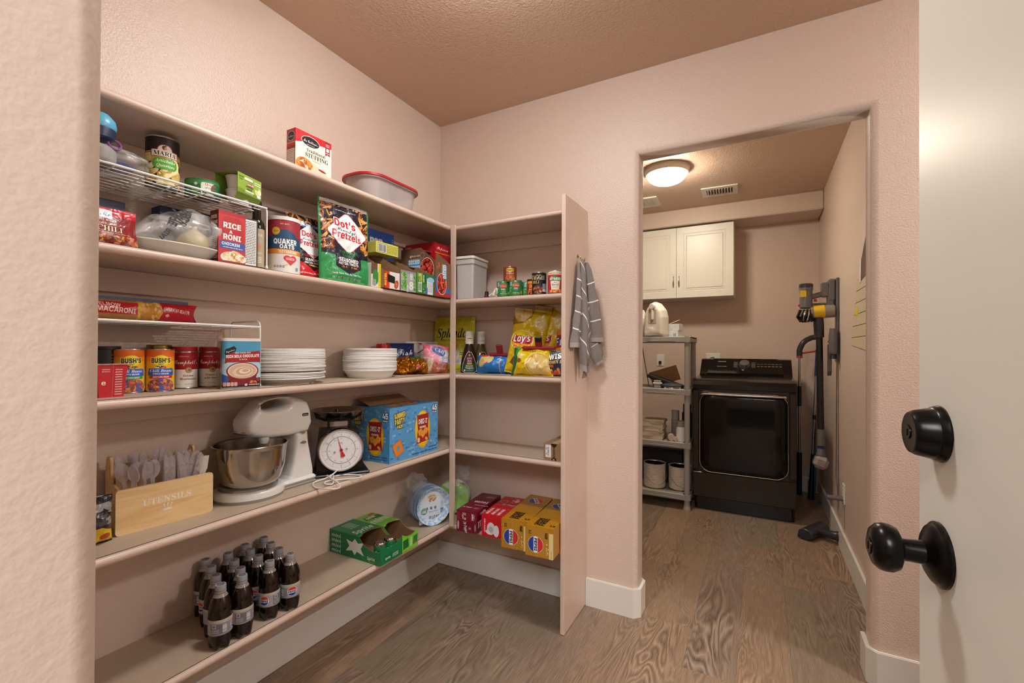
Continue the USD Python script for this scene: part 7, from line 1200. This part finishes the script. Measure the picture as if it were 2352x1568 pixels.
t = thing('grey_pole', 'thin grey rod leaning at the left of the second tier', 'rod', (.78, 1.66, z)); obj('rod', tube([(-.03, 0, .34), (.03, -.01, .0)], .004, 6), 'vac_grey', t)
t = thing('colourful_booklet', 'thin red and white booklet lying on the second tier', 'booklet', (1.0, 1.575, z), 4); a = Art('#b9a8a0', .12, .01); a.blobs(sbox(-.06, 0, .06, .01), 12, (.003, .008), ['#a3303a', '#e3dcd6', '#6a4a44'], (1, 2), 3); obj('pages', B(-.06, .06, -.015, .015, 0, .01), 'paper_white', t, False); art_obj('print', art_arrays(a, plane((0, -.015, 0), (1, 0, 0), (0, 0, 1))), 'art_card', t)
z = tz[2]
def rag(W, D, th, seed):
    g = rrect(-W/2, 0, W/2, th, th*.45, 5); m = ext(g, D, 'y', -D/2); m = m.subdivide().subdivide(); v = np.array(m.vertices); v += (nz(v*30+seed, seed)-.5)[:, None]*np.array((.012, .008, .005)); v[:, 2] = np.maximum(v[:, 2], 0); return trimesh.Trimesh(v, m.faces, process=False)
for k in range(6):
    t = thing('folded_rag', f'folded beige cleaning rag, {["lowest", "second from the bottom", "third from the bottom", "fourth from the bottom", "fifth from the bottom", "topmost"][k]} of the stack on the third tier', 'rag', (.852+.004*math.sin(k*3), 1.64, z+.0245*k), 2*math.sin(k*2), 'folded rags on the third tier'); obj('cloth', rag(.165, .15, .0265, k), 'rag', t, 50)
t = thing('rolled_rag', 'loose rolled beige rag between the stack and the white jar', 'rag', (.985, 1.605, z), 15); obj('cloth', tube([(0, -.05, .026), (0, .05, .026)], .026, 14), 'rag', t); obj('fold', tube([(.03, -.055, .015), (.03, .04, .015)], .015, 12), 'rag', t)
def lcan(label, nm, x, y, z, R, H, body, cap, hc, cat_='bottle', cr=.8):
    t = thing(nm, label, cat_, (x, y, z)); obj('body', lathe([(0, 0), (R*.96, 0), (R, .003), (R, H-.01), (R*cr, H), (0, H)], 28), body, t); obj('cap', T(lathe([(0, 0), (R*cr, 0), (R*cr, hc-.003), (R*cr*.95, hc), (0, hc)], 28), 0, 0, H), cap, t); return t
DEFS['spray_grey'] = bumpy('#8a8680', '#a8a49c', .4, 40., .0002, .1, stretch=(.2, .2, 3.)); DEFS['dark_green'] = simple('#1f4a44', .4)
lcan('grey aerosol can standing behind the rolled rag', 'spray_can', 1.0, 1.72, z, .03, .16, 'spray_grey', 'grey_plastic', .055, 'can', .95); lcan('dark bottle with green cap at the back of the third tier', 'chemical_bottle', 1.075, 1.80, z, .038, .20, 'black_paper', 'dark_green', .06); lcan('white jar with grey lid at the front corner of the third tier', 'jar', 1.055, 1.62, z, .036, .105, 'white_plastic', 'grey_plastic', .045, 'jar', .85)
z = tz[3]
def paint_can(label, x, y, R, H):
    t = thing('paint_can', label, 'paint can', (x, y, z), 30); obj('body', lathe([(0, .003), (R*.97, 0), (R, .003), (R, H-.006), (R*1.03, H-.004), (R*1.03, H), (R*.95, H), (R*.93, H-.006), (0, H-.006)], 40), 'paint_label', t); obj('base_rim', lathe([(R, 0), (R*1.03, 0), (R*1.03, .01), (R, .01)], 40), 'gold_tin', t); obj('lid', T(lathe([(0, 0), (R*.8, 0), (R*.82, .004), (R*.9, .004), (R*.9, 0)], 40), 0, 0, H-.006), 'tin', t)
    obj('bail', tube([(R*1.06*math.cos(q), -R*.06-R*1.04*abs(math.sin(q))*1.0, H*.72-.10*math.sin(q)) for q in np.linspace(PI, 0, 24)], .0018, 6), 'tin', t); return t
paint_can('dented paint can with paper label at the left of the bottom tier', .855, 1.65, .083, .19); paint_can('paint can at the right of the bottom tier behind the post', 1.04, 1.68, .083, .18)
t = thing('dark_box', 'black box in the shadow at the back of the bottom tier', 'box', (.84, 1.84, z)); obj('box', B(-.12, .2, -.04, .04, 0, .27, .004), 'black_paper', t, False)
# outlets
def outlet(label, loc, rz, w, h, plug=False):
    t = thing('outlet', label, 'outlet', loc, rz); obj('plate', B(-w/2, w/2, -.006, 0, -h/2, h/2, .003), 'white_plastic', t, False)
    for s in (1, -1):
        r = obj('receptacle', B(-.016, .016, -.0075, -.005, s*.02-.013, s*.02+.013, .002), 'white_plastic', t, False)
        for q in (-.006, .006): obj('slot', B(q-.001, q+.001, -.0078, -.0074, s*.02-.001, s*.02+.007), 'outlet_dark', r, False)
    return t
o = outlet('white wall outlet behind the utility shelf', (.738, YB, 1.092), 0, .07, .115); obj('plug', B(-.012, .012, -.03, -.007, -.035, -.008, .004), 'black_plastic', o, False)
o = outlet('wide white dryer outlet on the wall behind the dryer', (1.207, YB, 1.105), 0, .118, .115); obj('plug', B(-.03, .02, -.035, -.007, -.05, .02, .012), 'outlet_dark', o, False)
o = outlet('white outlet low on the right wall with a grey plug', (XR, 1.238, .35), -90, .07, .115); tg = obj('plug_in_light', T(turnf(lathe([(0, 0), (.014, 0), (.014, .075), (.0125, .078), (0, .078)], 20)), 0, -.007, -.03), 'vac_grey', o)
# cordless vacuum on its dock
YV = 1.45
t = thing('vacuum_dock', 'grey wall dock for the cordless vacuum on the laundry wall', 'dock', (XR, YV, 0), -90)
obj('back_plate', B(-.028, .028, -.018, 0, 1.12, 1.65, .004), 'vac_grey', t, False); obj('cradle', B(-.026, .026, -.06, -.015, 1.50, 1.645, .012), 'vac_grey', t, False); obj('cradle_lip', B(-.022, .022, -.095, -.05, 1.53, 1.625, .008), 'vac_grey', t, False)
obj('cable', tube(spline([(.0, -.01, 1.12), (.004, -.012, .95), (-.006, -.012, .75), (.004, -.014, .55), (.02, -.016, .4), (.12, -.02, .33), (.205, -.03, .32)], 8), .0022, 6), 'outlet_dark', t)
t = thing('crevice_tool', 'grey crevice tool hanging from the vacuum dock', 'vacuum tool', (1.975, YV+.03, 1.03), -90); obj('nozzle', ext(Polygon([(-.013, .0), (.013, .03), (.015, .2), (-.015, .2)]), .022, 'y', -.011), 'vac_grey', t, False)
t = thing('combi_tool', 'dark grey round brush tool clipped beneath the vacuum dock', 'vacuum tool', (1.985, YV-.05, 1.17), -90); obj('barrel', lathe([(0, 0), (.018, 0), (.024, .015), (.024, .11), (.02, .14), (.02, .16), (0, .16)], 24), 'vac_grey', t); obj('brush', T(lathe([(0, -.03), (.02, -.03), (.014, 0), (0, 0)], 16), 0, 0, 0), 'black_plastic', t); obj('release', B(-.006, .006, -.028, -.02, .07, .085), 'vac_red', t, False)
t = thing('cordless_vacuum', 'grey cordless stick vacuum with yellow labels hanging on its dock', 'vacuum', (0, YV, 0))
def vtube(pts, r, n=16): return tube(pts, r, n)
obj('motor_housing', T(lathe([(0, 0), (.030, 0), (.036, .008), (.036, .115), (.039, .118), (.039, .14), (.036, .144), (0, .144)], 36), 1.846, 0, 1.462), 'vac_grey', t)
obj('filter_cap', T(lathe([(0, 0), (.0395, 0), (.0395, .02), (.034, .026), (0, .026)], 36), 1.846, 0, 1.597), 'vac_dark', t)
cy = obj('cyclone', T(lathe([(0, 0), (.02, .0), (.036, .012), (.042, .035), (.042, .055), (.034, .08), (0, .084)], 36), 1.846, 0, 1.372), 'chrome', t)
for k in range(10): an = 2*PI*k/10; obj('cyclone_fin', tube([(1.846+.030*math.cos(an), .030*math.sin(an), 1.378), (1.846+.047*math.cos(an+.25), .047*math.sin(an+.25), 1.41), (1.846+.034*math.cos(an+.5), .034*math.sin(an+.5), 1.455)], [.006, .011, .006], 8), 'dark_steel', cy)
obj('bin', vtube([(1.87, 0, 1.435), (1.995, 0, 1.445)], .043, 32), 'vac_clear', t); obj('bin_label', vtube([(1.886, 0, 1.4375), (1.945, 0, 1.441)], .0438, 32), 'vac_yellow', t); a = Art(None)
obj('handle', tube([(1.87, 0, 1.535), (1.93, 0, 1.552), (1.985, 0, 1.572)], .017, 16), 'vac_grey', t); obj('trigger', B(1.888, 1.905, -.006, .006, 1.505, 1.522, .003), 'vac_red', t, False); obj('battery', B(1.955, 2.0, -.024, .024, 1.465, 1.60, .012), 'vac_grey', t, False); obj('under_arm', B(1.865, 1.99, -.014, .014, 1.483, 1.495, .005), 'vac_grey', t, False)
obj('yellow_label', B(1.8095, 1.845, -.0366, -.0355, 1.535, 1.578), 'vac_yellow', t, False); obj('release', B(1.802, 1.816, -.01, .01, 1.478, 1.49, .002), 'vac_red', t, False)
obj('wand_collar', vtube([(1.912, 0, 1.42), (1.914, 0, 1.36), (1.917, 0, 1.275)], [.026, .029, .027], 24), 'vac_dark', t); obj('wand', vtube([(1.917, 0, 1.29), (1.926, 0, .68)], .0185, 24), 'black_plastic', t); obj('wand_cuff', vtube([(1.926, 0, .69), (1.927, 0, .585)], .0215, 24), 'vac_grey', t); obj('cuff_ring', vtube([(1.927, 0, .578), (1.927, 0, .56)], .018, 24), 'navy', t)
obj('neck', vtube([(1.927, 0, .565), (1.925, 0, .525)], [.02, .026], 20), 'vac_grey', t); obj('mini_head', Rm(cat(B(1.885, 1.965, -.04, .04, .44, .52, .02)), 18, (0, 1, 0), (1.925, 0, .48)), 'vac_clear', t, False)
# floor head
t = thing('vacuum_floor_nozzle', 'grey vacuum floor head lying on the floor by the right wall', 'vacuum head', (1.89, 1.45, 0), 62)
q = lathe([(0, -.12), (.03, -.12), (.035, -.115), (.035, .115), (.03, .12), (0, .12)], 28); v = np.array(q.vertices); obj('roller_cover', T(trimesh.Trimesh(np.c_[v[:, 2], v[:, 1]*1.25, v[:, 0]], q.faces, process=False), 0, 0, .036), 'vac_dark', t); obj('purple_edge', B(-.118, .118, .038, .046, .006, .03, .002), 'vac_purple', t, False)
obj('elbow', tube(spline([(.0, -.03, .04), (-.01, -.07, .045), (-.02, -.12, .05), (-.01, -.155, .06), (.01, -.165, .085), (.03, -.17, .13)], 6), .026, 16), 'vac_dark', t); obj('joint', T(trimesh.creation.icosphere(3, .034), -.012, -.15, .05), 'vac_dark', t); obj('collar', tube([(.026, -.169, .12), (.042, -.173, .165)], .03, 20), 'vac_dark', t); obj('release', tube([(.005, -.172, .13), (.022, -.176, .165)], .012, 10), 'vac_red', t)
# poles in the corner
t = thing('mop', 'silver pole mop with grey curved grip and red bands in the corner', 'mop', (1.868, 2.33, 0)); obj('pole', tube([(0, .0, .03), (0, 0, 1.15)], .0085, 12), 'pole_silver', t); obj('grip', tube(spline([(0, 0, 1.145), (.002, 0, 1.20), (.03, 0, 1.26), (.085, .02, 1.295), (.13, .03, 1.30)], 8), .021, 14), 'vac_dark', t); obj('band', tube([(0, 0, 1.13), (0, 0, 1.148)], .0215, 14), 'pole_red', t); obj('sleeve', tube([(0, 0, .74), (0, 0, .90)], .015, 12), 'black_plastic', t); obj('lower_sleeve', tube([(0, 0, .02), (0, 0, .36)], .018, 12), 'black_plastic', t); obj('brace', tube([(.022, 0, 1.17), (.11, .02, 1.185)], .007, 8), 'pole_red', t)
t = thing('duster_pole', 'silver pole with blue top and dark foot leaning in the corner', 'pole', (1.94, 2.30, 0)); P = lambda q: (.004+.05*q, .08*q, 1.2*q); obj('pole', tube([P(.3), P(.84)], .0105, 12), 'pole_silver', t); obj('blue_grip', tube([P(.82), P(1.0)], .0125, 12), 'navy', t); obj('ring', tube([P(.53), P(.56)], .0125, 12), 'navy', t); obj('foot', tube([P(.0), P(.06), P(.3)], [.022, .020, .0125], 12), 'black_plastic', t)
t = thing('squeegee', 'thin pole with teal handle standing in the corner', 'squeegee', (1.975, 2.36, 0)); obj('pole', tube([(0, 0, .38), (.022, .06, 1.25)], .006, 10), 'pole_silver', t); obj('handle', tube([(-.016, -.01, .0), (-.012, -.008, .05), (-.002, 0, .2), (0, 0, .4)], [.017, .016, .014, .011], 12), 'teal', t); obj('blade', B(-.045, -.01, -.03, .03, 0, .14, .006), 'teal', t, False)
# calendar and picture on the right wall
t = thing('wall_calendar', 'paper wall calendar with ruled rows on the right laundry wall', 'calendar', (XR-.001, 0, 0)); DEFS['calendar_paper'] = simple('#c6b596', .7)
def on_wall(y, z, off=0.): return np.c_[np.full(len(y), -off), y, z]
g = Polygon([(.965, 1.235), (.965, 1.50), (.50, 1.52), (.50, 1.20), (.60, 1.21)]); m = ext(Polygon([(.98, 1.222), (.80, 1.55), (.40, 1.56), (.40, 1.18)]), .002, 'x', -.004); obj('page', m, 'calendar_paper', t, False)
for q in range(5): z = 1.26+.058*q; ya = .965-.035*q; obj('rule', B(-.0048, -.004, .42, ya, z, z+.0022), 'outlet_dark', t, False)
obj('note', B(-.0052, -.004, .78, .86, 1.37, 1.41), 'vac_yellow', t, False)
t = thing('wall_picture', 'brown photo print pinned above the calendar', 'picture', (XR-.001, 0, 0)); DEFS['photo_brown'] = bumpy('#6a4a36', '#3a2a22', .4, 8., .0002, .1); obj('print', ext(Polygon([(.72, 1.53), (.70, 1.63), (.60, 1.72), (.40, 1.80), (.40, 1.56)]), .003, 'x', -.005), 'photo_brown', t, False); obj('border', ext(Polygon([(.735, 1.52), (.725, 1.64), (.70, 1.64), (.71, 1.53)]), .0035, 'x', -.006), 'paper_white', t, False)
